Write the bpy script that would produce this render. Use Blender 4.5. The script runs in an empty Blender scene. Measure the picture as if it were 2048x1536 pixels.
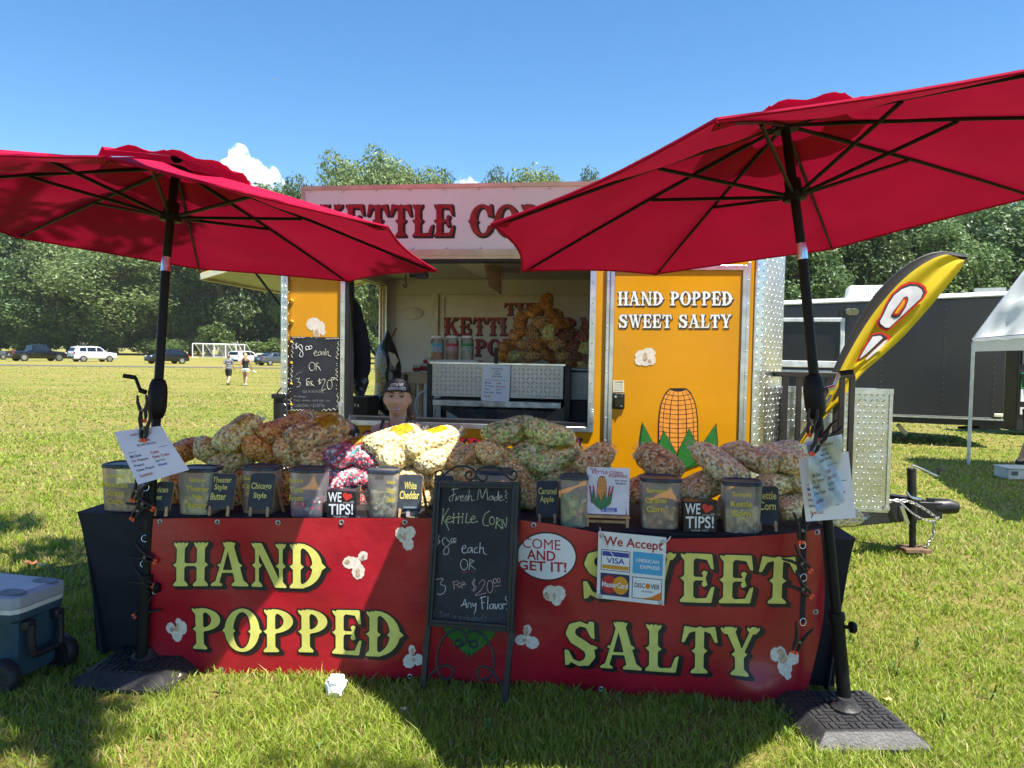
import bpy, bmesh, math, random
import numpy as np
from mathutils import Matrix, Vector

C = bpy.context.scene.collection
SC = bpy.context.scene
R = math.radians
rnd = random.Random(7)
rng = np.random.default_rng(7)

# ------------------------------------------------------------------ camera, sky, sun, exposure
FPX, HH = 1480.0, 1.55                      # focal length in photo pixels (2048 wide), eye height in metres
PITCH, ROLL = math.atan((768 - 707) / FPX), 0.0165
_F = np.array([0, math.cos(PITCH), -math.sin(PITCH)])
_R0 = np.array([1.0, 0, 0]); _U0 = np.array([0, math.sin(PITCH), math.cos(PITCH)])
_R = _R0 * math.cos(ROLL) + _U0 * math.sin(ROLL)
_U = _U0 * math.cos(ROLL) - _R0 * math.sin(ROLL)
CAM = np.array([0, 0, HH])
cd = bpy.data.cameras.new('camera'); cam = bpy.data.objects.new('camera', cd); C.objects.link(cam)
cd.sensor_fit = 'HORIZONTAL'; cd.sensor_width = 36; cd.lens = 36 * FPX / 2048
cd.clip_start = 0.05; cd.clip_end = 9000
cam.matrix_world = Matrix(((_R[0], _U[0], -_F[0], 0), (_R[1], _U[1], -_F[1], 0), (_R[2], _U[2], -_F[2], HH), (0, 0, 0, 1)))
SC.camera = cam

SUN = np.array([0.355, -0.29, 1.0]); SUN /= np.linalg.norm(SUN)      # towards the sun
SUN_EL = math.asin(SUN[2]); SUN_AZ = math.atan2(SUN[0], SUN[1])
world = bpy.data.worlds.new('World'); SC.world = world; world.use_nodes = True
wn = world.node_tree.nodes; wl = world.node_tree.links
bg = wn['Background']
sky = wn.new('ShaderNodeTexSky'); sky.sky_type = 'NISHITA'; sky.sun_disc = False
sky.sun_elevation = SUN_EL; sky.sun_rotation = SUN_AZ
sky.altitude = 0; sky.air_density = 1.0; sky.dust_density = 0.0; sky.ozone_density = 4.5
hs = wn.new('ShaderNodeHueSaturation'); hs.inputs['Saturation'].default_value = 1.25; hs.inputs['Hue'].default_value = .497
wl.new(sky.outputs[0], hs.inputs['Color']); wl.new(hs.outputs[0], bg.inputs[0]); bg.inputs[1].default_value = 0.074
sl = bpy.data.lights.new('sun', 'SUN'); sl.energy = 4.5; sl.angle = R(0.53); sl.color = (1.0, 0.95, 0.87)
so = bpy.data.objects.new('sun', sl); C.objects.link(so); so.location = (4, -3, 12)
so.rotation_euler = Vector(SUN).to_track_quat('Z', 'Y').to_euler()
SC.view_settings.view_transform = 'Standard'; SC.view_settings.look = 'None'
SC.view_settings.exposure = 1.5; SC.view_settings.gamma = 1.0
SC.cycles.max_bounces = 7; SC.cycles.transparent_max_bounces = 12
SC.cycles.diffuse_bounces = 4; SC.cycles.volume_bounces = 6; SC.cycles.caustics_reflective = False; SC.cycles.caustics_refractive = False
SC.cycles.use_denoising = True

# ------------------------------------------------------------------ photo pixel -> world
def ray(px, py):
    d = _F + (px - 1024) / FPX * _R + (768 - py) / FPX * _U
    return d
def at(px, py, d):                          # at depth d (metres along +Y)
    r = ray(px, py); return CAM + r * (d / r[1])
def at_z(px, py, z):                        # where the view ray meets height z
    r = ray(px, py); return CAM + r * ((z - HH) / r[2])
class Plane:                                # vertical working plane: origin, along e, outward n (towards the camera)
    def __init__(s, o, yaw):
        s.o = np.array(o, float); s.e = np.array([math.cos(yaw), -math.sin(yaw), 0]); s.n = np.array([-math.sin(yaw), -math.cos(yaw), 0])
    def p(s, a, z, b=0): return s.o + a * s.e + b * s.n + np.array([0, 0, z])
    def hit(s, px, py, b=0):                # pixel -> (a, z) on the plane moved out by b
        r = ray(px, py); o = s.o + b * s.n
        t = np.dot(o - CAM, s.n) / np.dot(r, s.n); q = CAM + r * t
        return float(np.dot(q - s.o, s.e)), float(q[2])
    def at(s, px, py, b=0):
        a, z = s.hit(px, py, b); return s.p(a, z, b)
    def c(s, a, b): return s.p(a, 0, b)

# ------------------------------------------------------------------ materials
_mats = {}
def nd(nt, t, **kw):
    n = nt.nodes.new(t)
    for k, v in kw.items():
        if k.startswith('i_'):
            n.inputs[int(k[2:]) if k[2:].isdigit() else k[2:]].default_value = v
        else: setattr(n, k, v)
    return n
def mixcol(nt, fac, a, b, blend='MIX'):
    m = nt.nodes.new('ShaderNodeMix'); m.data_type = 'RGBA'; m.blend_type = blend
    for sock, v in ((m.inputs[0], fac), (m.inputs[6], a), (m.inputs[7], b)):
        if isinstance(v, bpy.types.NodeSocket): nt.links.new(v, sock)
        elif isinstance(v, (int, float)): sock.default_value = v
        else: sock.default_value = (*v[:3], 1)
    return m.outputs[2]
def M(name, col=(0.5, 0.5, 0.5), rough=0.5, metal=0.0, var=0.12, vs=9.0, bump=0.0, bs=60.0, spec=0.5, coat=0.0,
      trans=0.0, attr=None, col2=None, transm=0.0, alpha=1.0, emit=None):
    if name in _mats: return _mats[name]
    m = bpy.data.materials.new(name); _mats[name] = m; m.use_nodes = True
    nt = m.node_tree; b = nt.nodes['Principled BSDF']; out = nt.nodes['Material Output']
    tc = nd(nt, 'ShaderNodeTexCoord')
    if attr:
        base = nd(nt, 'ShaderNodeAttribute', attribute_name=attr).outputs['Color']
    else:
        nz = nd(nt, 'ShaderNodeTexNoise', i_Scale=vs, i_Detail=5.0); nt.links.new(tc.outputs['Object'], nz.inputs['Vector'])
        c2 = col2 or tuple(min(1, c * (1 + var)) for c in col); c1 = col if col2 else tuple(c * (1 - var) for c in col)
        ramp = nd(nt, 'ShaderNodeMapRange'); ramp.inputs[1].default_value = 0.35; ramp.inputs[2].default_value = 0.65
        nt.links.new(nz.outputs[0], ramp.inputs[0])
        base = mixcol(nt, ramp.outputs[0], c1, c2)
    nt.links.new(base, b.inputs['Base Color'])
    rz = nd(nt, 'ShaderNodeTexNoise', i_Scale=vs * 2.3, i_Detail=3.0); nt.links.new(tc.outputs['Object'], rz.inputs['Vector'])
    mr = nd(nt, 'ShaderNodeMapRange'); mr.inputs[3].default_value = max(0.02, rough - 0.08); mr.inputs[4].default_value = min(1, rough + 0.08)
    nt.links.new(rz.outputs[0], mr.inputs[0]); nt.links.new(mr.outputs[0], b.inputs['Roughness'])
    b.inputs['Metallic'].default_value = metal; b.inputs['Specular IOR Level'].default_value = spec
    b.inputs['Coat Weight'].default_value = coat; b.inputs['Coat Roughness'].default_value = 0.08
    if transm: b.inputs['Transmission Weight'].default_value = transm
    if alpha < 1: b.inputs['Alpha'].default_value = alpha
    if emit: b.inputs['Emission Color'].default_value = (*emit[0], 1); b.inputs['Emission Strength'].default_value = emit[1]
    if bump:
        bz = nd(nt, 'ShaderNodeTexNoise', i_Scale=bs, i_Detail=4.0); nt.links.new(tc.outputs['Object'], bz.inputs['Vector'])
        bp = nd(nt, 'ShaderNodeBump', i_Strength=bump, i_Distance=0.01); nt.links.new(bz.outputs[0], bp.inputs['Height'])
        nt.links.new(bp.outputs[0], b.inputs['Normal'])
    if trans:
        tr = nd(nt, 'ShaderNodeBsdfTranslucent'); nt.links.new(base, tr.inputs[0])
        mx = nd(nt, 'ShaderNodeMixShader', i_0=trans); nt.links.new(b.outputs[0], mx.inputs[1]); nt.links.new(tr.outputs[0], mx.inputs[2])
        nt.links.new(mx.outputs[0], out.inputs[0])
    return m
def M_film(name, tint=(1, 1, 1), opac=0.0, ocol=(0.8, 0.8, 0.8), rough=0.12, bump=0.6, bs=18.0, gloss=1.0):
    """thin clear plastic: transparent + fresnel gloss, optionally milky"""
    if name in _mats: return _mats[name]
    m = bpy.data.materials.new(name); _mats[name] = m; m.use_nodes = True
    nt = m.node_tree; nt.nodes.remove(nt.nodes['Principled BSDF']); out = nt.nodes['Material Output']
    tp = nd(nt, 'ShaderNodeBsdfTransparent'); tp.inputs[0].default_value = (*tint, 1)
    gl = nd(nt, 'ShaderNodeBsdfGlossy'); gl.inputs['Roughness'].default_value = rough
    tc = nd(nt, 'ShaderNodeTexCoord'); bz = nd(nt, 'ShaderNodeTexNoise', i_Scale=bs, i_Detail=3.0, i_Distortion=1.5)
    nt.links.new(tc.outputs['Object'], bz.inputs['Vector'])
    bp = nd(nt, 'ShaderNodeBump', i_Strength=bump, i_Distance=0.02); nt.links.new(bz.outputs[0], bp.inputs['Height'])
    nt.links.new(bp.outputs[0], gl.inputs['Normal'])
    fr = nd(nt, 'ShaderNodeFresnel', i_IOR=1.45); nt.links.new(bp.outputs[0], fr.inputs['Normal'])
    mu = nd(nt, 'ShaderNodeMath', operation='MULTIPLY'); nt.links.new(fr.outputs[0], mu.inputs[0]); mu.inputs[1].default_value = gloss
    a = tp.outputs[0]
    if opac:
        df = nd(nt, 'ShaderNodeBsdfDiffuse'); df.inputs[0].default_value = (*ocol, 1)
        tl = nd(nt, 'ShaderNodeBsdfTranslucent'); tl.inputs[0].default_value = (*ocol, 1)
        dm = nd(nt, 'ShaderNodeMixShader', i_0=0.5); nt.links.new(df.outputs[0], dm.inputs[1]); nt.links.new(tl.outputs[0], dm.inputs[2])
        m1 = nd(nt, 'ShaderNodeMixShader', i_0=opac); nt.links.new(a, m1.inputs[1]); nt.links.new(dm.outputs[0], m1.inputs[2]); a = m1.outputs[0]
    m2 = nd(nt, 'ShaderNodeMixShader'); nt.links.new(mu.outputs[0], m2.inputs[0]); nt.links.new(a, m2.inputs[1]); nt.links.new(gl.outputs[0], m2.inputs[2])
    nt.links.new(m2.outputs[0], out.inputs[0]); return m
def M_plate(name='diamond_plate', s=0.040, rough=0.26, col=(0.72, 0.72, 0.70)):
    """aluminium tread plate: raised lozenges alternating in direction, laid out on the part's own UV in metres"""
    if name in _mats: return _mats[name]
    m = bpy.data.materials.new(name); _mats[name] = m; m.use_nodes = True
    nt = m.node_tree; b = nt.nodes['Principled BSDF']; L = nt.links.new
    b.inputs['Metallic'].default_value = 1.0
    uv = nd(nt, 'ShaderNodeUVMap'); sp = nd(nt, 'ShaderNodeSeparateXYZ'); L(uv.outputs[0], sp.inputs[0])
    def mt(op, a, c=None, d=None):
        n = nd(nt, 'ShaderNodeMath', operation=op)
        for i, v in enumerate((a, c, d)):
            if v is None: continue
            if isinstance(v, (int, float)): n.inputs[i].default_value = v
            else: L(v, n.inputs[i])
        return n.outputs[0]
    x = mt('DIVIDE', sp.outputs[0], s); y = mt('DIVIDE', sp.outputs[1], s)
    fx = mt('FLOOR', x); fy = mt('FLOOR', y)
    par = mt('FLOORED_MODULO', mt('ADD', fx, fy), 2.0); sg = mt('SUBTRACT', mt('MULTIPLY', par, 2.0), 1.0)
    lx = mt('SUBTRACT', mt('SUBTRACT', x, fx), 0.5); ly = mt('MULTIPLY', mt('SUBTRACT', mt('SUBTRACT', y, fy), 0.5), sg)
    q1 = mt('ADD', lx, ly); q2 = mt('SUBTRACT', lx, ly)
    e = mt('ADD', mt('POWER', mt('DIVIDE', q1, 0.50), 2.0), mt('POWER', mt('DIVIDE', q2, 0.12), 2.0))
    hgt = mt('MAXIMUM', mt('SUBTRACT', 1.0, e), 0.0)
    hh = mt('SQRT', hgt)
    bp = nd(nt, 'ShaderNodeBump', i_Strength=1.0, i_Distance=0.006); L(hh, bp.inputs['Height']); 
    tc = nd(nt, 'ShaderNodeTexCoord'); nz = nd(nt, 'ShaderNodeTexNoise', i_Scale=6.0, i_Detail=6.0); L(tc.outputs['Object'], nz.inputs['Vector'])
    bp2 = nd(nt, 'ShaderNodeBump', i_Strength=0.25, i_Distance=0.03); L(nz.outputs[0], bp2.inputs['Height']); L(bp2.outputs[0], bp.inputs['Normal'])
    L(bp.outputs[0], b.inputs['Normal'])
    L(mixcol(nt, nz.outputs[0], tuple(c * .82 for c in col), col), b.inputs['Base Color'])
    mr = nd(nt, 'ShaderNodeMapRange'); mr.inputs[3].default_value = rough - .06; mr.inputs[4].default_value = rough + .14
    L(nz.outputs[0], mr.inputs[0]); L(mr.outputs[0], b.inputs['Roughness'])
    return m

# ------------------------------------------------------------------ objects
W = {}                                       # world matrix of every empty / part (parts never move inside their thing)
def tag(o, label=None, cat=None, group=None, kind=None):
    if label: o['label'] = label
    if cat: o['category'] = cat
    if group: o['group'] = group
    if kind: o['kind'] = kind
    return o
def thing(name, label, cat, loc=(0, 0, 0), group=None):
    o = bpy.data.objects.new(name, None); C.objects.link(o); o.location = tuple(map(float, loc)); o.empty_display_size = 0.1
    W[o.name] = Matrix.Translation(o.location)
    return tag(o, label, cat, group)
def npmesh(name, V, faces, mat, parent=None, base=None, smooth=True, sharp=40, mi=None, col=None, uv=None, bevel=0, link=True, nrm=None):
    """V (n,3) in world coordinates; faces: list of tuples or an int array (m,k)"""
    V = np.asarray(V, float)
    if parent is not None: off = np.array(W[parent.name].translation)
    elif base is not None: off = np.array(base, float)
    else: off = np.zeros(3)
    me = bpy.data.meshes.new(name)
    if isinstance(faces, np.ndarray):
        k = faces.shape[1]; n = len(faces)
        me.vertices.add(len(V)); me.vertices.foreach_set('co', (V - off).astype(np.float32).ravel())
        me.loops.add(n * k); me.loops.foreach_set('vertex_index', faces.astype(np.int32).ravel())
        me.polygons.add(n); me.polygons.foreach_set('loop_start', np.arange(0, n * k, k, dtype=np.int32))
        me.update(calc_edges=True)
    else:
        me.from_pydata([tuple(v) for v in (V - off)], [], faces); me.update()
    for m in (mat if isinstance(mat, (list, tuple)) else [mat]): me.materials.append(m)
    if mi is not None: me.polygons.foreach_set('material_index', np.asarray(mi, np.int32))
    me.polygons.foreach_set('use_smooth', np.full(len(me.polygons), bool(smooth)))
    if smooth and sharp and len(V) < 60000: me.set_sharp_from_angle(angle=R(sharp))
    if col is not None:
        ca = me.color_attributes.new('Col', 'FLOAT_COLOR', 'POINT')
        ca.data.foreach_set('color', np.concatenate([col, np.ones((len(col), 1))], 1).astype(np.float32).ravel())
    if nrm is not None:
        na = me.attributes.new('BN', 'FLOAT_VECTOR', 'POINT'); na.data.foreach_set('vector', np.asarray(nrm, np.float32).ravel())
    if uv is not None:
        ul = me.uv_layers.new(name='UVMap'); idx = np.zeros(len(me.loops), np.int32); me.loops.foreach_get('vertex_index', idx)
        ul.data.foreach_set('uv', np.asarray(uv)[idx].astype(np.float32).ravel())
    o = bpy.data.objects.new(name, me)
    if link: C.objects.link(o)
    if parent is not None: o.parent = parent; W[o.name] = W[parent.name]
    else: o.location = tuple(off); W[o.name] = Matrix.Translation(o.location)
    if bevel:
        md = o.modifiers.new('bevel', 'BEVEL'); md.width = bevel; md.segments = 2; md.limit_method = 'ANGLE'; md.angle_limit = R(40)
    return o
class MB:
    def __init__(s): s.v = []; s.f = []; s.m = []; s.n = 0; s.uv = []
    def add(s, V, F, mi=0, uv=None):
        V = np.asarray(V, float); s.v.append(V)
        for f in F: s.f.append(tuple(int(i) + s.n for i in f)); s.m.append(mi)
        s.uv.append(np.asarray(uv, float) if uv is not None else np.zeros((len(V), 2))); s.n += len(V); return s
    def hexa(s, P, mi=0, uv=None):             # 8 corners: bottom 4 (ccw), top 4
        return s.add(P, [(0, 3, 2, 1), (4, 5, 6, 7), (0, 1, 5, 4), (1, 2, 6, 5), (2, 3, 7, 6), (3, 0, 4, 7)], mi, uv)
    def box(s, c, sz, ax=None, mi=0, top=1.0):
        """ax: 3x3 rows = local axes; top: scale of the top face"""
        ax = np.eye(3) if ax is None else np.asarray(ax, float); c = np.asarray(c, float); h = np.asarray(sz, float) / 2
        P = []
        for z, k in ((-1, 1), (1, top)):
            for x, y in ((-1, -1), (1, -1), (1, 1), (-1, 1)): P.append(c + ax[0] * x * h[0] * k + ax[1] * y * h[1] * k + ax[2] * z * h[2])
        return s.hexa(P, mi)
    def tube(s, pts, r, n=8, mi=0, caps=True, closed=False, flat=1.0, up=None):
        P = np.asarray(pts, float); k = len(P); rr = np.full(k, r, float) if np.isscalar(r) else np.asarray(r, float)
        T = np.gradient(P, axis=0) if not closed else (np.roll(P, -1, 0) - np.roll(P, 1, 0))
        T /= np.linalg.norm(T, axis=1)[:, None] + 1e-12
        u = np.asarray(up if up is not None else ((0, 0, 1) if abs(T[0][2]) < .9 else (1, 0, 0)), float); V = []
        for i in range(k):
            u = u - T[i] * np.dot(u, T[i])
            if np.linalg.norm(u) < 1e-6: u = np.cross(T[i], (0.3, .9, .2))
            u /= np.linalg.norm(u); w = np.cross(T[i], u)
            for j in range(n):
                a = 2 * math.pi * j / n + math.pi / n; V.append(P[i] + rr[i] * (u * math.cos(a) * flat + w * math.sin(a)))
        F = []
        for i in range(k if closed else k - 1):
            i2 = (i + 1) % k
            for j in range(n): F.append((i * n + j, i * n + (j + 1) % n, i2 * n + (j + 1) % n, i2 * n + j))
        if caps and not closed: F.append(tuple(range(n - 1, -1, -1))); F.append(tuple((k - 1) * n + j for j in range(n)))
        return s.add(V, F, mi)
    def bar(s, a, b, w, h=None, mi=0, up=(0, 0, 1)):  # rectangular bar between two points
        a = np.asarray(a, float); b = np.asarray(b, float); t = b - a; L = np.linalg.norm(t); t = t / L; u = np.asarray(up, float)
        u = u - t * np.dot(u, t)
        if np.linalg.norm(u) < 1e-4: u = np.cross(t, (0, 1, 0))
        u /= np.linalg.norm(u); v = np.cross(u, t)
        return s.box((a + b) / 2, (L, w, h or w), (t, v, u), mi)
    def lathe(s, prof, c=(0, 0, 0), n=20, ax=None, mi=0):   # prof [(r, h)]
        ax = np.eye(3) if ax is None else np.asarray(ax, float); c = np.asarray(c, float); V = []; F = []
        for r, h in prof:
            for j in range(n):
                a = 2 * math.pi * j / n; V.append(c + ax[0] * r * math.cos(a) + ax[1] * r * math.sin(a) + ax[2] * h)
        for i in range(len(prof) - 1):
            for j in range(n): F.append((i * n + j, i * n + (j + 1) % n, (i + 1) * n + (j + 1) % n, (i + 1) * n + j))
        if prof[0][0] > 1e-4: F.append(tuple(range(n - 1, -1, -1)))
        if prof[-1][0] > 1e-4: F.append(tuple((len(prof) - 1) * n + j for j in range(n)))
        return s.add(V, F, mi)
    def prism(s, poly, d, mi=0):               # planar 3D polygon pushed along d
        P = np.asarray(poly, float); n = len(P); d = np.asarray(d, float)
        return s.add(np.concatenate([P, P + d]), [tuple(range(n - 1, -1, -1)), tuple(range(n, 2 * n))] + [(i, (i + 1) % n, n + (i + 1) % n, n + i) for i in range(n)], mi)
    def ball(s, c, r, nu=14, nv=9, mi=0, ax=None, fn=None):
        r = np.full(3, r, float) if np.isscalar(r) else np.asarray(r, float); ax = np.eye(3) if ax is None else np.asarray(ax, float); V = []; F = []
        for i in range(nv + 1):
            t = math.pi * i / nv
            for j in range(nu):
                a = 2 * math.pi * j / nu; q = np.array([math.sin(t) * math.cos(a), math.sin(t) * math.sin(a), math.cos(t)])
                if fn: q = fn(q)
                V.append(np.asarray(c) + (q * r) @ ax)
        for i in range(nv):
            for j in range(nu): F.append((i * nu + j, (i + 1) * nu + j, (i + 1) * nu + (j + 1) % nu, i * nu + (j + 1) % nu))
        return s.add(V, F, mi)
    def grid(s, fn, us, vs, mi=0, uvs=None):
        V = [fn(u, v) for v in vs for u in us]; n = len(us)
        return s.add(V, [(j * n + i, j * n + i + 1, (j + 1) * n + i + 1, (j + 1) * n + i) for j in range(len(vs) - 1) for i in range(n - 1)], mi,
                     [(u, v) for v in vs for u in us] if uvs is None else [uvs(u, v) for v in vs for u in us])
    def face(s, P, mi=0, uv=None): return s.add(P, [tuple(range(len(P)))], mi, uv)
    def build(s, name, mat, parent=None, base=None, **kw):
        V = np.concatenate(s.v)
        if base is None and parent is None: base = (V[:, 0].mean(), V[:, 1].mean(), V[:, 2].min())
        uv = np.concatenate(s.uv)
        return npmesh(name, V, s.f, mat, parent, base, mi=s.m if any(s.m) else None, uv=uv if np.any(uv) else None, **kw)
def kids(o): return [c for c in bpy.data.objects if c.parent == o]
_kid_cache = {}
def copy_tree(o, parent=None):
    if o.name not in _kid_cache: _kid_cache[o.name] = kids(o)
    c = o.copy(); C.objects.link(c); c.parent = parent
    for ch in _kid_cache[o.name]: copy_tree(ch, c)
    return c
def dup(o, loc, rot=None, label=None, group=None, scale=None):
    c = copy_tree(o); c.location = tuple(map(float, loc))
    if rot is not None: c.rotation_euler = rot
    if scale is not None: c.scale = scale if hasattr(scale, '__len__') else (scale,) * 3
    if label: c['label'] = label
    if group: c['group'] = group
    return c
def fuse(o, voxel, smooth=4):
    md = o.modifiers.new('remesh', 'REMESH'); md.mode = 'VOXEL'; md.voxel_size = voxel; md.use_smooth_shade = True
    if smooth:
        ms = o.modifiers.new('smooth', 'SMOOTH'); ms.iterations = smooth; ms.factor = 0.5
    return o
def smoothpath(P, n=6):                        # Catmull-Rom through points
    P = [np.asarray(p, float) for p in P]; Q = [2 * P[0] - P[1]] + P + [2 * P[-1] - P[-2]]; out = []
    for i in range(1, len(Q) - 2):
        for k in range(n):
            t = k / n; a, b, c, d = Q[i - 1:i + 3]
            out.append(0.5 * (2 * b + (c - a) * t + (2 * a - 5 * b + 4 * c - d) * t * t + (3 * b - a - 3 * c + d) * t ** 3))
    out.append(P[-1]); return np.array(out)

# ------------------------------------------------------------------ flat lettering
_txt = {}
def prep_text(strings):                        # outlines of Blender's own built-in font, fetched once
    obs = []
    for s, bold in strings:
        cu = bpy.data.curves.new('t', 'FONT'); cu.body = s; cu.offset = 0.018 if bold else 0.0; cu.resolution_u = 3
        o = bpy.data.objects.new('t', cu); C.objects.link(o); obs.append((s, bold, o))
    bpy.context.view_layer.update(); dg = bpy.context.evaluated_depsgraph_get()
    for s, bold, o in obs:
        me = o.evaluated_get(dg).to_mesh(); V = np.array([v.co[:2] for v in me.vertices]); F = [tuple(p.vertices) for p in me.polygons]
        lo, hi = V.min(0), V.max(0); _txt[(s, bold)] = ((V - lo) / (hi - lo), F, (hi - lo)[0] / (hi - lo)[1])
    for s, bold, o in obs:
        cu = o.data; bpy.data.objects.remove(o); bpy.data.curves.remove(cu)
class Quad:                                    # bilinear patch from four 3D corners TL TR BR BL, lifted along n
    def __init__(s, tl, tr, br, bl, n=None, bend=None):
        s.c = [np.asarray(q, float) for q in (tl, tr, br, bl)]
        nn = np.cross(s.c[1] - s.c[0], s.c[3] - s.c[0]); nn = -nn / np.linalg.norm(nn); s.bend = bend
        s.n = np.asarray(n, float) if n is not None else nn
    def __call__(s, u, v, lift=0.0):            # u right 0..1, v up 0..1
        u = np.asarray(u, float)[..., None]; v = np.asarray(v, float)[..., None]
        tl, tr, br, bl = s.c
        q = (tl * (1 - u) + tr * u) * v + (bl * (1 - u) + br * u) * (1 - v) + s.n * lift
        return q + (s.bend(q) if s.bend else 0)
    def sub(s, u0, v0, u1, v1, lift=0):
        return Quad(s([u0], [v1], lift)[0], s([u1], [v1], lift)[0], s([u1], [v0], lift)[0], s([u0], [v0], lift)[0], s.n, None)
def put_text(mb, q, s, bold=False, box=(0, 0, 1, 1), lift=0.001, mi=0, keep=None):
    """write s inside box (u0,v0,u1,v1) of a Quad; keep='h' keeps the letter proportions by height, given the quad's aspect"""
    V, F, asp = _txt[(s, bold)]; u0, v0, u1, v1 = box
    if keep:
        w = asp * (v1 - v0) / keep; cx = (u0 + u1) / 2; u0, u1 = cx - w / 2, cx + w / 2
    mb.add(q(u0 + V[:, 0] * (u1 - u0), v0 + V[:, 1] * (v1 - v0), lift), F, mi)
# circus letters with forked serifs and mid spurs, described as signed distances and contoured
GRES = 46
def _poly(X, Y, pts):
    d = np.full(X.shape, 1e9); s = np.ones(X.shape); n = len(pts)
    for i in range(n):
        ax, ay = pts[i]; bx, by = pts[(i + 1) % n]; ex, ey = bx - ax, by - ay; wx, wy = X - ax, Y - ay
        t = np.clip((wx * ex + wy * ey) / (ex * ex + ey * ey + 1e-12), 0, 1)
        d = np.minimum(d, (wx - ex * t) ** 2 + (wy - ey * t) ** 2)
        c1 = Y >= ay; c2 = Y < by; c3 = ex * wy > ey * wx
        s = np.where((c1 & c2 & c3) | (~c1 & ~c2 & ~c3), -s, s)
    return s * np.sqrt(d)
def _ell(X, Y, cx, cy, rx, ry):
    x, y = X - cx, Y - cy; k = np.sqrt((x / rx) ** 2 + (y / ry) ** 2) + 1e-6; g = np.sqrt((x / rx ** 2) ** 2 + (y / ry ** 2) ** 2) + 1e-6
    return k * (k - 1) / g
def _strk(X, Y, pts, r):
    d = np.full(X.shape, 1e9); r = [r] * len(pts) if np.isscalar(r) else r
    for i in range(len(pts) - 1):
        ax, ay = pts[i]; ex, ey = pts[i + 1][0] - ax, pts[i + 1][1] - ay
        t = np.clip(((X - ax) * ex + (Y - ay) * ey) / (ex * ex + ey * ey + 1e-12), 0, 1)
        d = np.minimum(d, np.hypot(X - ax - ex * t, Y - ay - ey * t) - (r[i] * (1 - t) + r[i + 1] * t))
    return d
def glyph(ch, X, Y):
    P = lambda *p: _poly(X, Y, p); B = lambda a, b, c, d: _poly(X, Y, [(a, b), (c, b), (c, d), (a, d)]); E = lambda *a: _ell(X, Y, *a)
    U = lambda *a: np.minimum.reduce(a); S = lambda a, b: np.maximum(a, -b); I = np.maximum
    sb = lambda x, w, h: P((x - w, 0), (x + w, 0), (x + w, .045), (x + h, .13), (x - h, .13), (x - w, .045))
    stp = lambda x, w, h: P((x - w, 1), (x - w * .55, .965), (x - w * .25, 1.0), (x, .965), (x + w * .25, 1.0), (x + w * .55, .965), (x + w, 1), (x + w * .9, .93), (x + h, .85), (x - h, .85), (x - w * .9, .93))
    spl = lambda x, h, y=.48: P((x - h + .01, y + .09), (x - h - .045, y + .02), (x - h - .09, y + .03), (x - h - .05, y - .02), (x - h + .01, y - .07))
    spr = lambda x, h, y=.48: P((x + h - .01, y + .09), (x + h - .01, y - .07), (x + h + .05, y - .02), (x + h + .09, y + .03), (x + h + .045, y + .02))
    stem = lambda x, h, w=None: U(B(x - h, .02, x + h, .97), sb(x, w or h + .08, h), stp(x, w or h + .08, h), spl(x, h), spr(x, h))
    dn = lambda x0, x1: P((x0, 1), (x1, 1), (x1 + .02, .70), (x1 - .05, .66), (x1 - .05, .76), (x0, .9))
    if ch == 'H': return U(stem(.17, .09), stem(.63, .09), B(.17, .46, .63, .52)), .8
    if ch == 'A': return U(P((.07, 0), (.17, 0), (.44, 1), (.36, 1)), P((.33, 1), (.5, 1), (.80, 0), (.58, 0)), B(.22, .30, .62, .36), P((.0, 0), (.26, 0), (.26, .045), (.16, .1), (.08, .1), (.0, .045)), P((.48, 0), (.88, 0), (.88, .045), (.78, .12), (.58, .12), (.48, .045)), stp(.42, .15, .09), P((.2, .52), (.12, .46), (.2, .44)), P((.64, .53), (.74, .46), (.66, .42))), .88
    if ch == 'N': return U(stem(.14, .045, .13), stem(.72, .045, .13), P((.06, .99), (.26, .99), (.77, .0), (.58, .0))), .86
    if ch == 'D':
        o = I(S(E(.2, .5, .56, .5), E(.2, .5, .34, .425)), .17 - X); return U(stem(.17, .09), o, P((.74, .58), (.85, .48), (.74, .4)), P((.55, .56), (.48, .48), (.55, .42))), .84
    if ch in 'PR':
        o = I(S(E(.2, .72, .46, .28), E(.2, .72, .25, .2)), .17 - X); g = U(stem(.17, .09), o)
        if ch == 'R': g = U(g, P((.3, .47), (.46, .5), (.78, .05), (.86, .1), (.86, .03), (.78, 0), (.6, 0)))
        return g, .7 if ch == 'P' else .86
    if ch == 'O': return U(S(E(.4, .5, .4, .5), E(.4, .5, .2, .42)), P((.03, .58), (-.06, .48), (.03, .4)), P((.77, .58), (.86, .48), (.77, .4)), P((.17, .55), (.26, .48), (.17, .42)), P((.63, .55), (.54, .48), (.63, .42))), .82
    if ch == 'C': return U(S(S(E(.4, .5, .4, .5), E(.42, .5, .21, .42)), B(.42, .33, .9, .66)), P((.68, 1), (.74, 1), (.76, .62), (.7, .64), (.58, .78), (.6, .9)), P((.58, .15), (.7, .34), (.77, .36), (.72, .18)), P((.03, .58), (-.06, .48), (.03, .4)), P((.18, .55), (.27, .48), (.18, .42))), .78
    if ch == 'E': return U(stem(.17, .09), P((.1, 1), (.62, 1), (.66, .68), (.6, .7), (.52, .88), (.17, .92)), P((.1, 0), (.62, 0), (.68, .34), (.61, .32), (.52, .1), (.17, .07)), B(.2, .455, .46, .525), P((.46, .66), (.54, .64), (.5, .5), (.54, .36), (.46, .32), (.42, .38), (.46, .46), (.4, .49), (.46, .53), (.42, .61))), .7
    if ch == 'L': return U(stem(.17, .09), P((.1, 0), (.64, 0), (.7, .36), (.62, .32), (.54, .1), (.17, .07))), .68
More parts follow.
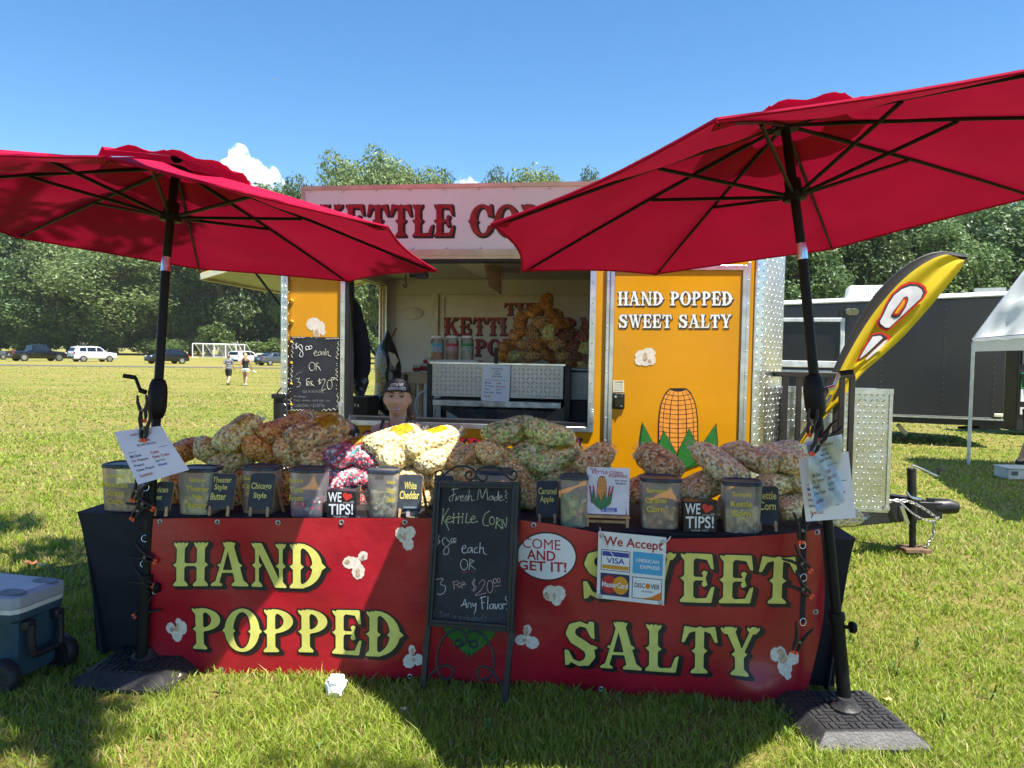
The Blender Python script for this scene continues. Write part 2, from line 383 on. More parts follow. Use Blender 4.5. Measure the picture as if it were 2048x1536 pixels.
    if ch == 'T': return U(B(.29, .02, .47, .97), sb(.38, .18, .09), spl(.38, .09), spr(.38, .09), P((.06, 1), (.3, .965), (.38, 1), (.46, .965), (.70, 1), (.76, .66), (.7, .66), (.6, .86), (.47, .9), (.29, .9), (.16, .86), (.06, .66), (.0, .66))), .74
    if ch == 'S':
        pts = [(.6, .72), (.52, .9), (.36, .95), (.2, .87), (.16, .72), (.24, .6), (.42, .5), (.56, .4), (.6, .25), (.52, .1), (.36, .05), (.2, .12), (.12, .3)]
        r = [.03, .04, .05, .08, .095, .1, .105, .105, .1, .08, .05, .04, .03]
        return U(_strk(X, Y, pts, r), P((.55, 1), (.66, .99), (.68, .62), (.6, .66), (.52, .86)), P((.06, 0), (.14, .02), (.22, .14), (.12, .36), (.04, .36)), P((.64, .5), (.76, .44), (.66, .38))), .74
    if ch == 'W': return U(P((.05, 1), (.24, 1), (.44, .02), (.34, .02)), P((.5, 1), (.57, 1), (.42, .02), (.36, .02)), P((.44, 1), (.62, 1), (.80, .02), (.7, .02)), P((.94, 1), (1.0, 1), (.78, .02), (.72, .02)), stp(.15, .17, .09), stp(.54, .15, .08), stp(.97, .12, .04)), 1.1
    if ch == 'Y': return U(P((.08, 1), (.28, 1), (.5, .42), (.36, .42)), P((.66, 1), (.76, 1), (.5, .44), (.42, .44)), B(.32, .02, .50, .5), sb(.41, .18, .09), stp(.18, .18, .09), stp(.7, .14, .05), spl(.41, .09, .42), spr(.41, .09, .42)), .86
    if ch == 'K': return U(stem(.17, .09), P((.62, 1), (.7, 1), (.3, .44), (.24, .5)), P((.32, .62), (.46, .62), (.8, 0), (.6, 0)), P((.5, 0), (.88, 0), (.86, .05), (.76, .1), (.6, .1)), stp(.66, .15, .05)), .86
    raise KeyError(ch)
def contour(Fd, x0, y0, dx, run=6):
    ny, nx = Fd.shape; V = []; F = []; ins = Fd < 0; full = ins[:-1, :-1] & ins[1:, :-1] & ins[:-1, 1:] & ins[1:, 1:]
    anyi = ins[:-1, :-1] | ins[1:, :-1] | ins[:-1, 1:] | ins[1:, 1:]
    for j in range(ny - 1):
        i = 0
        while i < nx - 1:
            if full[j, i]:
                k = i
                while k + 1 < nx - 1 and full[j, k + 1] and k - i < run - 1: k += 1
                b = len(V); V += [(i, j), (k + 1, j), (k + 1, j + 1), (i, j + 1)]; F.append((b, b + 1, b + 2, b + 3)); i = k + 1; continue
            if anyi[j, i]:
                cs = [(i, j), (i + 1, j), (i + 1, j + 1), (i, j + 1)]; vs = [Fd[y, x] for x, y in cs]; b = len(V); pl = []
                for q in range(4):
                    a, c = vs[q], vs[(q + 1) % 4]; (xa, ya), (xb, yb) = cs[q], cs[(q + 1) % 4]
                    if a < 0: pl.append((xa, ya))
                    if (a < 0) != (c < 0): t = a / (a - c); pl.append((xa + (xb - xa) * t, ya + (yb - ya) * t))
                if len(pl) >= 3: V += pl; F.append(tuple(range(b, b + len(pl))))
            i += 1
    V = np.array(V, float).reshape(-1, 2); return V * dx + [x0, y0], F
_gl = {}
def circus(ch, layer, sh=(.07, -.06)):
    key = (ch, layer, sh)
    if key not in _gl:
        dx = 1.0 / GRES; xs = np.arange(-.16, 1.3, dx); ys = np.arange(-.2, 1.16, dx); X, Y = np.meshgrid(xs, ys)
        d, w = glyph(ch, X, Y)
        if layer == 'rim': d = d - .03
        if layer == 'shadow':
            d = np.minimum.reduce([glyph(ch, X - sh[0] * k, Y - sh[1] * k)[0] for k in (.35, .7, 1.0)]) - .03
        V, F = contour(d, xs[0], ys[0], dx); _gl[key] = (V, F, w)
    return _gl[key]
def put_circus(fill, rim, shadow, q, word, u0, v0, u1, v1, lift=0.0012, gap=.07, sh=(.07, -.06), slope=0.0):
    """fill/rim/shadow: MBs or None; word spans u0..u1, caps v0..v1 of the Quad"""
    ws = [(.4 if c == ' ' else circus(c, 'fill')[2]) for c in word]; tot = sum(ws) + gap * (len(word) - 1); k = (u1 - u0) / tot; x = 0.0
    for c, w in zip(word, ws):
        if c != ' ':
            for mb, ly, li in ((shadow, 'shadow', 1), (rim, 'rim', 2), (fill, 'fill', 3)):
                if mb is None: continue
                V, F, _ = circus(c, ly, sh)
                uu = u0 + (x + V[:, 0]) * k; mb.add(q(uu, v0 + V[:, 1] * (v1 - v0) + slope * (uu - u0), lift * li), F)
        x += w + gap

# ================================================================== SETTING
def ground_material():
    m = bpy.data.materials.new('mown_field'); m.use_nodes = True; nt = m.node_tree; b = nt.nodes['Principled BSDF']; L = nt.links.new
    tc = nd(nt, 'ShaderNodeTexCoord'); mp = nd(nt, 'ShaderNodeMapping'); mp.inputs['Scale'].default_value = (0.10, 0.62, 1); L(tc.outputs['Object'], mp.inputs['Vector'])
    n1 = nd(nt, 'ShaderNodeTexNoise', i_Scale=1.0, i_Detail=6.0, i_Roughness=0.62); L(mp.outputs[0], n1.inputs['Vector'])
    n2 = nd(nt, 'ShaderNodeTexNoise', i_Scale=9.0, i_Detail=6.0, i_Roughness=0.7); L(tc.outputs['Object'], n2.inputs['Vector'])
    n3 = nd(nt, 'ShaderNodeTexNoise', i_Scale=0.05, i_Detail=3.0); L(tc.outputs['Object'], n3.inputs['Vector'])
    def rng_(s, a, c):
        r = nd(nt, 'ShaderNodeMapRange'); r.inputs[1].default_value = a; r.inputs[2].default_value = c; L(s, r.inputs[0]); return r.outputs[0]
    dry = mixcol(nt, rng_(n2.outputs[0], .35, .7), (0.19, 0.155, 0.04), (0.36, 0.29, 0.10))
    grn = mixcol(nt, rng_(n2.outputs[0], .3, .7), (0.085, 0.125, 0.016), (0.21, 0.245, 0.04))
    f = nd(nt, 'ShaderNodeMath', operation='MULTIPLY_ADD'); L(n2.outputs[0], f.inputs[0]); f.inputs[1].default_value = 0.45; L(n1.outputs[0], f.inputs[2])
    g = nd(nt, 'ShaderNodeMath', operation='MULTIPLY_ADD'); L(n3.outputs[0], g.inputs[0]); g.inputs[1].default_value = 0.35; L(f.outputs[0], g.inputs[2])
    L(mixcol(nt, rng_(g.outputs[0], .70, 1.0), grn, dry), b.inputs['Base Color'])
    b.inputs['Roughness'].default_value = 0.9; b.inputs['Specular IOR Level'].default_value = 0.15
    n4 = nd(nt, 'ShaderNodeTexNoise', i_Scale=26.0, i_Detail=5.0, i_Roughness=0.75); L(tc.outputs['Object'], n4.inputs['Vector'])
    bp = nd(nt, 'ShaderNodeBump', i_Strength=0.9, i_Distance=0.05); L(n4.outputs[0], bp.inputs['Height']); L(bp.outputs[0], b.inputs['Normal'])
    return m
g = MB(); g.face([(-900, -60, 0), (900, -60, 0), (900, 1500, 0), (-900, 1500, 0)])
tag(g.build('ground', ground_material(), base=(0, 0, 0)), kind='structure')
asph = M('asphalt', (0.085, 0.085, 0.088), .9, var=.25, vs=1.5)
rd = MB(); a0, a1, a2 = at_z(-300, 727, 0), at_z(280, 733.5, 0), at_z(1100, 742.0, 0)
rp = smoothpath([a0 + (a0 - a1) * .6, a0, a1, a2, a2 + (a2 - a1) * .5], 6)
for i in range(len(rp) - 1):
    p, q = rp[i], rp[i + 1]; rd.face([p + (0, -1.6, .02), q + (0, -1.6, .02), q + (0, 1.6, .02), p + (0, 1.6, .02)])
tag(rd.build('road', asph), kind='structure')

# ---- grass blades (uncountable): a band near the camera, thinning out with distance
def grass_blades():
    Vs = []; Fs = []; Cs = []; n0 = 0
    bands = [(2.2, 3.3, 19000, .0028, .020, .048), (3.3, 4.6, 9500, .0036, .020, .046), (4.6, 7.5, 3200, .0055, .025, .05), (7.5, 13, 900, .009, .025, .045), (13, 26, 150, .018, .02, .04), (26, 60, 16, .03, .02, .04)]
    for d0, d1, dens, w, h0, h1 in bands:
        xl, xr = -.78 * d1 - 1.3, .78 * d1 + 1.3
        n = int((xr - xl) * (d1 - d0) * dens)
        x = rng.uniform(xl, xr, n); y = rng.uniform(d0, d1, n); k = np.abs(x) < .76 * y + 1.3
        x, y = x[k], y[k]
        tuft = np.sin(x * 7.1 + np.sin(y * 5.3) * 2) * np.cos(y * 6.3 + np.sin(x * 4.1) * 1.7)
        k = rng.uniform(0, 1, len(x)) < .62 + .38 * tuft; x, y, tuft = x[k], y[k], tuft[k]
        n = len(x); a = rng.uniform(0, 2 * np.pi, n); h = rng.uniform(h0, h1, n) * (1 + .25 * tuft) * np.where(rng.uniform(0, 1, n) < .04, 1.5, 1)
        lean = rng.uniform(.1, 1.25, n) * h; la = rng.uniform(0, 2 * np.pi, n); ww = w * rng.uniform(.6, 1.3, n)
        dx, dy = np.cos(a) * ww, np.sin(a) * ww; lx, ly = np.cos(la) * lean, np.sin(la) * lean
        P = np.stack([np.stack([x - dx, y - dy, 0 * x], 1), np.stack([x + dx, y + dy, 0 * x], 1),
                      np.stack([x + dx * .8 + lx * .35, y + dy * .8 + ly * .35, h * .6], 1), np.stack([x - dx * .8 + lx * .35, y - dy * .8 + ly * .35, h * .6], 1),
                      np.stack([x + lx, y + ly, h], 1)], 1)
        base = n0 + np.arange(n)[:, None] * 5
        Fs += [base + [[0, 1, 2]], base + [[0, 2, 3]], base + [[3, 2, 4]]]
        t = rng.uniform(0, 1, n)[:, None]; patch = (.5 + .5 * np.sin(x * 1.3 + 2 * np.sin(y * .9)) * np.sin(y * 1.7 + x * .4))[:, None]
        gcol = np.array([.20, .30, .026]) * (1 - t) + np.array([.44, .53, .08]) * t
        scol = np.array([.52, .43, .19]) * (.7 + .5 * t)
        c = np.where(rng.uniform(0, 1, n)[:, None] < .07 + .05 * (y[:, None] > 5) + .26 * patch * (.6 + .9 * (y[:, None] > 5)), scol, gcol)
        Vs.append(P.reshape(-1, 3)); Cs.append(np.repeat(c, 5, 0)); n0 += n * 5
    return np.concatenate(Vs), np.concatenate(Fs), np.concatenate(Cs)
gV, gF, gC = grass_blades()
tag(npmesh('grass', gV, gF, M('grass_blade', rough=.5, attr='Col', trans=.5, spec=.4), base=(0, 0, 0), smooth=False, col=gC),
    'short mown grass with dry straw coloured blades in front of the stall', 'grass', kind='stuff')
# broad weeds, dry leaves
wb = MB(); wr = random.Random(5)
for px, py, n in [(1790, 1350, 9), (1700, 1290, 6), (1830, 1300, 7), (1120, 1420, 6), (1560, 1480, 7), (980, 1470, 6), (1400, 1420, 5), (640, 1500, 6), (1900, 1230, 8), (310, 1480, 6), (1980, 1400, 9), (450, 1390, 5), (1880, 1450, 8)]:
    c = at_z(px, py, 0)
    for k in range(n):
        a = wr.uniform(0, 6.28); L = wr.uniform(.03, .07); w = wr.uniform(.004, .008); d = np.array([math.cos(a), math.sin(a), 0]); s = np.array([-d[1], d[0], 0])
        h = wr.uniform(.03, .07); m_ = c + d * L * .55 + (0, 0, h); t_ = c + d * L + (0, 0, h * .6); b0 = c + d * .005
        wb.add([b0 - s * w * .4, b0 + s * w * .4, m_ + s * w, m_ - s * w, t_], [(0, 1, 2, 3), (3, 2, 4)])
tag(wb.build('weeds', M('weed_leaf', (.16, .25, .035), .6, trans=.4, var=.3)), 'broad leaved weeds scattered in the mown grass', 'weeds', kind='stuff')
for px, py, sz, colr, lab in [(62, 1127, .06, (.45, .16, .07), 'dry orange leaf lying on shaded grass behind the cooler'), (83, 1131, .045, (.4, .34, .25), 'pale dry leaf lying on grass beside the orange leaf'),
                              (355, 1352, .025, (.75, .6, .3), 'spilled popcorn kernel under the lower left banner edge'), (806, 1418, .02, (.8, .72, .5), 'spilled popcorn kernel in shaded grass left of the chalkboard leg'),
                              (1775, 1400, .03, (.5, .38, .2), 'small dry leaf beside the umbrella base in sunlit grass')]:
    c = at_z(px, py, .03); lf = MB()
    lf.grid(lambda u, v: c + np.array([(u - .5) * sz * 1.5 * (1 - abs(v - .5)), (v - .5) * sz, sz * .3 * (math.sin(u * 5 + v * 3) + 1) * .5]), np.linspace(0, 1, 6), np.linspace(0, 1, 6))
    o = lf.build('kernel' if 'kernel' in lab else 'dry_leaf', M('leaf_%d' % px, colr, .7, var=.3, vs=60)); tag(o, lab, 'popcorn' if 'kernel' in lab else 'leaf')

# ---- trees
leafm = M('foliage', rough=.45, attr='Col', trans=.38, spec=.45); bark = M('bark', (.10, .075, .055), .9, var=.4, vs=3, bump=.8, bs=8)
def leaf_cloud(clumps, n, size, colA, colB, r_, flat=.75):
    """small leaf quads scattered through and around clump balls (x,y,z,r)"""
    cl = np.array(clumps); w = cl[:, 3] ** 2; idx = r_.choice(len(cl), n, p=w / w.sum()); c = cl[idx]
    d = r_.normal(size=(n, 3)); d /= np.linalg.norm(d, axis=1)[:, None]
    rad = c[:, 3] * (1 - .55 * r_.uniform(0, 1, n) ** 2.2) * (1 + .15 * r_.normal(size=n).clip(-1, 1.3))
    P = c[:, :3] + d * rad[:, None] * [1, 1, flat]
    nrm = d * .8 + r_.normal(size=(n, 3)) * .55 + [0, 0, .35]; nrm /= np.linalg.norm(nrm, axis=1)[:, None]
    t = np.cross(nrm, r_.normal(size=(n, 3))); t /= np.linalg.norm(t, axis=1)[:, None]; s = np.cross(nrm, t)
    sz = size * r_.uniform(.55, 1.35, n)[:, None]
    V = np.stack([P - t * sz, P + s * sz * .55 + nrm * sz * .15, P + t * sz, P - s * sz * .55 + nrm * sz * .15], 1).reshape(-1, 3)
    F = np.arange(n * 4).reshape(-1, 4)
    ck = r_.uniform(0, 1, len(cl))[idx] * .6 + r_.uniform(0, 1, n) * .4
    col = np.array(colA) * (1 - ck[:, None]) + np.array(colB) * ck[:, None]
    return V, F, np.repeat(col, 4, 0)
def make_tree(name, seed, crown_lo, colA, colB, nl=7000, lobes=26, wide=3.0, size=.21, label='', cat='tree', trunk=True):
    """a 10 m tall model, scaled per tree"""
    r_ = np.random.default_rng(seed); root = thing(name, label, cat)
    cz = (10 + crown_lo) / 2; hz = (10 - crown_lo) / 2; cl = []
    for k in range(lobes):
        d = r_.normal(size=3); d /= np.linalg.norm(d); q = r_.uniform(.45, .86)
        rr = r_.uniform(.7, 1.35) * (wide / 3.0); z = cz + d[2] * hz * q; taper = 1 - .25 * max(0, (z - cz) / hz)
        cl.append((d[0] * (wide - .5) * q * taper, d[1] * (wide - .5) * q * taper, min(z, 10 - rr * .7), rr))
    V, F, Cc = leaf_cloud(cl, nl, size, colA, colB, r_)
    npmesh('crown', V, F, leafm, root, smooth=False, col=Cc)
    if trunk:
        tb = MB(); tb.tube([(0, 0, 0), (.05, .02, crown_lo * .6), (-.05, .08, cz), (.02, 0, 8.6)], [.24, .19, .13, .03], 8)
        for x, y, z, r0 in cl[::3]:
            zb = max(crown_lo * .7, z - 2.0); tb.tube([(0, .03, zb), (x * .5, y * .5, (z + zb) / 2 + .1), (x, y, z)], [.09, .06, .02], 5)
        tb.build('trunk', bark, root)
    return root
DK, MD, LT = ((.045, .095, .036), (.15, .24, .070)), ((.070, .135, .040), (.20, .29, .085)), ((.095, .15, .05), (.24, .32, .11))
protos = [make_tree('tree', 11, .2, *MD, nl=17000, lobes=46, size=.125, label='x'), make_tree('tree', 12, .1, *DK, nl=17000, lobes=48, wide=3.3, size=.125, label='x'), make_tree('tree', 13, 1.0, *LT, nl=20000, lobes=46, wide=3.5, size=.11, label='x'),
          make_tree('tree', 14, .5, (.045, .085, .022), (.11, .165, .045), nl=15000, lobes=42, wide=2.9, size=.12, label='x')]
used = [False] * 4
def hor(px): return 690.1 + .0165 * px
def plant(px, d, top, wpx, k, label, group, rz=None, base=0.0):
    p = at(px, hor(px), d); h = HH + (hor(px) - top) / FPX * d
    o = protos[k] if not used[k] else copy_tree(protos[k]); used[k] = True
    o.location = (p[0], p[1], base); s = h / 10; w = (wpx * 1.25 / FPX * d) / 6.2
    o.scale = (w, w, s); o.rotation_euler = (0, 0, rnd.uniform(0, 6.28) if rz is None else rz)
    tag(o, label, 'tree', group)
tr_ = random.Random(3); GL = 'trees of the wood behind the parking field'; k_ = 0
anch = [(-80, 'beyond the left edge of the photo'), (15, 'behind the partly seen dark car'), (75, 'behind the black pickup'), (185, 'behind the white sport utility car'), (265, 'left of the umbrella pole'), (335, 'behind the black crossover car'), (420, 'behind the left end of the goals'), (490, 'behind the right end of the goals'), (570, 'left of the yellow trailer corner'), (640, 'behind the yellow trailer wall'), (720, 'seen through the trailer end window'), (790, 'hidden behind the trailer')]
for row, (dd, st) in enumerate(((150, 78), (172, 92))):
    px = -170 + row * 40
    while px < 900:
        near = min(anch, key=lambda q: abs(q[0] - px))[1]; kk = tr_.choice([0, 1, 3, 1, 2 if row == 0 else 3])
        kind = ('mid green', 'dark leafy', 'pale grey green', 'slender green')[kk]
        plant(px + tr_.uniform(-14, 14), dd + tr_.uniform(-6, 6), tr_.uniform(330, 420), tr_.uniform(120, 175), kk,
              '%s tree, %s row of the wood, %s' % (kind, ('front', 'rear')[row], near), GL)
        px += st
plant(225, 141, 470, 210, 2, 'pale tree with a bare trunk right of the white sport utility car', GL)
plant(95, 143, 500, 150, 1, 'low dark tree with hanging branches right above the black pickup', GL)
for px, d, top, w, kk, lab in [(590, 88, 352, 110, 3, 'lowest pale treetop above the sign panel, under the white cloud'), (695, 86, 280, 150, 2, 'tall pale treetop above the left half of the sign panel'),
                               (765, 90, 270, 140, 2, 'tallest rounded treetop rising above the sign panel'), (835, 92, 300, 130, 2, 'rounded pale treetop sloping down towards the tiny cloud'), (885, 95, 342, 90, 3, 'small low treetop left of the tiny cloud'),
                               (985, 93, 338, 90, 3, 'small treetop right of the tiny cloud'), (1060, 92, 302, 150, 2, 'broad pale treetop above the right half of the sign panel'), (1110, 97, 322, 110, 0, 'green treetop beside the broad pale treetop'),
                               (1170, 95, 340, 80, 3, 'small treetop just left of the right umbrella edge'), (1288, 90, 288, 90, 0, 'treetop poking up over the edge of the right umbrella'), (1370, 88, 330, 120, 0, 'tree hidden behind the right umbrella')]:
    plant(px, d, top, w, kk, lab, 'treetops above the trailer')
for i, (px, d, top, w, kk) in enumerate([(1500, 62, 380, 190, 0), (1585, 58, 400, 170, 1), (1660, 64, 390, 190, 0), (1740, 60, 405, 180, 3), (1830, 66, 380, 200, 1), (1900, 58, 420, 180, 0), (1985, 62, 395, 200, 1), (2070, 60, 400, 200, 0), (2150, 62, 390, 190, 3), (1620, 80, 330, 200, 1), (1780, 84, 330, 210, 1), (1940, 82, 330, 210, 1)]):
    near = ['behind the yellow trailer door', 'right of the diamond plate corner', 'behind the right umbrella pole', 'above the white roof air conditioner', 'behind the top of the feather flag', 'right of the feather flag', 'above the right end of the black trailer', 'above the white canopy tent', 'beyond the white canopy tent', 'in the rear row behind the umbrella pole', 'in the rear row behind the feather flag', 'in the rear row above the black trailer'][i]
    plant(px, d, top, w, kk, '%s tree %s' % (('mid green', 'dark leafy', 'pale', 'slender green')[kk], near), 'trees behind the black trailer')
# shrubs along the foot of the wood
sh = make_tree('shrub', 31, .3, (.05, .10, .018), (.15, .22, .05), nl=2200, lobes=12, wide=5.0, size=.33, label='x', cat='shrub', trunk=False); first = True
px = -120; n_ = 0
while px < 860:
    o = sh if first else copy_tree(sh); first = False; p = at(px, hor(px), 143 + rnd.uniform(-3, 4)); h = rnd.uniform(3.5, 7.5) * (1.1 if 370 < px < 450 else 1)
    o.location = (p[0], p[1], -.2); o.scale = (rnd.uniform(.6, .9), .6, h / 10); o.rotation_euler = (0, 0, rnd.uniform(0, 6.28))
    near = min(anch, key=lambda q: abs(q[0] - px))[1]; n_ += 1
    tag(o, '%s shrub at the foot of the wood, %s' % ('tall bright' if h > 6.2 else 'mid high' if h > 4.6 else 'low', near), 'shrub', 'shrubs at the foot of the wood'); px += rnd.uniform(26, 38)
px = -150
while px < 880:
    o = copy_tree(sh); p = at(px, hor(px), 186); o.location = (p[0], p[1], -.3); o.scale = (1.3, .8, rnd.uniform(.9, 1.3)); o.rotation_euler = (0, 0, rnd.uniform(0, 6.28))
    tag(o, 'tall thicket deep in the wood, %s' % min(anch, key=lambda q: abs(q[0] - px))[1], 'shrub', 'thickets deep in the wood'); px += 58
# the shade tree overhead, its trunk behind the camera
st = thing('shade_tree', 'leafy shade tree standing behind the viewer that dapples the grass', 'tree', (4.8, -4.6, 0))
r_ = np.random.default_rng(5)
scl = [(-.75, 2.5, 7.7, .75), (-1.7, 3.3, 7.5, .7), (-.2, 1.75, 7.9, .6), (-2.4, 2.6, 7.8, .75), (.2, 3.0, 7.3, .35), (-3.2, 3.6, 7.8, .8), (-.2, 3.7, 7.4, .4), (1.95, .55, 7.7, .62), (.9, .35, 7.9, .6), (2.9, .1, 7.9, .6), (1.35, 1.2, 7.4, .33), (-1.3, 4.3, 7.5, .5), (-4.2, 4.4, 7.8, .8), (-2.5, 4.9, 7.7, .5), (1.43, 2.80, 7.4, .36)] + \
      [(4.8 + r_.uniform(-3, 3), -4.6 + r_.uniform(-3, 2.6), r_.uniform(7.5, 10.5), r_.uniform(.5, .9)) for _ in range(9)]
scl = [(x - .56, y - .3, z, r) if i < 14 else (x, y, z, r) for i, (x, y, z, r) in enumerate(scl)]; scl[7] = (1.15, -.15, 7.7, .55)  # clump after the shifted ones is added, unseen, to shade the seller's head
V, F, Cc = leaf_cloud(scl, 13000, .085, (.04, .08, .02), (.10, .16, .04), r_)
npmesh('crown', V, F, leafm, st, smooth=False, col=Cc)
tb = MB(); tb.tube([(4.8, -4.6, 0), (4.75, -4.5, 2.5), (4.6, -4.3, 6), (4.7, -4.4, 9)], [.34, .26, .2, .06], 10)
tb.tube([(4.65, -4.3, 5), (3.0, -2.0, 7.0), (1.0, .6, 7.7), (-.8, 2.4, 7.7), (-2.6, 3.6, 7.7), (-4.0, 4.3, 7.8)], [.15, .12, .08, .05, .03, .015], 8)
for x, y, z, r0 in scl[15:]: tb.tube([(4.6, -4.3, 5.5), ((x + 4.6) / 2, (y - 4.3) / 2, z - .8), (x, y, z)], [.09, .06, .02], 6)
tb.build('trunk', bark, st)

# ---- clouds
def cloud(px, py, wpx, hpx, D, seed, lab):
    r2 = random.Random(seed); c = at(px, py, D); s = D / FPX; mb = MB()
    for k in range(34):
        u = r2.uniform(-1, 1); t = r2.uniform(0, 1) ** 1.1; env = (1 - abs(u) ** 2.4) * (.7 + .3 * math.sin(u * 4 + seed))
        q = c + np.array([u * wpx * .40, r2.uniform(-.2, .2) * wpx, (t * env - .42) * hpx * .78]) * s; mb.ball(q, r2.uniform(.10, .19) * wpx * s * (1.1 - .5 * t), 14, 10)
    m = bpy.data.materials.new('cloud_vapour'); m.use_nodes = True; nt = m.node_tree; nt.nodes.remove(nt.nodes['Principled BSDF'])
    v = nd(nt, 'ShaderNodeVolumePrincipled'); v.inputs['Color'].default_value = (.99, .99, 1, 1); v.inputs['Anisotropy'].default_value = .1; nt.links.new(v.outputs[0], nt.nodes['Material Output'].inputs['Volume'])
    tc = nd(nt, 'ShaderNodeTexCoord'); nz = nd(nt, 'ShaderNodeTexNoise', i_Scale=1 / (s * 22), i_Detail=6.0, i_Roughness=.62); nt.links.new(tc.outputs['Object'], nz.inputs['Vector'])
    mr = nd(nt, 'ShaderNodeMapRange'); mr.inputs[1].default_value = .46; mr.inputs[2].default_value = .60; mr.inputs[4].default_value = .11 / s * 1.8; nt.links.new(nz.outputs[0], mr.inputs[0]); nt.links.new(mr.outputs[0], v.inputs['Density'])
    o = mb.build('cloud', m); tag(o, lab, 'cloud'); fuse(o, s * 3.5, 6); m.cycles.volume_step_rate = 2.0
cloud(492, 336, 158, 115, 2600, 3, 'white cumulus cloud between the left umbrella and the treetops')
cloud(935, 362, 60, 40, 2600, 8, 'tiny white cloud just above the sign panel between two treetops')
# airliner far overhead
pc = at(549, 158, 2500); s = 2500 / FPX; pl = thing('airplane', 'tiny distant airplane high in the blue sky', 'airplane', pc)
mb = MB(); mb.tube([pc + np.array([-4, 0, .8]) * s, pc + np.array([3, 0, -.5]) * s, pc + np.array([4, 0, -.8]) * s], [.25 * s, .42 * s, .1 * s], 8); mb.build('fuselage', M('plane_grey', (.18, .19, .22), .5), pl)
mb = MB(); mb.bar(pc + np.array([-.6, -3, -3.6]) * s, pc + np.array([.4, 3, 3.8]) * s, 1.0 * s, .15 * s); mb.build('wing', M('plane_grey'), pl)
mb = MB(); mb.bar(pc + np.array([-3.8, 0, -.6]) * s, pc + np.array([-3.9, 0, 2.4]) * s, .7 * s, .12 * s); mb.build('tail_fin', M('plane_grey'), pl)

# ================================================================== THE YELLOW TRAILER
T = Plane((0, 5.27, 0), R(8.3)); TW = 2.3
yel = M('yellow_paint', (.66, .285, .002), .28, var=.07, vs=2, coat=.08, spec=.35, bump=.05, bs=3)
alu = M('aluminium_trim', (.70, .70, .70), .32, 1.0, var=.15, vs=14)
inw = M('white_wall_panel', (.60, .58, .60), .45, var=.05, vs=3)
blk = M('black_rubber', (.012, .012, .014), .5, var=.3)
blkm = M('black_steel', (.014, .014, .015), .42, var=.3, spec=.4)
plate = M_plate()
crim = M('crimson_letter', (.33, .012, .022), .35, var=.2, vs=14); dkl = M('letter_shadow', (.012, .01, .012), .45)
aL = T.hit(576, 700)[0]; aR = T.hit(1508, 700)[0]; ZB, ZT = .46, 2.46
wl_, wt_ = T.hit(690, 522); wr_, wb_ = T.hit(1180, 846); wt_ = T.hit(930, 518)[1]; wb_ = T.hit(930, 847)[1]
def dots(name, pts, r, mat, parent):
    mb = MB(); mb.ball(pts[0], r, 8, 5); o = mb.build(name, mat, parent)
    for p in pts[1:]:
        c = o.copy(); C.objects.link(c); c.location = Vector(o.location) + Vector(np.asarray(p) - pts[0])
tr = thing('food_trailer', 'bright yellow concession trailer with open serving window and white sign panel on top', 'food trailer', T.p((aL + aR) / 2, 0, -TW / 2))
def slab(mb, P, a0, a1, z0, z1, b0, b1, mi=0):
    return mb.hexa([P.p(a0, z0, b0), P.p(a1, z0, b0), P.p(a1, z0, b1), P.p(a0, z0, b1), P.p(a0, z1, b0), P.p(a1, z1, b0), P.p(a1, z1, b1), P.p(a0, z1, b1)][0:4] + [P.p(a0, z1, b0), P.p(a1, z1, b0), P.p(a1, z1, b1), P.p(a0, z1, b1)], mi)
def holed(mb, P, a0, a1, z0, z1, hole, b0, b1):
    h0, h1, k0, k1 = hole
    slab(mb, P, a0, h0, z0, z1, b0, b1); slab(mb, P, h1, a1, z0, z1, b0, b1); slab(mb, P, h0, h1, z0, k0, b0, b1); slab(mb, P, h0, h1, k1, z1, b0, b1)
mb = MB(); holed(mb, T, aL, aR, ZB, ZT, (wl_, wr_, wb_, wt_), -.025, 0); mb.build('front_wall', yel, tr)
mb = MB(); holed(mb, T, aL + .05, aR - .02, ZB + .05, 2.30, (wl_, wr_, wb_, wt_), -.06, -.028); mb.build('inner_wall', inw, tr)
# end wall on the left, as a plane facing left
Eo = T.p(aL, 0, 0); EP = Plane((0, 0, 0), 0); EP.o = Eo; EP.e = -T.n; EP.n = -T.e      # a runs backwards, outward is left
ez0, ez1 = .90, 2.22
mb = MB(); holed(mb, EP, 0, TW, ZB, ZT, (.30, 2.12, ez0, ez1), -.025, -.001); mb.build('end_wall', yel, tr)
mb = MB(); holed(mb, EP, .065, TW - .03, ZB + .05, 2.30, (.30, 2.12, ez0, ez1), -.06, -.028); mb.build('inner_end_wall', inw, tr)
mb = MB()
for q in ((.26, .30, ez0 - .04, ez1 + .04), (2.12, 2.16, ez0 - .04, ez1 + .04)): slab(mb, EP, *q, -.07, .012)
for q in ((.30, 2.12, ez0 - .04, ez0), (.30, 2.12, ez1, ez1 + .04)): slab(mb, EP, *q, -.07, .012)
mb.build('end_window_frame', alu, tr, bevel=.003)
mb = MB(); slab(mb, T, aL, aR, ZB, ZT, -TW, -TW + .025); mb.build('rear_wall', yel, tr)
mb = MB(); slab(mb, T, aL + .03, aR - .02, ZB + .05, 2.30, -TW + .03, -TW + .05); mb.build('inner_rear_wall', inw, tr)
mb = MB(); slab(mb, T, aR - .05, aR - .02, ZB + .05, 2.30, -TW + .06, -.07); mb.build('partition_wall', inw, tr)
mb = MB(); slab(mb, T, aL + .03, aR - .02, 2.30, 2.34, -TW + .03, -.03)
mb.build('ceiling', M('ceiling_white', (.55, .53, .5), .5, var=.05), tr)
mb = MB(); slab(mb, T, aL - .01, aR + .01, ZT + .002, ZT + .05, -TW - .01, .01); mb.build('roof', M('white_roof', (.75, .75, .75), .4), tr)
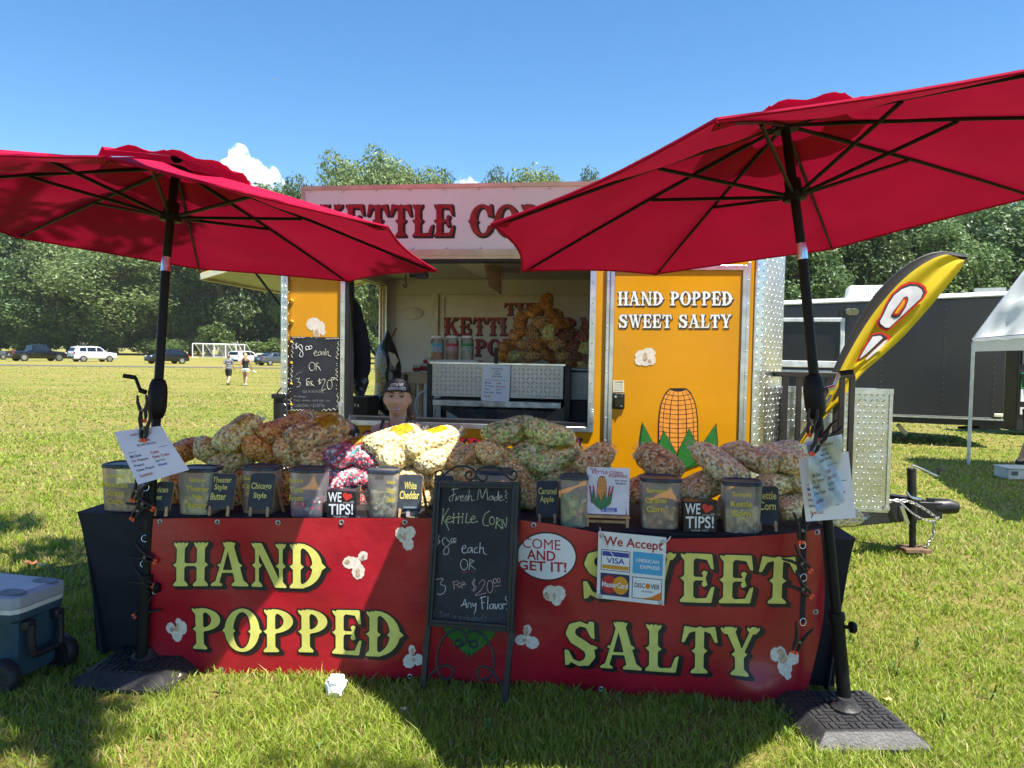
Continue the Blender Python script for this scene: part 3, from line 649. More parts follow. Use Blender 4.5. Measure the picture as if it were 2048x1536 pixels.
mb = MB(); slab(mb, T, aL + .01, aR, ZB - .06, ZB + .045, -TW + .03, -.03); mb.build('floor', M('floor_grey', (.2, .2, .2), .6), tr)
mb = MB()                                              # seams and a slim trim strip inside
mb_z = 2.13
for z0, z1 in ((mb_z, mb_z + .02),): slab(mb, T, aL + .04, aR - .06, z0, z1, -TW + .052, -TW + .06)
for px in (785,): a = T.hit(px, 650, -2.2)[0]; slab(mb, T, a, a + .02, .9, 2.28, -TW + .052, -TW + .06)
mb.build('panel_seam', M('seam_white', (.5, .49, .47), .4), tr)
# wheels under the trailer
for a in (-.55, .25):
    for b in (-.02, -TW + .25):
        c = T.p(a, .33, b - .12); mb = MB(); ax = (T.e, np.array([0, 0, 1.]), T.n)
        mb.lathe([(.2, -.1), (.31, -.1), (.33, -.06), (.33, .06), (.31, .1), (.2, .1)], c, 24, ax); w = mb.build('wheel', blk, tr)
        mb = MB(); mb.lathe([(.03, .09), (.1, .07), (.19, .05), (.2, .1)], c, 20, ax); mb.build('rim', alu, w)
# trims
mb = MB()
for (x0, x1, y0, y1) in ((682, 691, 500, 850), (1178, 1190, 500, 856)):
    a0, a1 = T.hit(x0, 700)[0], T.hit(x1, 700)[0]; slab(mb, T, a0, a1, wb_ - .035, wt_ + .02, .001, .02)
slab(mb, T, T.hit(691, 700)[0], T.hit(1178, 700)[0], wb_ - .035, wb_ + .002, .001, .02)
wf = mb.build('window_frame', alu, tr, bevel=.003)
mb = MB(); a0, a1 = wl_, wr_
slab(mb, T, a0, a0 + .035, wb_, wt_, -.1, .012); slab(mb, T, a1 - .02, a1, wb_, wt_, -.1, .012); slab(mb, T, a0 + .035, a1 - .02, wb_ + .003, wb_ + .028, -.1, .012); slab(mb, T, a0 + .035, a1 - .02, wt_ - .02, wt_, -.1, .012)
mb.build('gasket', blk, wf)
dots('rivet', [T.p(T.hit(x, 700)[0], wb_ + .03 + i * .14, .021) for i in range(9) for x in (686, 1184)] + [T.p(wl_ + .05 + i * .155, wb_ - .017, .021) for i in range(12)], .005, M('dark_rivet', (.15, .15, .15), .4, .8), wf)
def latch(px, py):
    a, z = T.hit(px, py); mb = MB(); slab(mb, T, a - .013, a + .013, z - .05, z + .05, .021, .03); slab(mb, T, a - .009, a + .009, z - .02, z + .035, .031, .042); mb.build('window_latch', alu, tr, bevel=.002)
latch(683.5, 816); latch(1184, 832)
# left corner tread plate, scalloped light strip
def tread(mb, p0, p1, z0, z1, th=.004, mi=0):
    p0 = np.asarray(p0, float); p1 = np.asarray(p1, float); L = np.linalg.norm(p1 - p0)
    mb.add([p0 + (0, 0, z0), p1 + (0, 0, z0), p1 + (0, 0, z1), p0 + (0, 0, z1)], [(0, 1, 2, 3)], mi, [(0, z0), (L, z0), (L, z1), (0, z1)])
mb = MB(); x0 = T.hit(563, 700)[0]; x1 = T.hit(577.5, 700)[0]
pts = [T.p(x0 - .02, 0, -.12), T.p(x0 - .015, 0, -.02), T.p(x0, 0, .012), T.p(x0 + .02, 0, .022), T.p(x1, 0, .022), T.p(x1, 0, .001)]
for i in range(len(pts) - 1): tread(mb, pts[i], pts[i + 1], ZB, ZT - .01)
mb.build('corner_trim', plate, tr)
zz = T.hit(580, 560)[1]
while zz > .9:
    mb = MB(); c = T.p(x1 + .012, zz, .0); mb.tube([c + T.n * .003, c + T.n * .016 + T.e * .012 + np.array([0, 0, .01]), c + T.n * .003 + T.e * .025], .007, 6); zz -= .155
    mb.build('marker_lamp', M('amber_lens', (.8, .45, .05), .25), tr)
# sign panel above the window
SPb = .03; sz0 = T.hit(930, 517, SPb)[1]; TLT = math.tan(R(15))
class Tilted:                                  # the flip-up panel leans towards the viewer, hinged along its lower edge
    n = T.n * math.cos(R(15)) - np.array([0, 0, math.sin(R(15))])
    def at(s, px, py, lift=0.0):
        r = ray(px, py); o = T.p(0, sz0, SPb); t = np.dot(o - CAM, s.n) / np.dot(r, s.n); return CAM + r * t + s.n * lift
    def hit(s, px, py): q = s.at(px, py); return float(np.dot(q - T.o, T.e)), float(q[2])
SPL = Tilted(); sa0 = SPL.hit(603, 374)[0]; sa1 = SPL.hit(1190, 374)[0]; sz1 = SPL.hit(890, 370)[1]
def lean(mb): mb.v = [v + np.outer((v[:, 2] - sz0) * TLT, T.n) for v in mb.v]; return mb
mb = MB(); slab(mb, T, sa0, sa1, sz0, sz1, SPb - .028, SPb); sp = lean(mb).build('sign_panel', M('sign_white', (.80, .72, .72), .25, var=.03, vs=2, coat=.3), tr)
mb = MB(); w = .035
for q in ((sa0, sa1, sz1 - .02, sz1 + .006), (sa0, sa1, sz0 - .004, sz0 + .06), (sa0 - .004, sa0 + .018, sz0, sz1 - .02), (sa1 - .018, sa1 + .004, sz0, sz1 - .02)):
    slab(mb, T, q[0], q[1], q[2], q[3], SPb + .001, SPb + .012)
slab(mb, T, sa0 + .01, sa1 - .01, sz0 + .02, sz0 + .03, SPb + .013, SPb + .02)
lean(mb).build('panel_frame', M('panel_trim', (.55, .50, .50), .35, .6), sp)
dots('panel_screw', [T.p(sa0 + .06 + i * (sa1 - sa0 - .12) / 8, z, SPb + .004 + (z - sz0) * TLT) for i in range(9) for z in (sz1 - .03, sz0 + .075)], .008, alu, sp)
for a in (sa0 + .03, sa1 - .03): mb = MB(); mb.tube([T.p(a, sz1 - .06, SPb - .03 + (sz1 - .06 - sz0) * TLT), T.p(a, ZT + .03, -.1)], .009, 8); mb.build('panel_strut', blk, sp)
def TQ(x0, y0, x1, y1, b=0.0, P=None):
    P = P or T; return Quad(P.at(x0, y0, b), P.at(x1, y0, b), P.at(x1, y1, b), P.at(x0, y1, b), P.n)
FI, SH = MB(), MB(); q = TQ(640, 409, 1150, 472, 0.0, SPL)
put_circus(FI, None, SH, q, 'KETTLE CORN', 0, 0, 1, 1, .0016, sh=(.06, -.05)); FI.build('lettering', crim, sp, smooth=False); SH.build('lettering_shadow', dkl, sp, smooth=False)
# lettering under the window
FI, SH = MB(), MB(); q = TQ(850, 876, 1162, 912, 0.0)
put_circus(FI, None, SH, q, 'AND CORN', 0, 0, 1, 1, .0016); FI.build('lower_lettering', crim, tr, smooth=False); SH.build('lower_lettering_shadow', dkl, tr, smooth=False)
# door
da0 = T.hit(1211, 700)[0]; da1 = T.hit(1502, 700)[0]; dz1 = T.hit(1470, 531)[1]; dz0 = ZB + .03
mb = MB(); slab(mb, T, T.hit(1226, 700)[0], T.hit(1481, 700)[0], dz0, dz1 - .035, .001, .016); door = mb.build('door', yel, tr, bevel=.004)
mb = MB(); xs = [T.hit(x, 700)[0] for x in (1211, 1218, 1226.5, 1480.5, 1489, 1496)]
slab(mb, T, xs[0], xs[1], dz0, dz1 + .02, .001, .018); slab(mb, T, xs[1] + .002, xs[2], dz0, dz1, .001, .026)
slab(mb, T, xs[3], xs[4], dz0, dz1, .001, .026); slab(mb, T, xs[4] + .002, xs[5], dz0, dz1 + .02, .001, .018); slab(mb, T, xs[2], xs[3], dz1 - .035, dz1, .001, .026)
mb.build('door_frame', alu, door, bevel=.003)
dots('door_rivet', [T.p(a, z, .019) for z in np.arange(dz1 - .1, dz0, -.16) for a in ((xs[0] + xs[1]) / 2, (xs[4] + xs[5]) / 2)], .005, alu, door)
FI, SH, RM = MB(), MB(), MB()
for wd, q4 in (('HAND POPPED', (1236, 583, 1466, 611)), ('SWEET SALTY', (1237, 629, 1463, 656))):
    put_circus(FI, RM, SH, TQ(*q4, .017), wd, 0, 0, 1, 1, .001, sh=(.07, -.07))
FI.build('door_lettering', M('letter_white', (.82, .82, .80), .35), door, smooth=False); RM.build('door_lettering_rim', M('letter_grey', (.3, .3, .32), .4), door, smooth=False); SH.build('door_lettering_shadow', dkl, door, smooth=False)
# latch
la, lz = T.hit(1237, 802, .016); mb = MB(); slab(mb, T, la - .042, la + .042, lz - .055, lz + .055, .017, .030); mb.build('door_handle', blk, door, bevel=.006)
mb = MB(); slab(mb, T, la - .026, la + .028, lz - .042, lz + .038, .031, .038); mb.build('handle_paddle', M('gloss_black', (.01, .01, .01), .15), door, bevel=.005)
mb = MB(); mb.lathe([(.009, 0), (.009, .004), (.001, .005)], T.p(la - .02, lz + .03, .039), 12, (T.e, np.array([0, 0, 1.]), T.n)); mb.lathe([(.006, 0), (.006, .003), (.001, .004)], T.p(la + .02, lz - .035, .039), 12, (T.e, np.array([0, 0, 1.]), T.n)); mb.build('lock', alu, door)
q = TQ(1226.5, 761, 1248, 784, .017); mb = MB(); mb.face([q([u], [v], .001)[0] for u, v in ((0, 0), (1, 0), (1, 1), (0, 1))]); stc = mb.build('caution_sticker', M('sticker_cream', (.75, .73, .55), .5), door)
prep_text([('CAUTION', 1), ('DOOR WILL', 0), ('LOCK AND LATCH', 0), ('BEHIND YOU', 0)])
mb = MB(); put_text(mb, q, 'CAUTION', 1, (.1, .78, .9, .94), .002)
for i, s in enumerate(('DOOR WILL', 'LOCK AND LATCH', 'BEHIND YOU')): put_text(mb, q, s, 0, (.12, .54 - i * .22, .88, .68 - i * .22), .002)
mb.build('sticker_print', dkl, stc, smooth=False)
# painted popcorn pieces (flat decals of lobed shapes)
popm = [M('popcorn_print', (.74, .66, .56), .5, var=.12, vs=60), M('popcorn_print_shade', (.50, .36, .24), .5, var=.3, vs=70)]
def popcorn_decal(name, q, lobes, hulls, parent, lift=.0012, rim=None):
    """lobes: (u,v,ru,rv) ellipses merged into one outline, hulls: darker folds on top"""
    n = 44; g_ = np.linspace(-.08, 1.08, n); X, Y = np.meshgrid(g_, g_)
    d = np.minimum.reduce([_ell(X, Y, *l) for l in lobes]) + .018 * np.sin(X * 31) * np.sin(Y * 27 + 1)
    V, F = contour(d, g_[0], g_[0], g_[1] - g_[0]); mb = MB()
    mb.add(q(V[:, 0], V[:, 1], lift), F, 0)
    if hulls:
        d2 = np.maximum(np.minimum.reduce([_ell(X, Y, *l) for l in hulls]) + .02 * np.sin(X * 40) * np.sin(Y * 33), d + .03)
        V, F = contour(d2, g_[0], g_[0], g_[1] - g_[0])
        if len(V): mb.add(q(V[:, 0], V[:, 1], lift * 2), F, 1)
    return mb.build(name, popm, parent, smooth=False)
popcorn_decal('popcorn_emblem', TQ(1268, 694, 1313, 734, .017), [(.35, .55, .3, .3), (.65, .68, .3, .28), (.25, .3, .22, .22), (.75, .35, .22, .25), (.5, .3, .25, .25)], [(.5, .5, .1, .2), (.7, .3, .08, .08)], door)
popcorn_decal('popcorn_emblem', TQ(611, 634, 652, 675, 0.0), [(.4, .65, .36, .32), (.75, .55, .2, .25), (.55, .25, .16, .3), (.85, .28, .13, .18)], [(.55, .2, .1, .2)], tr)
popcorn_decal('popcorn_emblem', TQ(585, 826, 640, 856, 0.0), [(.4, .4, .4, .35), (.7, .5, .25, .4)], [(.5, .4, .1, .2)], tr)
# a plain ear of corn painted on the lower half of the door
def corn_decal(q, parent, lift=.0012, k=1.0):
    ol, ke, gr, gd = MB(), MB(), MB(), MB()
    wob = lambda v: .215 * max(0.02, 1 - max(0, (v - .1) / .93) ** 4.5) ** .5
    def body(e): return [( .5 + s * (wob(v) + e), v * (1 + (e if v > .9 else 0))) for s, vs in ((1, np.linspace(.12, 1, 16)), (-1, np.linspace(1, .12, 16))) for v in vs]
    P = np.array(body(.012)); ol.add(q(P[:, 0], P[:, 1], lift), [tuple(range(len(P)))])
    rows = 13
    for i in range(rows):
        v0, v1 = .14 + i * .86 / rows, .14 + (i + .86) * .86 / rows
        for j in range(6):
            f0, f1 = -1 + (j + .06) / 3, -1 + (j + .94) / 3; pts = []
            for f, v in ((f0, v0), (f1, v0), (f1, v1), (f0, v1)):
                x = math.sin(f * 1.35) / math.sin(1.35); pts.append((.5 + x * wob(v), v - .03 * (1 - x * x)))
            P = np.array(pts); ke.add(q(P[:, 0], P[:, 1], lift * 2), [(0, 1, 2, 3)])
    for sgn, tip, w in ((-1, (.10, .52), .2), (1, (.92, .5), .2), (-1, (.34, .40), .22), (1, (.62, .43), .24)):
        b0 = (.5 + sgn * .02, -.18); mid = (.5 + sgn * .3, .12) if abs(tip[0] - .5) > .3 else (.5 + sgn * .12, .1)
        up = smoothpath([b0 + (0,), (mid[0] + w * .5, mid[1] - .06, 0), tip + (0,)], 6)[:, :2]; dn_ = smoothpath([tip + (0,), (mid[0] - w * .5, mid[1] - .02, 0), (b0[0] - .02, b0[1], 0)], 6)[:, :2]
        P = np.concatenate([up, dn_[1:-1]]); c = P.mean(0)
        L = 3 if abs(tip[0] - .5) > .3 else 5
        gd.add(q(c[0] + (P[:, 0] - c[0]) * 1.06, c[1] + (P[:, 1] - c[1]) * 1.05, lift * L), [tuple(range(len(P)))]); gr.add(q(P[:, 0], P[:, 1], lift * (L + 1)), [tuple(range(len(P)))])
    o = ol.build('corn_emblem', dkl, parent, smooth=False); ke.build('kernel_print', M('corn_orange', (.85, .32, .04), .35, var=.12, vs=40), o if parent.parent is None else parent, smooth=False)
    gd.build('husk_outline', M('husk_dark', (.012, .04, .012), .4), o if parent.parent is None else parent, smooth=False); gr.build('husk_print', M('husk_green', (.03, .17, .03), .35, var=.15, vs=30), o if parent.parent is None else parent, smooth=False)
corn_decal(TQ(1268, 778, 1446, 918, .017), door)
# tread plate nose
N0 = T.p(aR, 0, .0); N1 = T.p(aR + 1.1, 0, -TW / 2); N2 = T.p(aR, 0, -TW)
ce = [T.p(aR + .37 * math.sin(t), 0, -.40 * (1 - math.cos(t)) * 1.0) for t in np.linspace(0, math.pi / 2, 9)]; ce = [N0] + [T.p(aR + .06, 0, -.03)] + [T.p(aR + .06 + .20 * s_, 0, -.03 - .33 * s_ ** 1.25) for s_ in np.linspace(.15, 1, 7)] + [T.p(aR + .265, 0, -.5), T.p(aR + .265, 0, -TW)]
mb = MB(); L_ = 0
for i in range(len(ce) - 1):
    l2 = L_ + np.linalg.norm(ce[i + 1] - ce[i]); mb.add([ce[i] + (0, 0, ZB), ce[i + 1] + (0, 0, ZB), ce[i + 1] + (0, 0, ZT), ce[i] + (0, 0, ZT)], [(0, 1, 2, 3)], 0, [(L_, ZB), (l2, ZB), (l2, ZT), (L_, ZT)]); L_ = l2
mb.build('nose', plate, tr)
mb = MB(); slab(mb, T, aR - .004, aR + .008, ZB, ZT, -.02, .006); mb.build('nose_trim', alu, tr)
mb = MB(); mb.prism([p + np.array([0, 0, ZT + .001]) for p in ce] + [N2 + np.array([0, 0, ZT + .001])], (0, 0, .04)); mb.build('nose_cap', alu, tr)
# left awning on the end wall
hz, oz = 2.31, 2.09; h0, h1 = EP.p(.2, hz, .02), EP.p(2.2, hz, .02); t0 = at(403, 556, 5.86); t1 = t0 + (h1 - h0); t1[2] = t0[2]
mb = MB(); up = np.array([0, 0, .03]); mb.hexa([h0, h1, t1, t0, h0 + up, h1 + up, t1 + up, t0 + up]); aw = mb.build('awning', M('awning_liner', (.72, .72, .62), .35, var=.04), tr)
mb = MB()
def rail(p, q_, w, h): mb.bar(p, q_, w, h)
rail(t0 + (0, 0, .01), t1 + (0, 0, .01), .03, .05); rail(h0 + (0, 0, .01), t0 + (0, 0, .01), .03, .05); rail(h1 + (0, 0, .01), t1 + (0, 0, .01), .03, .05)
mb.build('awning_frame', M('awning_edge', (.72, .66, .45), .35, .3), aw, bevel=.004)
mb = MB(); mb.hexa([h0 + up * 1.1, h1 + up * 1.1, t1 + up * 1.1, t0 + up * 1.1, h0 + up * 1.5, h1 + up * 1.5, t1 + up * 1.5, t0 + up * 1.5]); mb.build('awning_skin', yel, aw)
mb = MB(); a_ = t0 + (h0 - t0) * .45 + (t1 - t0) * .06; mb.tube([a_, EP.p(.34, 1.62, .0)], [.009, .014], 8); a_ = t1 + (h1 - t1) * .4 - (t1 - t0) * .04; mb.tube([a_, EP.p(2.1, 1.45, .0)], [.009, .014], 8); mb.build('gas_strut', blk, aw)
# tongue, jack, chain, boxes, rack
cp = at(1880, 1016, 5.92); tl0 = T.p(aR + .05, .36, -.25); tl1 = T.p(aR + .05, .36, -TW + .25); cpz = np.array([cp[0], cp[1], .35])
mb = MB(); mb.bar(tl0, cpz - T.e * .15, .07, .17); mb.bar(tl1, cpz - T.e * .15 + (0, 0, .004), .07, .168); mb.bar(cpz - T.e * .42, cpz, .11, .13); tg = mb.build('tongue', blkm, tr, bevel=.006)
mb = MB(); mb.tube([cpz - T.e * .05 + (0, 0, .02), cpz + T.e * .06 + (0, 0, .03), cpz + T.e * .13 + (0, 0, .02)], [.06, .062, .045], 12); mb.bar(cpz - T.e * .1 + (0, 0, .08), cpz + T.e * .04 + (0, 0, .075), .05, .02); mb.build('coupler', blkm, tg)
j0, j1 = at(1825, 1092, 5.82), at(1823, 940, 5.82)
mb = MB(); mb.tube([j0, at(1825, 1045, 5.82)], .026, 12); jk = mb.build('jack', blkm, tr)
mb = MB(); mb.tube([at(1825, 1045, 5.82), j1], .034, 14); mb.tube([j1, j1 + (0, 0, .012)], .037, 14); mb.build('jack_tube', blkm, jk)
mb = MB(); mb.box(at(1828, 1098, 5.82), (.21, .16, .03)); mb.build('jack_foot', M('rusty_steel', (.16, .09, .05), .8, var=.4, vs=20), jk, bevel=.004)
mb = MB(); mb.tube(smoothpath([j1 + (0, 0, .0), j1 + (.01, 0, .035), at(1848, 940, 5.80), at(1872, 951, 5.79), at(1880, 948, 5.79)]), .008, 8); mb.build('crank_handle', M('zinc', (.6, .6, .58), .3, 1), jk)
mb = MB(); mb.tube([at(1877, 950, 5.79), at(1880, 936, 5.79)], .014, 8); mb.bar(at(1872, 938, 5.79), at(1891, 941, 5.79), .016, .02); mb.build('crank_knob', blk, jk)
chm = M('galvanised_chain', (.42, .40, .37), .45, .9, var=.3, vs=40)
def chain(pts, parent, r=.0055, L=.034):
    P = smoothpath(pts, 14); seg = np.r_[0, np.cumsum(np.linalg.norm(np.diff(P, axis=0), axis=1))]; mb = MB(); n = int(seg[-1] / (L * .8)); ax = np.eye(3)
    for i in range(n):
        s = (i + .5) * seg[-1] / n; c = np.array([np.interp(s, seg, P[:, k]) for k in range(3)]); c2 = np.array([np.interp(min(s + .01, seg[-1]), seg, P[:, k]) for k in range(3)]); t = c2 - c; t = t / (np.linalg.norm(t) + 1e-9)
        u = np.cross(t, (0.2, .5, .8)); u /= np.linalg.norm(u); w = np.cross(t, u); v = u if i % 2 else w
        mb.tube([c + t * math.cos(a) * L * .5 + v * math.sin(a) * L * .3 for a in np.linspace(0, 2 * math.pi, 11)[:-1]], r, 5, closed=True)
    return mb.build('safety_chain', chm, parent)
chain([at(1775, 1003, 5.74), at(1795, 1001, 5.73), at(1820, 1004, 5.73), at(1845, 1016, 5.74), at(1868, 1032, 5.78), at(1876, 1040, 5.8)], tg)
chain([at(1870, 1036, 5.78), at(1868, 1060, 5.78), at(1861, 1080, 5.78), at(1852, 1094, 5.78)], tg)
chain([at(1800, 1004, 5.72), at(1830, 1030, 5.72), at(1862, 1043, 5.75), at(1878, 1034, 5.8)], tg, .0035, .022)
mb = MB(); mb.tube(smoothpath([at(1813, 984, 5.76), at(1822, 994, 5.75), at(1842, 999, 5.76)]), .009, 7); mb.bar(at(1802, 1012, 5.72), at(1815, 1048, 5.72), .018, .03); mb.build('hitch_pin', M('zinc'), tg)
# tread plate box on the tongue
BX = Plane(T.p(0, 0, -.30), R(8.3)); ba0, bz1 = BX.hit(1572, 776); ba1 = BX.hit(1783, 782)[0]; bz0 = BX.hit(1780, 1022)[1]
def tread_box(mb, P, a0, a1, z0, z1, dep):
    c = [P.p(a0, 0, 0), P.p(a1, 0, 0), P.p(a1, 0, -dep), P.p(a0, 0, -dep)]
    for i in range(4): tread(mb, c[i], c[(i + 1) % 4], z0, z1)
    for z, o_ in ((z1, 1), (z0, -1)):
        q4 = [x + (0, 0, z) for x in c]; mb.add(q4, [(0, 1, 2, 3) if o_ > 0 else (3, 2, 1, 0)], 0, [(0, 0), (a1 - a0, 0), (a1 - a0, dep), (0, dep)])
mb = MB(); tread_box(mb, BX, ba0, ba1, bz0, bz1, .36); bx = mb.build('storage_box', plate, tr)
mb = MB(); slab(mb, BX, ba0 - .006, ba1 + .012, bz1 - .028, bz1 + .01, .002, .012); slab(mb, BX, ba1 - .012, ba1 + .01, bz0, bz1 - .03, .002, .010); slab(mb, BX, ba0, ba1 + .006, bz0 - .012, bz0 + .01, .002, .01); mb.build('box_edge', alu, bx)
mb = MB(); a, z = BX.hit(1772, 1016); slab(mb, BX, a - .02, a + .02, z - .012, z + .012, .011, .02); mb.build('box_latch', alu, bx)
RK = Plane(T.p(0, 0, .03), R(8.3)); mb = MB(); z1 = RK.hit(1640, 750)[1]
for px, dep in ((1570, 0), (1703, 0), (1597, -.22), (1672, -.22), (1683, -.12)):
    a = RK.hit(px, 800, dep)[0]; mb.bar(RK.p(a, .45, dep), RK.p(a, z1, dep), .034, .034, up=T.n)
a0, a1 = RK.hit(1562, 750)[0], RK.hit(1709, 750)[0]
mb.bar(RK.p(a0, z1, 0), RK.p(a1, z1, 0), .036, .036); mb.bar(RK.p(a0, z1 - .004, -.22), RK.p(a1, z1 - .004, -.22), .034, .034); mb.bar(RK.p(a0, .46, 0), RK.p(a1, .46, 0), .036, .036)
mb.build('rack', M('rusty_black_steel', (.022, .018, .015), .5, var=.4, vs=6), tr, bevel=.003)
# black post with a cable beside the left corner
mb = MB(); c0, c1 = at(556, 900, 5.45), at(557, 795, 5.45); mb.bar(c0 - (0, 0, .6), c1, .06, .05, up=(0, 1, 0)); mb.box(c1 + (0, 0, .01), (.085, .07, .035)); o = thing('post', 'black square post with a hanging cable beside the yellow trailer corner', 'post', c0 - (0, 0, c0[2])); mb.build('pole', blkm, o, bevel=.004)
mb = MB(); mb.tube(smoothpath([at(562, 776, 5.44), at(553, 790, 5.42), at(550, 815, 5.42), at(551, 845, 5.42), at(552, 900, 5.42)]), .006, 6); mb.build('cable', blk, o)
# ------------------------------------------------------------------ inside the trailer: fixtures
IB = -TW + .062
FI, SH = MB(), MB()
for wd, q4 in (('THE', (1008, 606, 1088, 630)), ('KETTLE CORN', (889, 635, 1190, 670)), ('POPPERS', (950, 678, 1140, 711))):
    put_circus(FI, None, SH, TQ(*q4, IB + .004), wd, 0, 0, 1, 1, .002, sh=(.05, -.05))
q = TQ(880, 591, 1177, 733, IB + .001); mb = MB(); mb.face([q([u], [v])[0] for u, v in ((0, 0), (1, 0), (1, 1), (0, 1))]); po = mb.build('rear_panel', M('rear_panel_white', (.66, .63, .60), .4, var=.05), tr)
FI.build('rear_lettering', crim, po, smooth=False); SH.build('rear_lettering_shadow', dkl, po, smooth=False)
mb = MB(); a0, z1 = T.hit(866, 588, IB); a1 = T.hit(878, 588, IB)[0]; z0 = T.hit(870, 760, IB)[1]
slab(mb, T, a0, a1, z0, z1, IB + .005, IB + .03); slab(mb, T, a1 + .03, a1 + .06, z0, z1 - .02, IB + .005, IB + .02); slab(mb, T, a1 + .06, T.hit(1177, 590, IB)[0], z1 - .035, z1 - .01, IB + .005, IB + .02)
mb.build('rear_door_frame', M('frame_cream', (.62, .58, .53), .4), tr)
mb = MB(); a, z = T.hit(824, 627, IB); mb.lathe([(.115, .0), (.115, .012), (.1, .02), (.02, .022), (0, .022)], T.p(a, z, IB - .01), 24, (T.e, np.array([0, 0, .55]), T.n))
for k in (-2, -1, 0, 1, 2): slab(mb, T, a + k * .035 - .012, a + k * .035 + .012, z - .025, z + .035 - abs(k) * .006, IB + .012, IB + .016)
mb.build('wall_vent', inw, tr)
# wooden baffle and lamp hanging from the ceiling
c0 = at(962, 527, 5.75); wd = M('pale_plywood', (.60, .47, .32), .6, var=.18, vs=5)
mb = MB(); mb.hexa([at(978, 574, 5.9), at(1003, 590, 6.25), at(1003, 590, 6.27), at(978, 574, 5.92), at(968, 530, 5.9), at(1003, 530, 6.25), at(1003, 530, 6.27), at(968, 530, 5.92)])
mb.hexa([at(1004, 590, 6.25), at(1004.5, 590, 6.9), at(1006, 588, 6.9), at(1006, 590, 6.25), at(1004, 545, 6.25), at(1004.5, 545, 6.9), at(1006, 545, 6.9), at(1006, 545, 6.25)])
mb.build('baffle_board', wd, tr)
a, z = T.hit(950, 535, -.8); mb = MB(); slab(mb, T, a - .10, a + .12, 2.255, 2.298, -1.6, -.35); mb.build('ceiling_lamp', M('lamp_cover', (.8, .78, .7), .4), tr, bevel=.006)
# hook and winch below the window lintel
mb = MB(); c = at(838, 548, 5.6); mb.tube([c + (-.07, 0, .0), c + (.07, 0, .004)], .028, 10); mb.box(c + (.02, 0, -.012), (.08, .05, .045)); o = mb.build('hook_motor', blk, tr)
mb = MB(); c2 = at(810, 570, 5.6); mb.tube(smoothpath([at(812, 548, 5.6), at(811, 558, 5.6), c2 + (.012, 0, -.004), c2 + (0, 0, -.018), c2 + (-.012, 0, -.004), c2 + (-.006, 0, .006)], 5), .006, 6); mb.build('hook', blk, o)

# ================================================================== INSIDE THE TRAILER
def onT(px, py, b): return T.at(px, py, b)
bt = thing('popcorn_bin', 'tread plate popcorn bin on black legs with a steel hopper below, inside the trailer', 'popcorn bin', T.p(0, 0, -.9))
BP = Plane(T.p(0, 0, -.75), R(8.3)); a0, z1 = BP.hit(862, 727); a1 = BP.hit(1127, 730)[0]; z0 = BP.hit(1000, 795)[1]
mb = MB(); tread_box(mb, BP, a0, a1, z0, z1, .55); mb.build('bin', M_plate('worn_tread_plate', .036, .40, (.46, .45, .43)), bt)
mb = MB(); slab(mb, BP, a0 - .01, a1 + .015, z1 + .001, z1 + .014, -.56, .008); mb.build('lid_edge', alu, bt)
for px in (859, 1135):
    for dep in (-.02, -.5):
        a = BP.hit(px, 780)[0]; mb = MB(); mb.bar(BP.p(a, ZB + .05, dep), BP.p(a, z1 - (.005 if px < 1000 else -.0), dep), .045, .045, up=T.n); mb.build('leg', blkm, bt, bevel=.004)
mb = MB(); slab(mb, BP, a0 + .02, a1 - .01, BP.hit(900, 812)[1], BP.hit(900, 799)[1], -.5, .02); mb.build('tray', M('worn_steel', (.40, .39, .37), .42, 1.0, var=.4, vs=9, bump=.2, bs=20), bt, bevel=.006)
mb = MB(); t0, t1 = BP.hit(882, 816), BP.hit(1108, 816); u0, u1 = BP.hit(925, 846), BP.hit(1065, 846); m0 = BP.hit(993, 816)[0]
def hop(mb, xa, xb, ua, ub, d0, d1, zt, zb_): mb.hexa([BP.p(ua, zb_, d0), BP.p(ub, zb_, d0), BP.p(ub, zb_, d1 + .12), BP.p(ua, zb_, d1 + .12), BP.p(xa, zt, .0), BP.p(xb, zt, .0), BP.p(xb, zt, d1), BP.p(xa, zt, d1)])
hop(mb, t0[0], m0, u0[0], m0, -.12, -.5, t0[1], u0[1]); hop(mb, m0 + .002, t1[0], m0 + .002, u1[0], -.10, -.5, t0[1], u0[1] - .02); mb.build('hopper', M('stainless', (.62, .62, .6), .28, 1.0, var=.2, vs=5), bt)
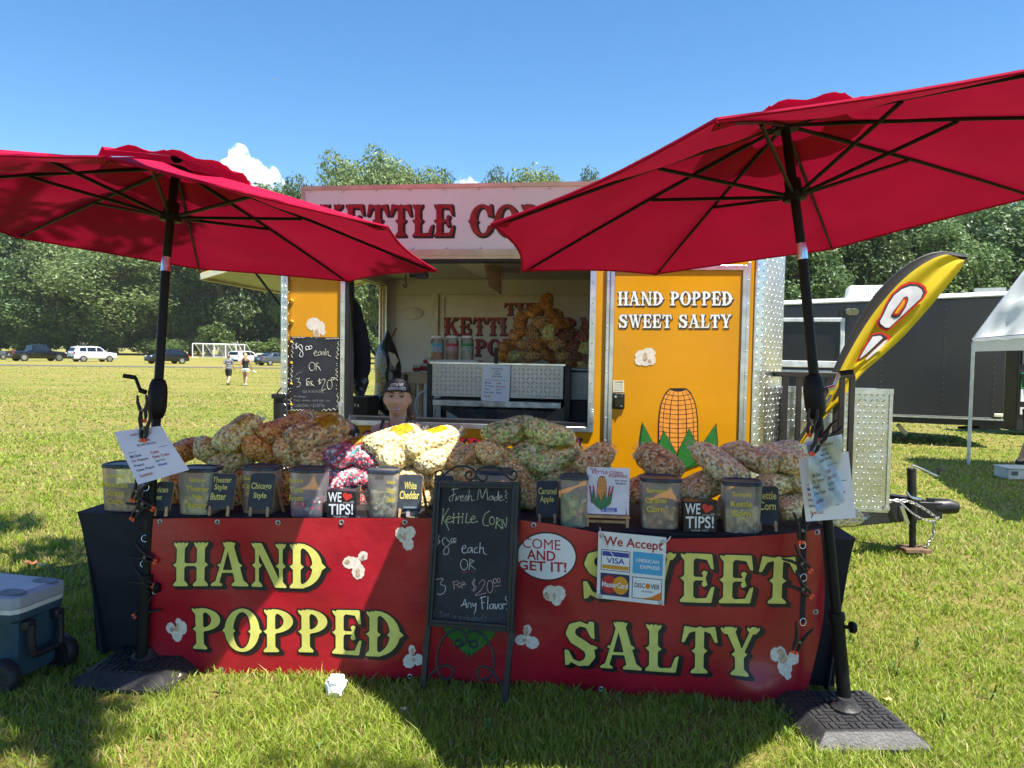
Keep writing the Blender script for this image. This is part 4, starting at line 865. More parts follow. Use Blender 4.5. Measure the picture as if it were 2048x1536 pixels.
# drink prices: paper sheets, shared writer
prep_text([(s, 1) for s in ('CAN DRINKS', 'AND', 'WATER', '$2.00 EACH', 'Mt Dew', 'Coke', 'Dr Pepper', 'Diet Coke', 'Pepsi', 'Sprite', 'Diet Pepsi', 'Water', 'Sunkist', 'OPEN')])
paperm = M('paper_white', (.78, .76, .80), .5, var=.03, vs=8)
inks = {k: M('ink_' + k, c, .5) for k, c in dict(black=(.03, .03, .035), maroon=(.18, .02, .03), red=(.45, .03, .05), green=(.03, .2, .12), blue=(.03, .08, .4), navy=(.05, .06, .2), orange=(.5, .12, .05)).items()}
def drink_print(q, parent, lift=.0012, hdr=True):
    L = {}
    def w(s, col, box): put_text(L.setdefault(col, MB()), q, s, True, box, lift)
    if hdr:
        w('CAN DRINKS', 'maroon', (.30, .875, .74, .915)); w('AND', 'black', (.44, .805, .59, .845)); w('WATER', 'black', (.40, .735, .65, .775)); w('$2.00 EACH', 'black', (.34, .66, .72, .705))
    for s, col, x0, y, x1 in (('Mt Dew', 'navy', .10, .475, .33), ('Coke', 'red', .52, .475, .68), ('Dr Pepper', 'maroon', .10, .385, .44), ('Diet Coke', 'red', .52, .385, .84), ('Pepsi', 'navy', .10, .295, .29), ('Sprite', 'green', .52, .295, .71), ('Diet Pepsi', 'navy', .10, .205, .45), ('Water', 'blue', .52, .215, .71), ('Sunkist', 'orange', .10, .105, .36)):
        w(s, col, (x0, y, x1, y + .055))
    k = L.setdefault('black', MB()); k.add(q(np.array([.1, .9, .9, .1]), np.array([.575, .575, .583, .583]), lift), [(0, 1, 2, 3)])
    for col, mb in L.items(): mb.build('print', inks[col], parent, smooth=False)
def sheet_mesh(q, bend=0.0, nu=10, nv=12, th=.0006):
    mb = MB(); us = np.linspace(0, 1, nu); vs = np.linspace(0, 1, nv)
    mb.grid(lambda u, v: q([u], [v])[0], us, vs); mb.grid(lambda u, v: q([u], [v], -th)[0], us, vs); return mb
pq = Quad(onT(967, 729, -.72), onT(1021, 731, -.72), onT(1018, 804, -.722), onT(962, 801, -.722), T.n)
pp = thing('price_sheet', 'white drink price sheet clipped to the tread plate bin inside the trailer', 'price sheet', pq([.5], [0])[0])
sheet_mesh(pq).build('sheet', paperm, pp); drink_print(pq, pp)
mb = MB(); c = onT(992, 714, -.735); mb.bar(c + (0, 0, -.055), c + (0, 0, .06), .03, .02, up=T.n); mb.bar(c + (0, -.012, -.03), c + (0, -.03, .075), .022, .012, up=T.n); o = mb.build('clip', blk, base=c); tag(o, 'black clip holding the price sheet on the popcorn bin', 'clip')
# jars
jarm = M_film('jar_plastic', (.95, .95, .92), .35, (.75, .72, .66), .1, .1)
for px, lc, pc_, lab in ((874, (.10, .38, .50), (.75, .22, .05), 'plastic jar of orange powder with a blue label on the bin'), (904, (.42, .03, .06), (.55, .22, .10), 'plastic jar with a red label between the other two jars'), (934, (.04, .26, .10), (.62, .58, .48), 'plastic jar of pale powder with a green label')):
    c = onT(px, 719, -.95); h = .2; r0 = .056; j = thing('jar', lab, 'jar', c, 'flavouring jars on the popcorn bin')
    mb = MB(); mb.lathe([(r0 * .9, 0), (r0, .012), (r0, h * .8), (r0 * .8, h * .88), (r0 * .78, h * .9)], c, 20); mb.build('body', jarm, j)
    mb = MB(); mb.lathe([(r0 * .86, h * .9), (r0 * .86, h), (r0 * .8, h * 1.01)], c, 20); mb.build('lid', M('jar_lid', (.72, .70, .66), .4), j)
    mb = MB(); mb.lathe([(r0 * .88, .006), (r0 * .95, .02), (r0 * .95, h * .36), (0, h * .38)], c, 18); mb.build('powder', M('powder_%d' % px, pc_, .9), j)
    mb = MB(); mb.grid(lambda u, v: c + np.array([math.sin(u) * (r0 + .001), -math.cos(u) * (r0 + .001), h * v]), np.linspace(-1.2, 1.2, 12), (.32, .56)); mb.grid(lambda u, v: c + np.array([math.sin(u) * (r0 + .001), -math.cos(u) * (r0 + .001), h * v]), np.linspace(-1.2, 1.2, 12), (.56, .68), 1)
    lb = mb.build('label', [M('jar_print_%d' % px, tuple(.35 * a + .25 for a in lc), .5, var=.5, vs=60), M('jar_label_%d' % px, lc, .5)], j)
mb = MB(); slab(mb, T, T.hit(860, 719, -.95)[0], T.hit(960, 719, -.95)[0], onT(870, 722, -.95)[2] - .008, onT(870, 719.3, -.95)[2], -1.08, -.87); o = mb.build('tray', M('frame_cream'), base=onT(900, 722, -.95)); tag(o, 'cream tray under the three flavouring jars', 'tray')
for px, py, s, lab in ((851, 746, 1, 'white bucket with a red band on the wooden shelf'), (836, 747, .9, 'white tub with a red band left on the wooden shelf'), (857, 731, .85, 'small white tub stacked on top of the bucket')):
    c = onT(px, py, -1.3 if py > 740 else -1.3); mb = MB(); h = .085 * s; r0 = .062 * s
    b = thing('tub', lab, 'tub', c, 'tubs on the wooden shelf'); mb.lathe([(r0 * .86, 0), (r0, h * .85)], c, 18); mb.build('body', M('tub_white', (.7, .66, .62), .4), b)
    mb = MB(); mb.lathe([(r0 * 1.06, h * .86), (r0 * 1.06, h), (0, h * 1.0)], c, 18); mb.build('lid', M('tub_lid', (.72, .7, .68), .4), b); mb = MB(); mb.lathe([(r0 * .93, h * .25), (r0 * 1.0, h * .72)], c, 18); mb.build('band', M('tub_red', (.35, .03, .04), .5), b)
# wooden shelf
wsm = M('pine_wood', (.62, .44, .26), .6, var=.22, vs=6)
sf = thing('wooden_shelf', 'raw pine shelf stand behind the seller inside the trailer', 'shelf', onT(835, 840, -1.25))
SB = Plane(T.p(0, 0, -1.2), R(8.3)); a0, z1 = SB.hit(789, 750); a1 = SB.hit(862, 750)[0]; z0 = SB.hit(800, 766)[1]
mb = MB(); slab(mb, SB, a0, a1, z0, z1 - .004, -.03, 0); slab(mb, SB, a0, a1, z1 - .003, z1 + .018, -.4, .01); mb.build('shelf_board', wsm, sf, bevel=.003)
for x0, x1, dep in ((817, 831, -.035), (836, 845, -.3)):
    mb = MB(); slab(mb, SB, SB.hit(x0, 780, dep)[0], SB.hit(x1, 780, dep)[0], ZB + .05, z0 - .002, dep - .04, dep); mb.build('leg', wsm, sf, bevel=.003)
mb = MB(); c = onT(812, 760, -1.19); mb.box(c, (.03, .03, .1)); mb.build('hinge', blkm, sf)
mb = MB(); c = onT(851, 812, -1.0); mb.tube([c + np.array([math.cos(a) * .085, 0, math.sin(a) * .13]) for a in np.linspace(0, 6.1, 26)], .012, 8, closed=False); o = mb.build('hoop', M('hoop_white', (.6, .56, .5), .5), base=c); tag(o, 'white plastic ring leaning beside the black bin leg inside the trailer', 'hoop')
# bin bags and jacket hanging at the left
bagm = M('black_bag', (.012, .014, .020), .22, var=.2, bump=.9, bs=16, spec=.8)
def drape(name, outline, b, thick, mat, lab, cat, seed):
    """soft hanging thing: px outline as left/right edges per height, inflated"""
    r2 = random.Random(seed); mb = MB(); n = 18; ys = sorted(outline); V = []
    yy = np.linspace(ys[0], ys[-1], 22); pts = []
    l_ = np.interp(yy, ys, [outline[y][0] for y in ys]); r_2 = np.interp(yy, ys, [outline[y][1] for y in ys])
    for i, y in enumerate(yy):
        for j in range(n):
            a = 2 * math.pi * j / n; x = (l_[i] + r_2[i]) / 2 + (r_2[i] - l_[i]) / 2 * math.cos(a); w = (r_2[i] - l_[i]) / 2
            k = 1 + .16 * math.sin(3 * a + i * .5 + seed) * math.sin(i * .37 + seed); V.append(onT(x, y, b + thick * (.25 + w / 45) * math.sin(a) * k))
    F = [(i * n + j, i * n + (j + 1) % n, (i + 1) * n + (j + 1) % n, (i + 1) * n + j) for i in range(21) for j in range(n)] + [tuple(range(n)), tuple(21 * n + j for j in range(n - 1, -1, -1))]
    mb.add(V, F); o = mb.build(name, mat, base=onT((l_[-1] + r_2[-1]) / 2, yy[-1], b)); return tag(o, lab, cat)
drape('bin_bag', {660: (773, 777), 675: (768, 783), 690: (757, 790), 710: (750, 797), 730: (748, 803), 746: (750, 803), 765: (750, 800), 790: (748, 790), 808: (742, 782), 822: (760, 784), 832: (772, 782)}, -1.15, .13, bagm, 'large glossy black bin bag hanging behind the seller', 'bin bag', 3)
drape('jacket', {598: (703, 712), 615: (702, 722), 640: (700, 728), 660: (698, 735), 690: (698, 740), 720: (699, 742), 745: (700, 741), 756: (704, 734)}, -.25, .07, M('black_cloth', (.010, .010, .013), .9, var=.3, bump=.5, bs=30), 'black jacket hanging at the left inside the serving window', 'jacket', 5)
drape('plastic_bag', {740: (700, 735), 765: (698, 738), 780: (702, 733), 792: (712, 728)}, -.5, .07, M('grey_bag', (.035, .04, .045), .25, var=.3, bump=.9, bs=25, spec=.7), 'small dark plastic bag hanging under the black jacket', 'plastic bag', 8)
mb = MB(); q = [onT(*p, -1.04) for p in ((777, 703), (790, 708), (797, 722), (789, 737), (781, 722))]; mb.prism(q, T.n * .003); o = mb.build('paper_scrap', M('kraft', (.5, .4, .3), .7), base=q[3]); tag(o, 'torn tan paper scrap stuck on the black bin bag', 'paper scrap')
mb = MB()
for a_, b_ in (((774, 662), (778, 678)), ((793, 656), (783, 676))): mb.tube([onT(*a_, -1.2), onT(*b_, -1.17)], .009, 6)
o = mb.build('hook', M('wood_hook', (.3, .12, .05), .6), base=onT(780, 678, -1.18)); tag(o, 'brown double hook that carries the bin bag', 'hook')
cr = thing('crate', 'dark crate with three slots of painted light at the lower left of the serving window', 'crate', onT(716, 840, -.75))
mb = MB(); slab(mb, T, T.hit(694, 800, -.7)[0], T.hit(735, 800, -.7)[0], .75, onT(716, 794, -.7)[2], -1.0, -.7); mb.build('body', M('crate_brown', (.03, .024, .018), .6), cr, bevel=.004)
for k in range(3):
    a, z = T.hit(704 + k * 6.2, 811 - (k == 1) * 1, -.7); mb = MB(); slab(mb, T, a - .006, a + .006, z - .012, z + .012, -.699, -.695); mb.build('painted_slot_light', M('slot_light_cream', (.75, .7, .5), .5), cr)  # no holes here: cream pieces paint the light seen through the slots
fz = thing('freezer', 'grey chest freezer at the right end inside the trailer', 'freezer', onT(1155, 840, -1.0))
mb = MB(); slab(mb, T, T.hit(1139, 760, -.9)[0], aR - .12, onT(1150, 800, -.9)[2], onT(1150, 744, -.9)[2], -1.6, -.9); mb.build('body', M('freezer_grey', (.42, .43, .45), .35), fz, bevel=.01)
mb = MB(); slab(mb, T, T.hit(1138, 760, -.9)[0], aR - .12, onT(1150, 742, -.9)[2], onT(1150, 736, -.9)[2], -1.61, -.89); mb.build('lid', M('freezer_grey'), fz, bevel=.01)
mb = MB(); slab(mb, T, T.hit(1139, 760, -.9)[0], aR - .12, .55, onT(1150, 802, -.9)[2], -1.58, -.92)
for k in range(8): a = T.hit(1142 + k * 4.2, 808, -.9)[0]; slab(mb, T, a, a + .008, onT(1150, 815, -.9)[2], onT(1150, 803, -.9)[2], -.918, -.912)
mb.build('grille', blk, fz)
# ================================================================== BLACK TRAILER, TENT, FLAG ON THE RIGHT
pA = at(1570, 716, 14.2); pB = at(2012, 723, 13.0); yawB = -math.atan2(pB[1] - pA[1], pB[0] - pA[0])
B = Plane((pA[0], pA[1], 0), yawB); LB = float(np.dot(pB - pA, B.e)); z1 = B.hit(2012, 592)[1]; zl = B.hit(1575, 610)[1]; z0 = B.hit(2000, 838)[1]
btr = thing('black_trailer', 'black enclosed trailer with a white framed window and roof air conditioner', 'trailer', B.p(LB / 2 - 1, 0, -1.1))
gun = M('charcoal_paint', (.014, .015, .019), .36, var=.15, vs=1.2, coat=.1, bump=.12, bs=1.6)
aS = -3.0; zs = zl - (z1 - zl) * 3.0 / LB
mb = MB(); mb.hexa([B.p(aS, z0, 0), B.p(LB, z0, 0), B.p(LB, z0, -2.3), B.p(aS, z0, -2.3), B.p(aS, zs, 0), B.p(LB, z1, 0), B.p(LB, z1, -2.3), B.p(aS, zs, -2.3)]); mb.build('body', gun, btr, bevel=.02)
mb = MB(); mb.hexa([B.p(aS, zs, .02), B.p(LB + .02, z1, .02), B.p(LB + .02, z1, -2.32), B.p(aS, zs, -2.32), B.p(aS, zs + .09, -.02), B.p(LB + .02, z1 + .09, -.02), B.p(LB + .02, z1 + .09, -2.3), B.p(aS, zs + .09, -2.3)]); mb.build('roof', M('roof_white', (.72, .72, .72), .35, var=.15, vs=3), btr, bevel=.03)
mb = MB(); mb.bar(B.p(LB - .5, z1 + .12, -.15), B.p(LB - .02, z1 + .13, -.15), .12, .06); mb.build('roof_rail', alu, btr)
mb = MB(); slab(mb, B, aS, LB, z0 - .03, z0 - .001, -2.2, .012); mb.build('bottom_trim', alu, btr); mb = MB(); slab(mb, B, aS, LB - .02, z0 - .14, z0 - .032, -2.1, -.06); slab(mb, B, LB - .35, LB - .02, z0 - .2, z0 - .142, -.5, -.06); mb.build('chassis', blkm, btr)
for px in (1688, 1763, 1888, 1990):
    a = B.hit(px, 700)[0]; dots('seam_rivet', [B.p(a, z, .002) for z in np.linspace(z0 + .1, z1 - .15, 20)], .012, gun, btr)
w0, wz1 = B.hit(1530, 636); w1, _ = B.hit(1690, 640); wz0 = B.hit(1640, 730)[1]
mb = MB(); slab(mb, B, w0, w1, wz0, wz1, .001, .012); win = mb.build('window', M('dark_screen', (.012, .013, .015), .35, spec=.5), btr)
mb = MB(); t_ = .075
for q in ((w0, w1, wz1 - t_, wz1), (w0, w1, wz0 - .05, wz0 + t_), (w1 - t_, w1, wz0 + t_, wz1 - t_)): slab(mb, B, *q, .013, .05)
slab(mb, B, w0, w1, wz0 - .16, wz0 - .1, .002, .03); mb.build('window_frame', M('frame_white', (.62, .64, .64), .4, var=.15), win, bevel=.01)
ac = thing('air_conditioner', 'white slatted air conditioner on the roof of the black trailer', 'air conditioner', B.p(1.5, z1, -.8))
a0 = B.hit(1693, 590, -.5)[0]; a1 = B.hit(1790, 590, -.5)[0]; zt = B.hit(1730, 570, -.5)[1]; zz = B.hit(1730, 606, -.5)[1]
mb = MB(); mb.box(B.p((a0 + a1) / 2, (zt + zz) / 2, -.85), (a1 - a0, .7, zt - zz), (B.e, B.n, np.array([0, 0, 1.])), top=.9); mb.build('cover', M('ac_white', (.78, .77, .72), .4), ac, bevel=.04)
for i in range(12):
    a = a0 + (a1 - a0) * (.36 + .045 * i); mb = MB(); slab(mb, B, a, a + .012, zz + .08, zt - .06, -.492, -.476); mb.build('slat', M('ac_grey', (.4, .4, .38), .5), ac)
for px in (1696, 1706):
    mb = MB(); c = B.at(px, 622, .05); mb.lathe([(.02, -.05), (.06, .03), (.065, .06)], c, 14, (B.e, np.array([0, -.35, .94]), np.array([.3, -.88, -.35]))); mb.build('flood_lamp', M('lamp_grey', (.35, .35, .35), .3, .5), btr)
mb = MB(); a, z = B.hit(1683, 625); slab(mb, B, a - .03, a + .03, z - .09, z + .05, .002, .04); mb.build('switch_box', blk, btr)
mb = MB(); a, z = B.hit(2022 - 1.5, 830); a, z = B.hit(1998, 830); slab(mb, B, a - .08, a + .06, z - .035, z + .025, .002, .02); mb.build('side_marker', M('cream_lens', (.7, .66, .5), .3), btr, bevel=.01)
mb = MB(); c = B.at(1946, 858, -.3); mb.lathe([(.02, .2), (.03, .06), (.24, .03), (.25, 0), (.1, -.01)], c, 16); mb.build('stabiliser_foot', blk, btr)
for px in (1806,): mb = MB(); c = B.at(px, 862, -.3); mb.tube([c + (-.1, 0, .12), c, c + (.06, -.02, -.05)], .04, 8); mb.build('drain_pipe', M('hose', (.4, .36, .3), .6), btr)
for a in (-.6, -1.4):
    c = B.p(a, .33, -.2); mb = MB(); mb.lathe([(.2, -.1), (.31, -.1), (.33, -.06), (.33, .06), (.31, .1), (.1, .1)], c, 20, (B.e, np.array([0, 0, 1.]), B.n)); mb.build('wheel', blk, btr)
# stall with a green panel farther right
vs_ = thing('display_stand', 'dark display stand with green and white panels beyond the black trailer', 'display', at(2060, 880, 15.5) * (1, 1, 0))
o0 = at(2037, 724, 15.5); VP = Plane((o0[0], o0[1], 0), 0); mb = MB(); slab(mb, VP, 0, 2.5, .1, 2.4, -.6, 0); mb.build('frame', blkm, vs_, bevel=.02)
for z0_, z1_, c_ in ((1.0, 1.32, (.02, .35, .08)), (.72, .98, (.6, .62, .64)), (.45, .6, (.5, .5, .52)), (1.5, 2.1, (.05, .055, .06))): mb = MB(); slab(mb, VP, .06, 1.2, z0_, z1_, .002, .03); mb.build('panel', M('panel_%d' % int(z0_ * 100), c_, .4), vs_)
bxo = thing('cool_box', 'pale grey box on the grass at the right edge under the arm', 'box', at(2040, 884, 9.6) * (1, 1, 0))
c = at(2042, 883, 9.6); c[2] = 0; mb = MB(); mb.box(c + (.1, .2, .07), (.42, .3, .135)); mb.build('body', M('box_pale', (.6, .6, .55), .5), bxo, bevel=.012); mb = MB(); mb.box(c + (.1, .2, .15), (.44, .32, .02)); mb.build('lid', M('box_lid', (.65, .65, .6), .5), bxo, bevel=.006); mb = MB(); mb.box(c + (-.03, .045, .09), (.08, .012, .05)); mb.build('latch', M('box_grey', (.1, .1, .1), .5), bxo)
# white canopy tent
e0 = at(1947, 682, 11.0); e0[2] = 1.86; ed = np.array([-.2972, -.9548, 0]); xd = np.array([.9548, -.2972, 0]); LT_ = 4.7; up = np.array([0, 0, 1.])
tent = thing('canopy_tent', 'white canopy tent on thin steel poles at the right edge', 'tent', e0 * (1, 1, 0))
prof = [(0, 0), (.28, .46), (.62, 1.0), (1.1, 1.25), (1.8, 1.45), (2.5, 1.25), (2.98, 1.0), (3.32, .46), (3.6, 0)]
steel = M('tent_steel', (.62, .63, .63), .4, .4); canv = M('white_canvas', (.80, .80, .77), .75, var=.04, vs=1.5, trans=.3, bump=.25, bs=3)
def tp(s, t, z): return e0 + xd * s + ed * t + up * z
for s in (0, 3.6):
    for t in (0, LT_): mb = MB(); mb.tube([tp(s, t, -1.86), tp(s, t, -.06), tp(s + (.03 if s == 0 else -.03), t, .06)], .026, 10); mb.build('pole', steel, tent)
mb = MB()
for t in (0, LT_): mb.tube([tp(s + .0, t, z) for s, z in prof], .026, 8)
mb.build('rafter', steel, tent); mb = MB()
for s, z in ((.0, 0), (3.6, 0), (1.8, 1.43)): mb.tube([tp(s, 0, z), tp(s, LT_, z)], .02, 8)
mb.build('eave_rail', steel, tent)
def roofp(u, t):
    i = u * (len(prof) - 1); k = min(int(i), len(prof) - 2); f = i - k; s = prof[k][0] * (1 - f) + prof[k + 1][0] * f; z = prof[k][1] * (1 - f) + prof[k + 1][1] * f
    sag = .09 * math.sin(math.pi * ((t / LT_ * 3) % 1)) * math.sin(math.pi * f); return tp(s, t, z + .03 - sag + .02 * math.sin(t * 9 + u * 20) * math.sin(u * 31))
mb = MB(); mb.grid(roofp, np.linspace(0, 1, 49), np.linspace(-.02, LT_ + .02, 40)); mb.build('roof_cover', canv, tent)
mb = MB()
for s in (-.03, 3.63): mb.grid(lambda t, z: tp(s + .012 * math.sin(t * 7) * (z < 0), t, z), np.linspace(.12, LT_, 40), (.0, -.08, -.17))
mb.build('valance', canv, tent)
# feather flag
FD = 5.12
def ff(px, py, dd=0.0): return at(px, py, FD + dd)
spine = smoothpath([(1588, 900, 0), (1622, 840, 0), (1652, 778, 0), (1685, 705, 0), (1718, 640, 0), (1752, 590, 0), (1795, 545, 0), (1840, 516, 0), (1885, 504, 0), (1937, 512, 0)], 6)[:, :2]
edge = smoothpath([(1600, 893, 0), (1640, 846, 0), (1685, 795, 0), (1722, 750, 0), (1765, 712, 0), (1808, 672, 0), (1850, 625, 0), (1890, 578, 0), (1922, 537, 0), (1928, 524, 0)], 6)[:, :2]
nS = len(spine); sl_ = np.linspace(0, 1, nS)
def band(f0, f1, wr=1.0, lift=0.0):
    def fn(u, v):
        i = u * (nS - 1); k = min(int(i), nS - 2); f = i - k; s = spine[k] * (1 - f) + spine[k + 1] * f; e = edge[k] * (1 - f) + edge[k + 1] * f
        q = f0 + (f1 - f0) * v if not callable(f0) else f0(u) + (f1(u) - f0(u)) * v; p = s * (1 - q) + e * q
        return ff(p[0], p[1], .035 * wr * math.sin(q * 11 + u * 3) * q - .02 * q * math.sin(u * 9) - lift)
    return fn
fl = thing('feather_flag', 'tall yellow feather flag with a black sleeve leaning right behind the right umbrella pole', 'flag', ff(1585, 905) * (1, 1, 0))
sleeve = lambda u: 0.25 - .10 * u if u < .9 else .174 + (u - .9) * 6
mb = MB(); mb.grid(band(lambda u: 0.0, lambda u: min(1, sleeve(u))), np.linspace(0, 1, 60), np.linspace(0, 1, 6)); mb.build('sleeve', M('flag_black', (.014, .011, .009), .7), fl)
mb = MB(); mb.grid(band(lambda u: min(.999, sleeve(u)), lambda u: 1.0), np.linspace(0, 1, 60), np.linspace(0, 1, 22)); mb.build('cloth', M('flag_yellow', (.85, .60, .015), .6, var=.05, trans=.45), fl)
mb = MB(); mb.tube([ff(*p, .012) for p in spine[::3]] , np.linspace(.012, .006, len(spine[::3])), 8); mb.build('pole', M('fibreglass', (.03, .03, .03), .4), fl)
mb = MB(); mb.tube([ff(1588, 900, .012), ff(1560, 955, .02), ff(1535, 1000, .03) * (1, 1, 0)], .014, 8); mb.build('ground_stake', M('zinc'), fl)
mb = MB(); mb.tube([ff(1646, 822, -.03), ff(1662, 790, -.03)], .012, 8); mb.tube([ff(1640, 826, -.03), ff(1664, 824, -.03)], .006, 6); mb.build('sleeve_clip', M('zinc'), fl)
fr_, fw_, fk_ = M('flag_red', (.72, .03, .015), .6, trans=.4), M('flag_white', (.80, .78, .80), .6, trans=.4), M('flag_print_black', (.015, .012, .012), .6)
fb = band(0.0, 1.0)
def flagpix(pts):                                        # pixels to (u along spine, q across) by nearest sample on the patch
    G = [(u, q) for u in np.linspace(0, 1, 120) for q in np.linspace(0, 1, 41)]; 
    PX = np.array([(spine[min(int(u * (nS - 1)), nS - 1)] * (1 - q) + edge[min(int(u * (nS - 1)), nS - 1)] * q) for u, q in G])
    return [fb(*G[int(np.argmin(((PX - p) ** 2).sum(1)))]) for p in np.asarray(pts, float)]
def fpoly(name, pts, mat, lift):
    P = np.array([ff(x, y, -.05 - lift) for x, y in pts]); mb = MB(); mb.prism(P, (0, .0015, 0)); return mb.build(name, mat, fl, smooth=False)
def ell_px(cx, cy, rx, ry, ang, n=30, y0=-9, y1=9):
    a = math.radians(ang); return [(cx + rx * math.cos(t) * math.cos(a) - ry * math.sin(t) * math.sin(a), cy + rx * math.cos(t) * math.sin(a) + ry * math.sin(t) * math.cos(a)) for t in np.linspace(0, 2 * math.pi, n, endpoint=False)]
S5 = lambda pts: [(1500 + x / 3.657, 480 + y / 3.657) for x, y in pts]
fpoly('letter_rim', S5([(1105, 330), (1170, 303), (1240, 310), (1285, 340), (1298, 385), (1265, 435), (1040, 640), (1000, 668), (960, 655), (925, 620), (922, 590), (950, 560), (985, 480), (1030, 400)]), fr_, .000)
fpoly('letter_edge', S5([(1110, 345), (1170, 320), (1230, 326), (1268, 352), (1280, 385), (1262, 418), (1030, 635), (1000, 652), (965, 642), (938, 610), (938, 592), (965, 550), (1000, 470), (1045, 400)]), fk_, .003)
fpoly('letter', S5([(1112, 360), (1170, 338), (1222, 340), (1255, 362), (1264, 388), (1250, 425), (1020, 640), (990, 640), (955, 612), (950, 595), (978, 545), (1012, 470), (1055, 405)]), fw_, .006)
fpoly('counter_edge', S5([(1125, 420), (1150, 410), (1160, 435), (1140, 490), (1095, 560), (1060, 572), (1030, 555), (1050, 520), (1090, 470)]), fk_, .009)
fpoly('counter_rim', S5([(1122, 428), (1143, 422), (1150, 440), (1130, 490), (1088, 548), (1062, 556), (1044, 546), (1062, 515), (1098, 468)]), fr_, .012)
fpoly('counter', S5([(1118, 442), (1134, 438), (1132, 460), (1112, 495), (1080, 536), (1064, 540), (1060, 532), (1078, 505), (1104, 468)]), M('flag_orange', (.80, .42, .01), .6, trans=.4), .015)
fpoly('letter_rim', S5([(890, 685), (960, 672), (1032, 706), (1026, 725), (985, 735), (850, 850), (770, 900), (800, 840), (845, 760)]), fr_, .000)
fpoly('letter_edge', S5([(895, 695), (960, 684), (1005, 712), (975, 738), (850, 845), (785, 885), (815, 830), (860, 755)]), fk_, .003)
fpoly('letter', S5([(900, 706), (955, 700), (972, 716), (845, 838), (800, 870), (830, 815), (870, 750)]), fw_, .006)
fpoly('letter', S5([(1010, 730), (960, 790), (850, 880), (848, 866), (900, 815), (985, 738)]), fw_, .004)
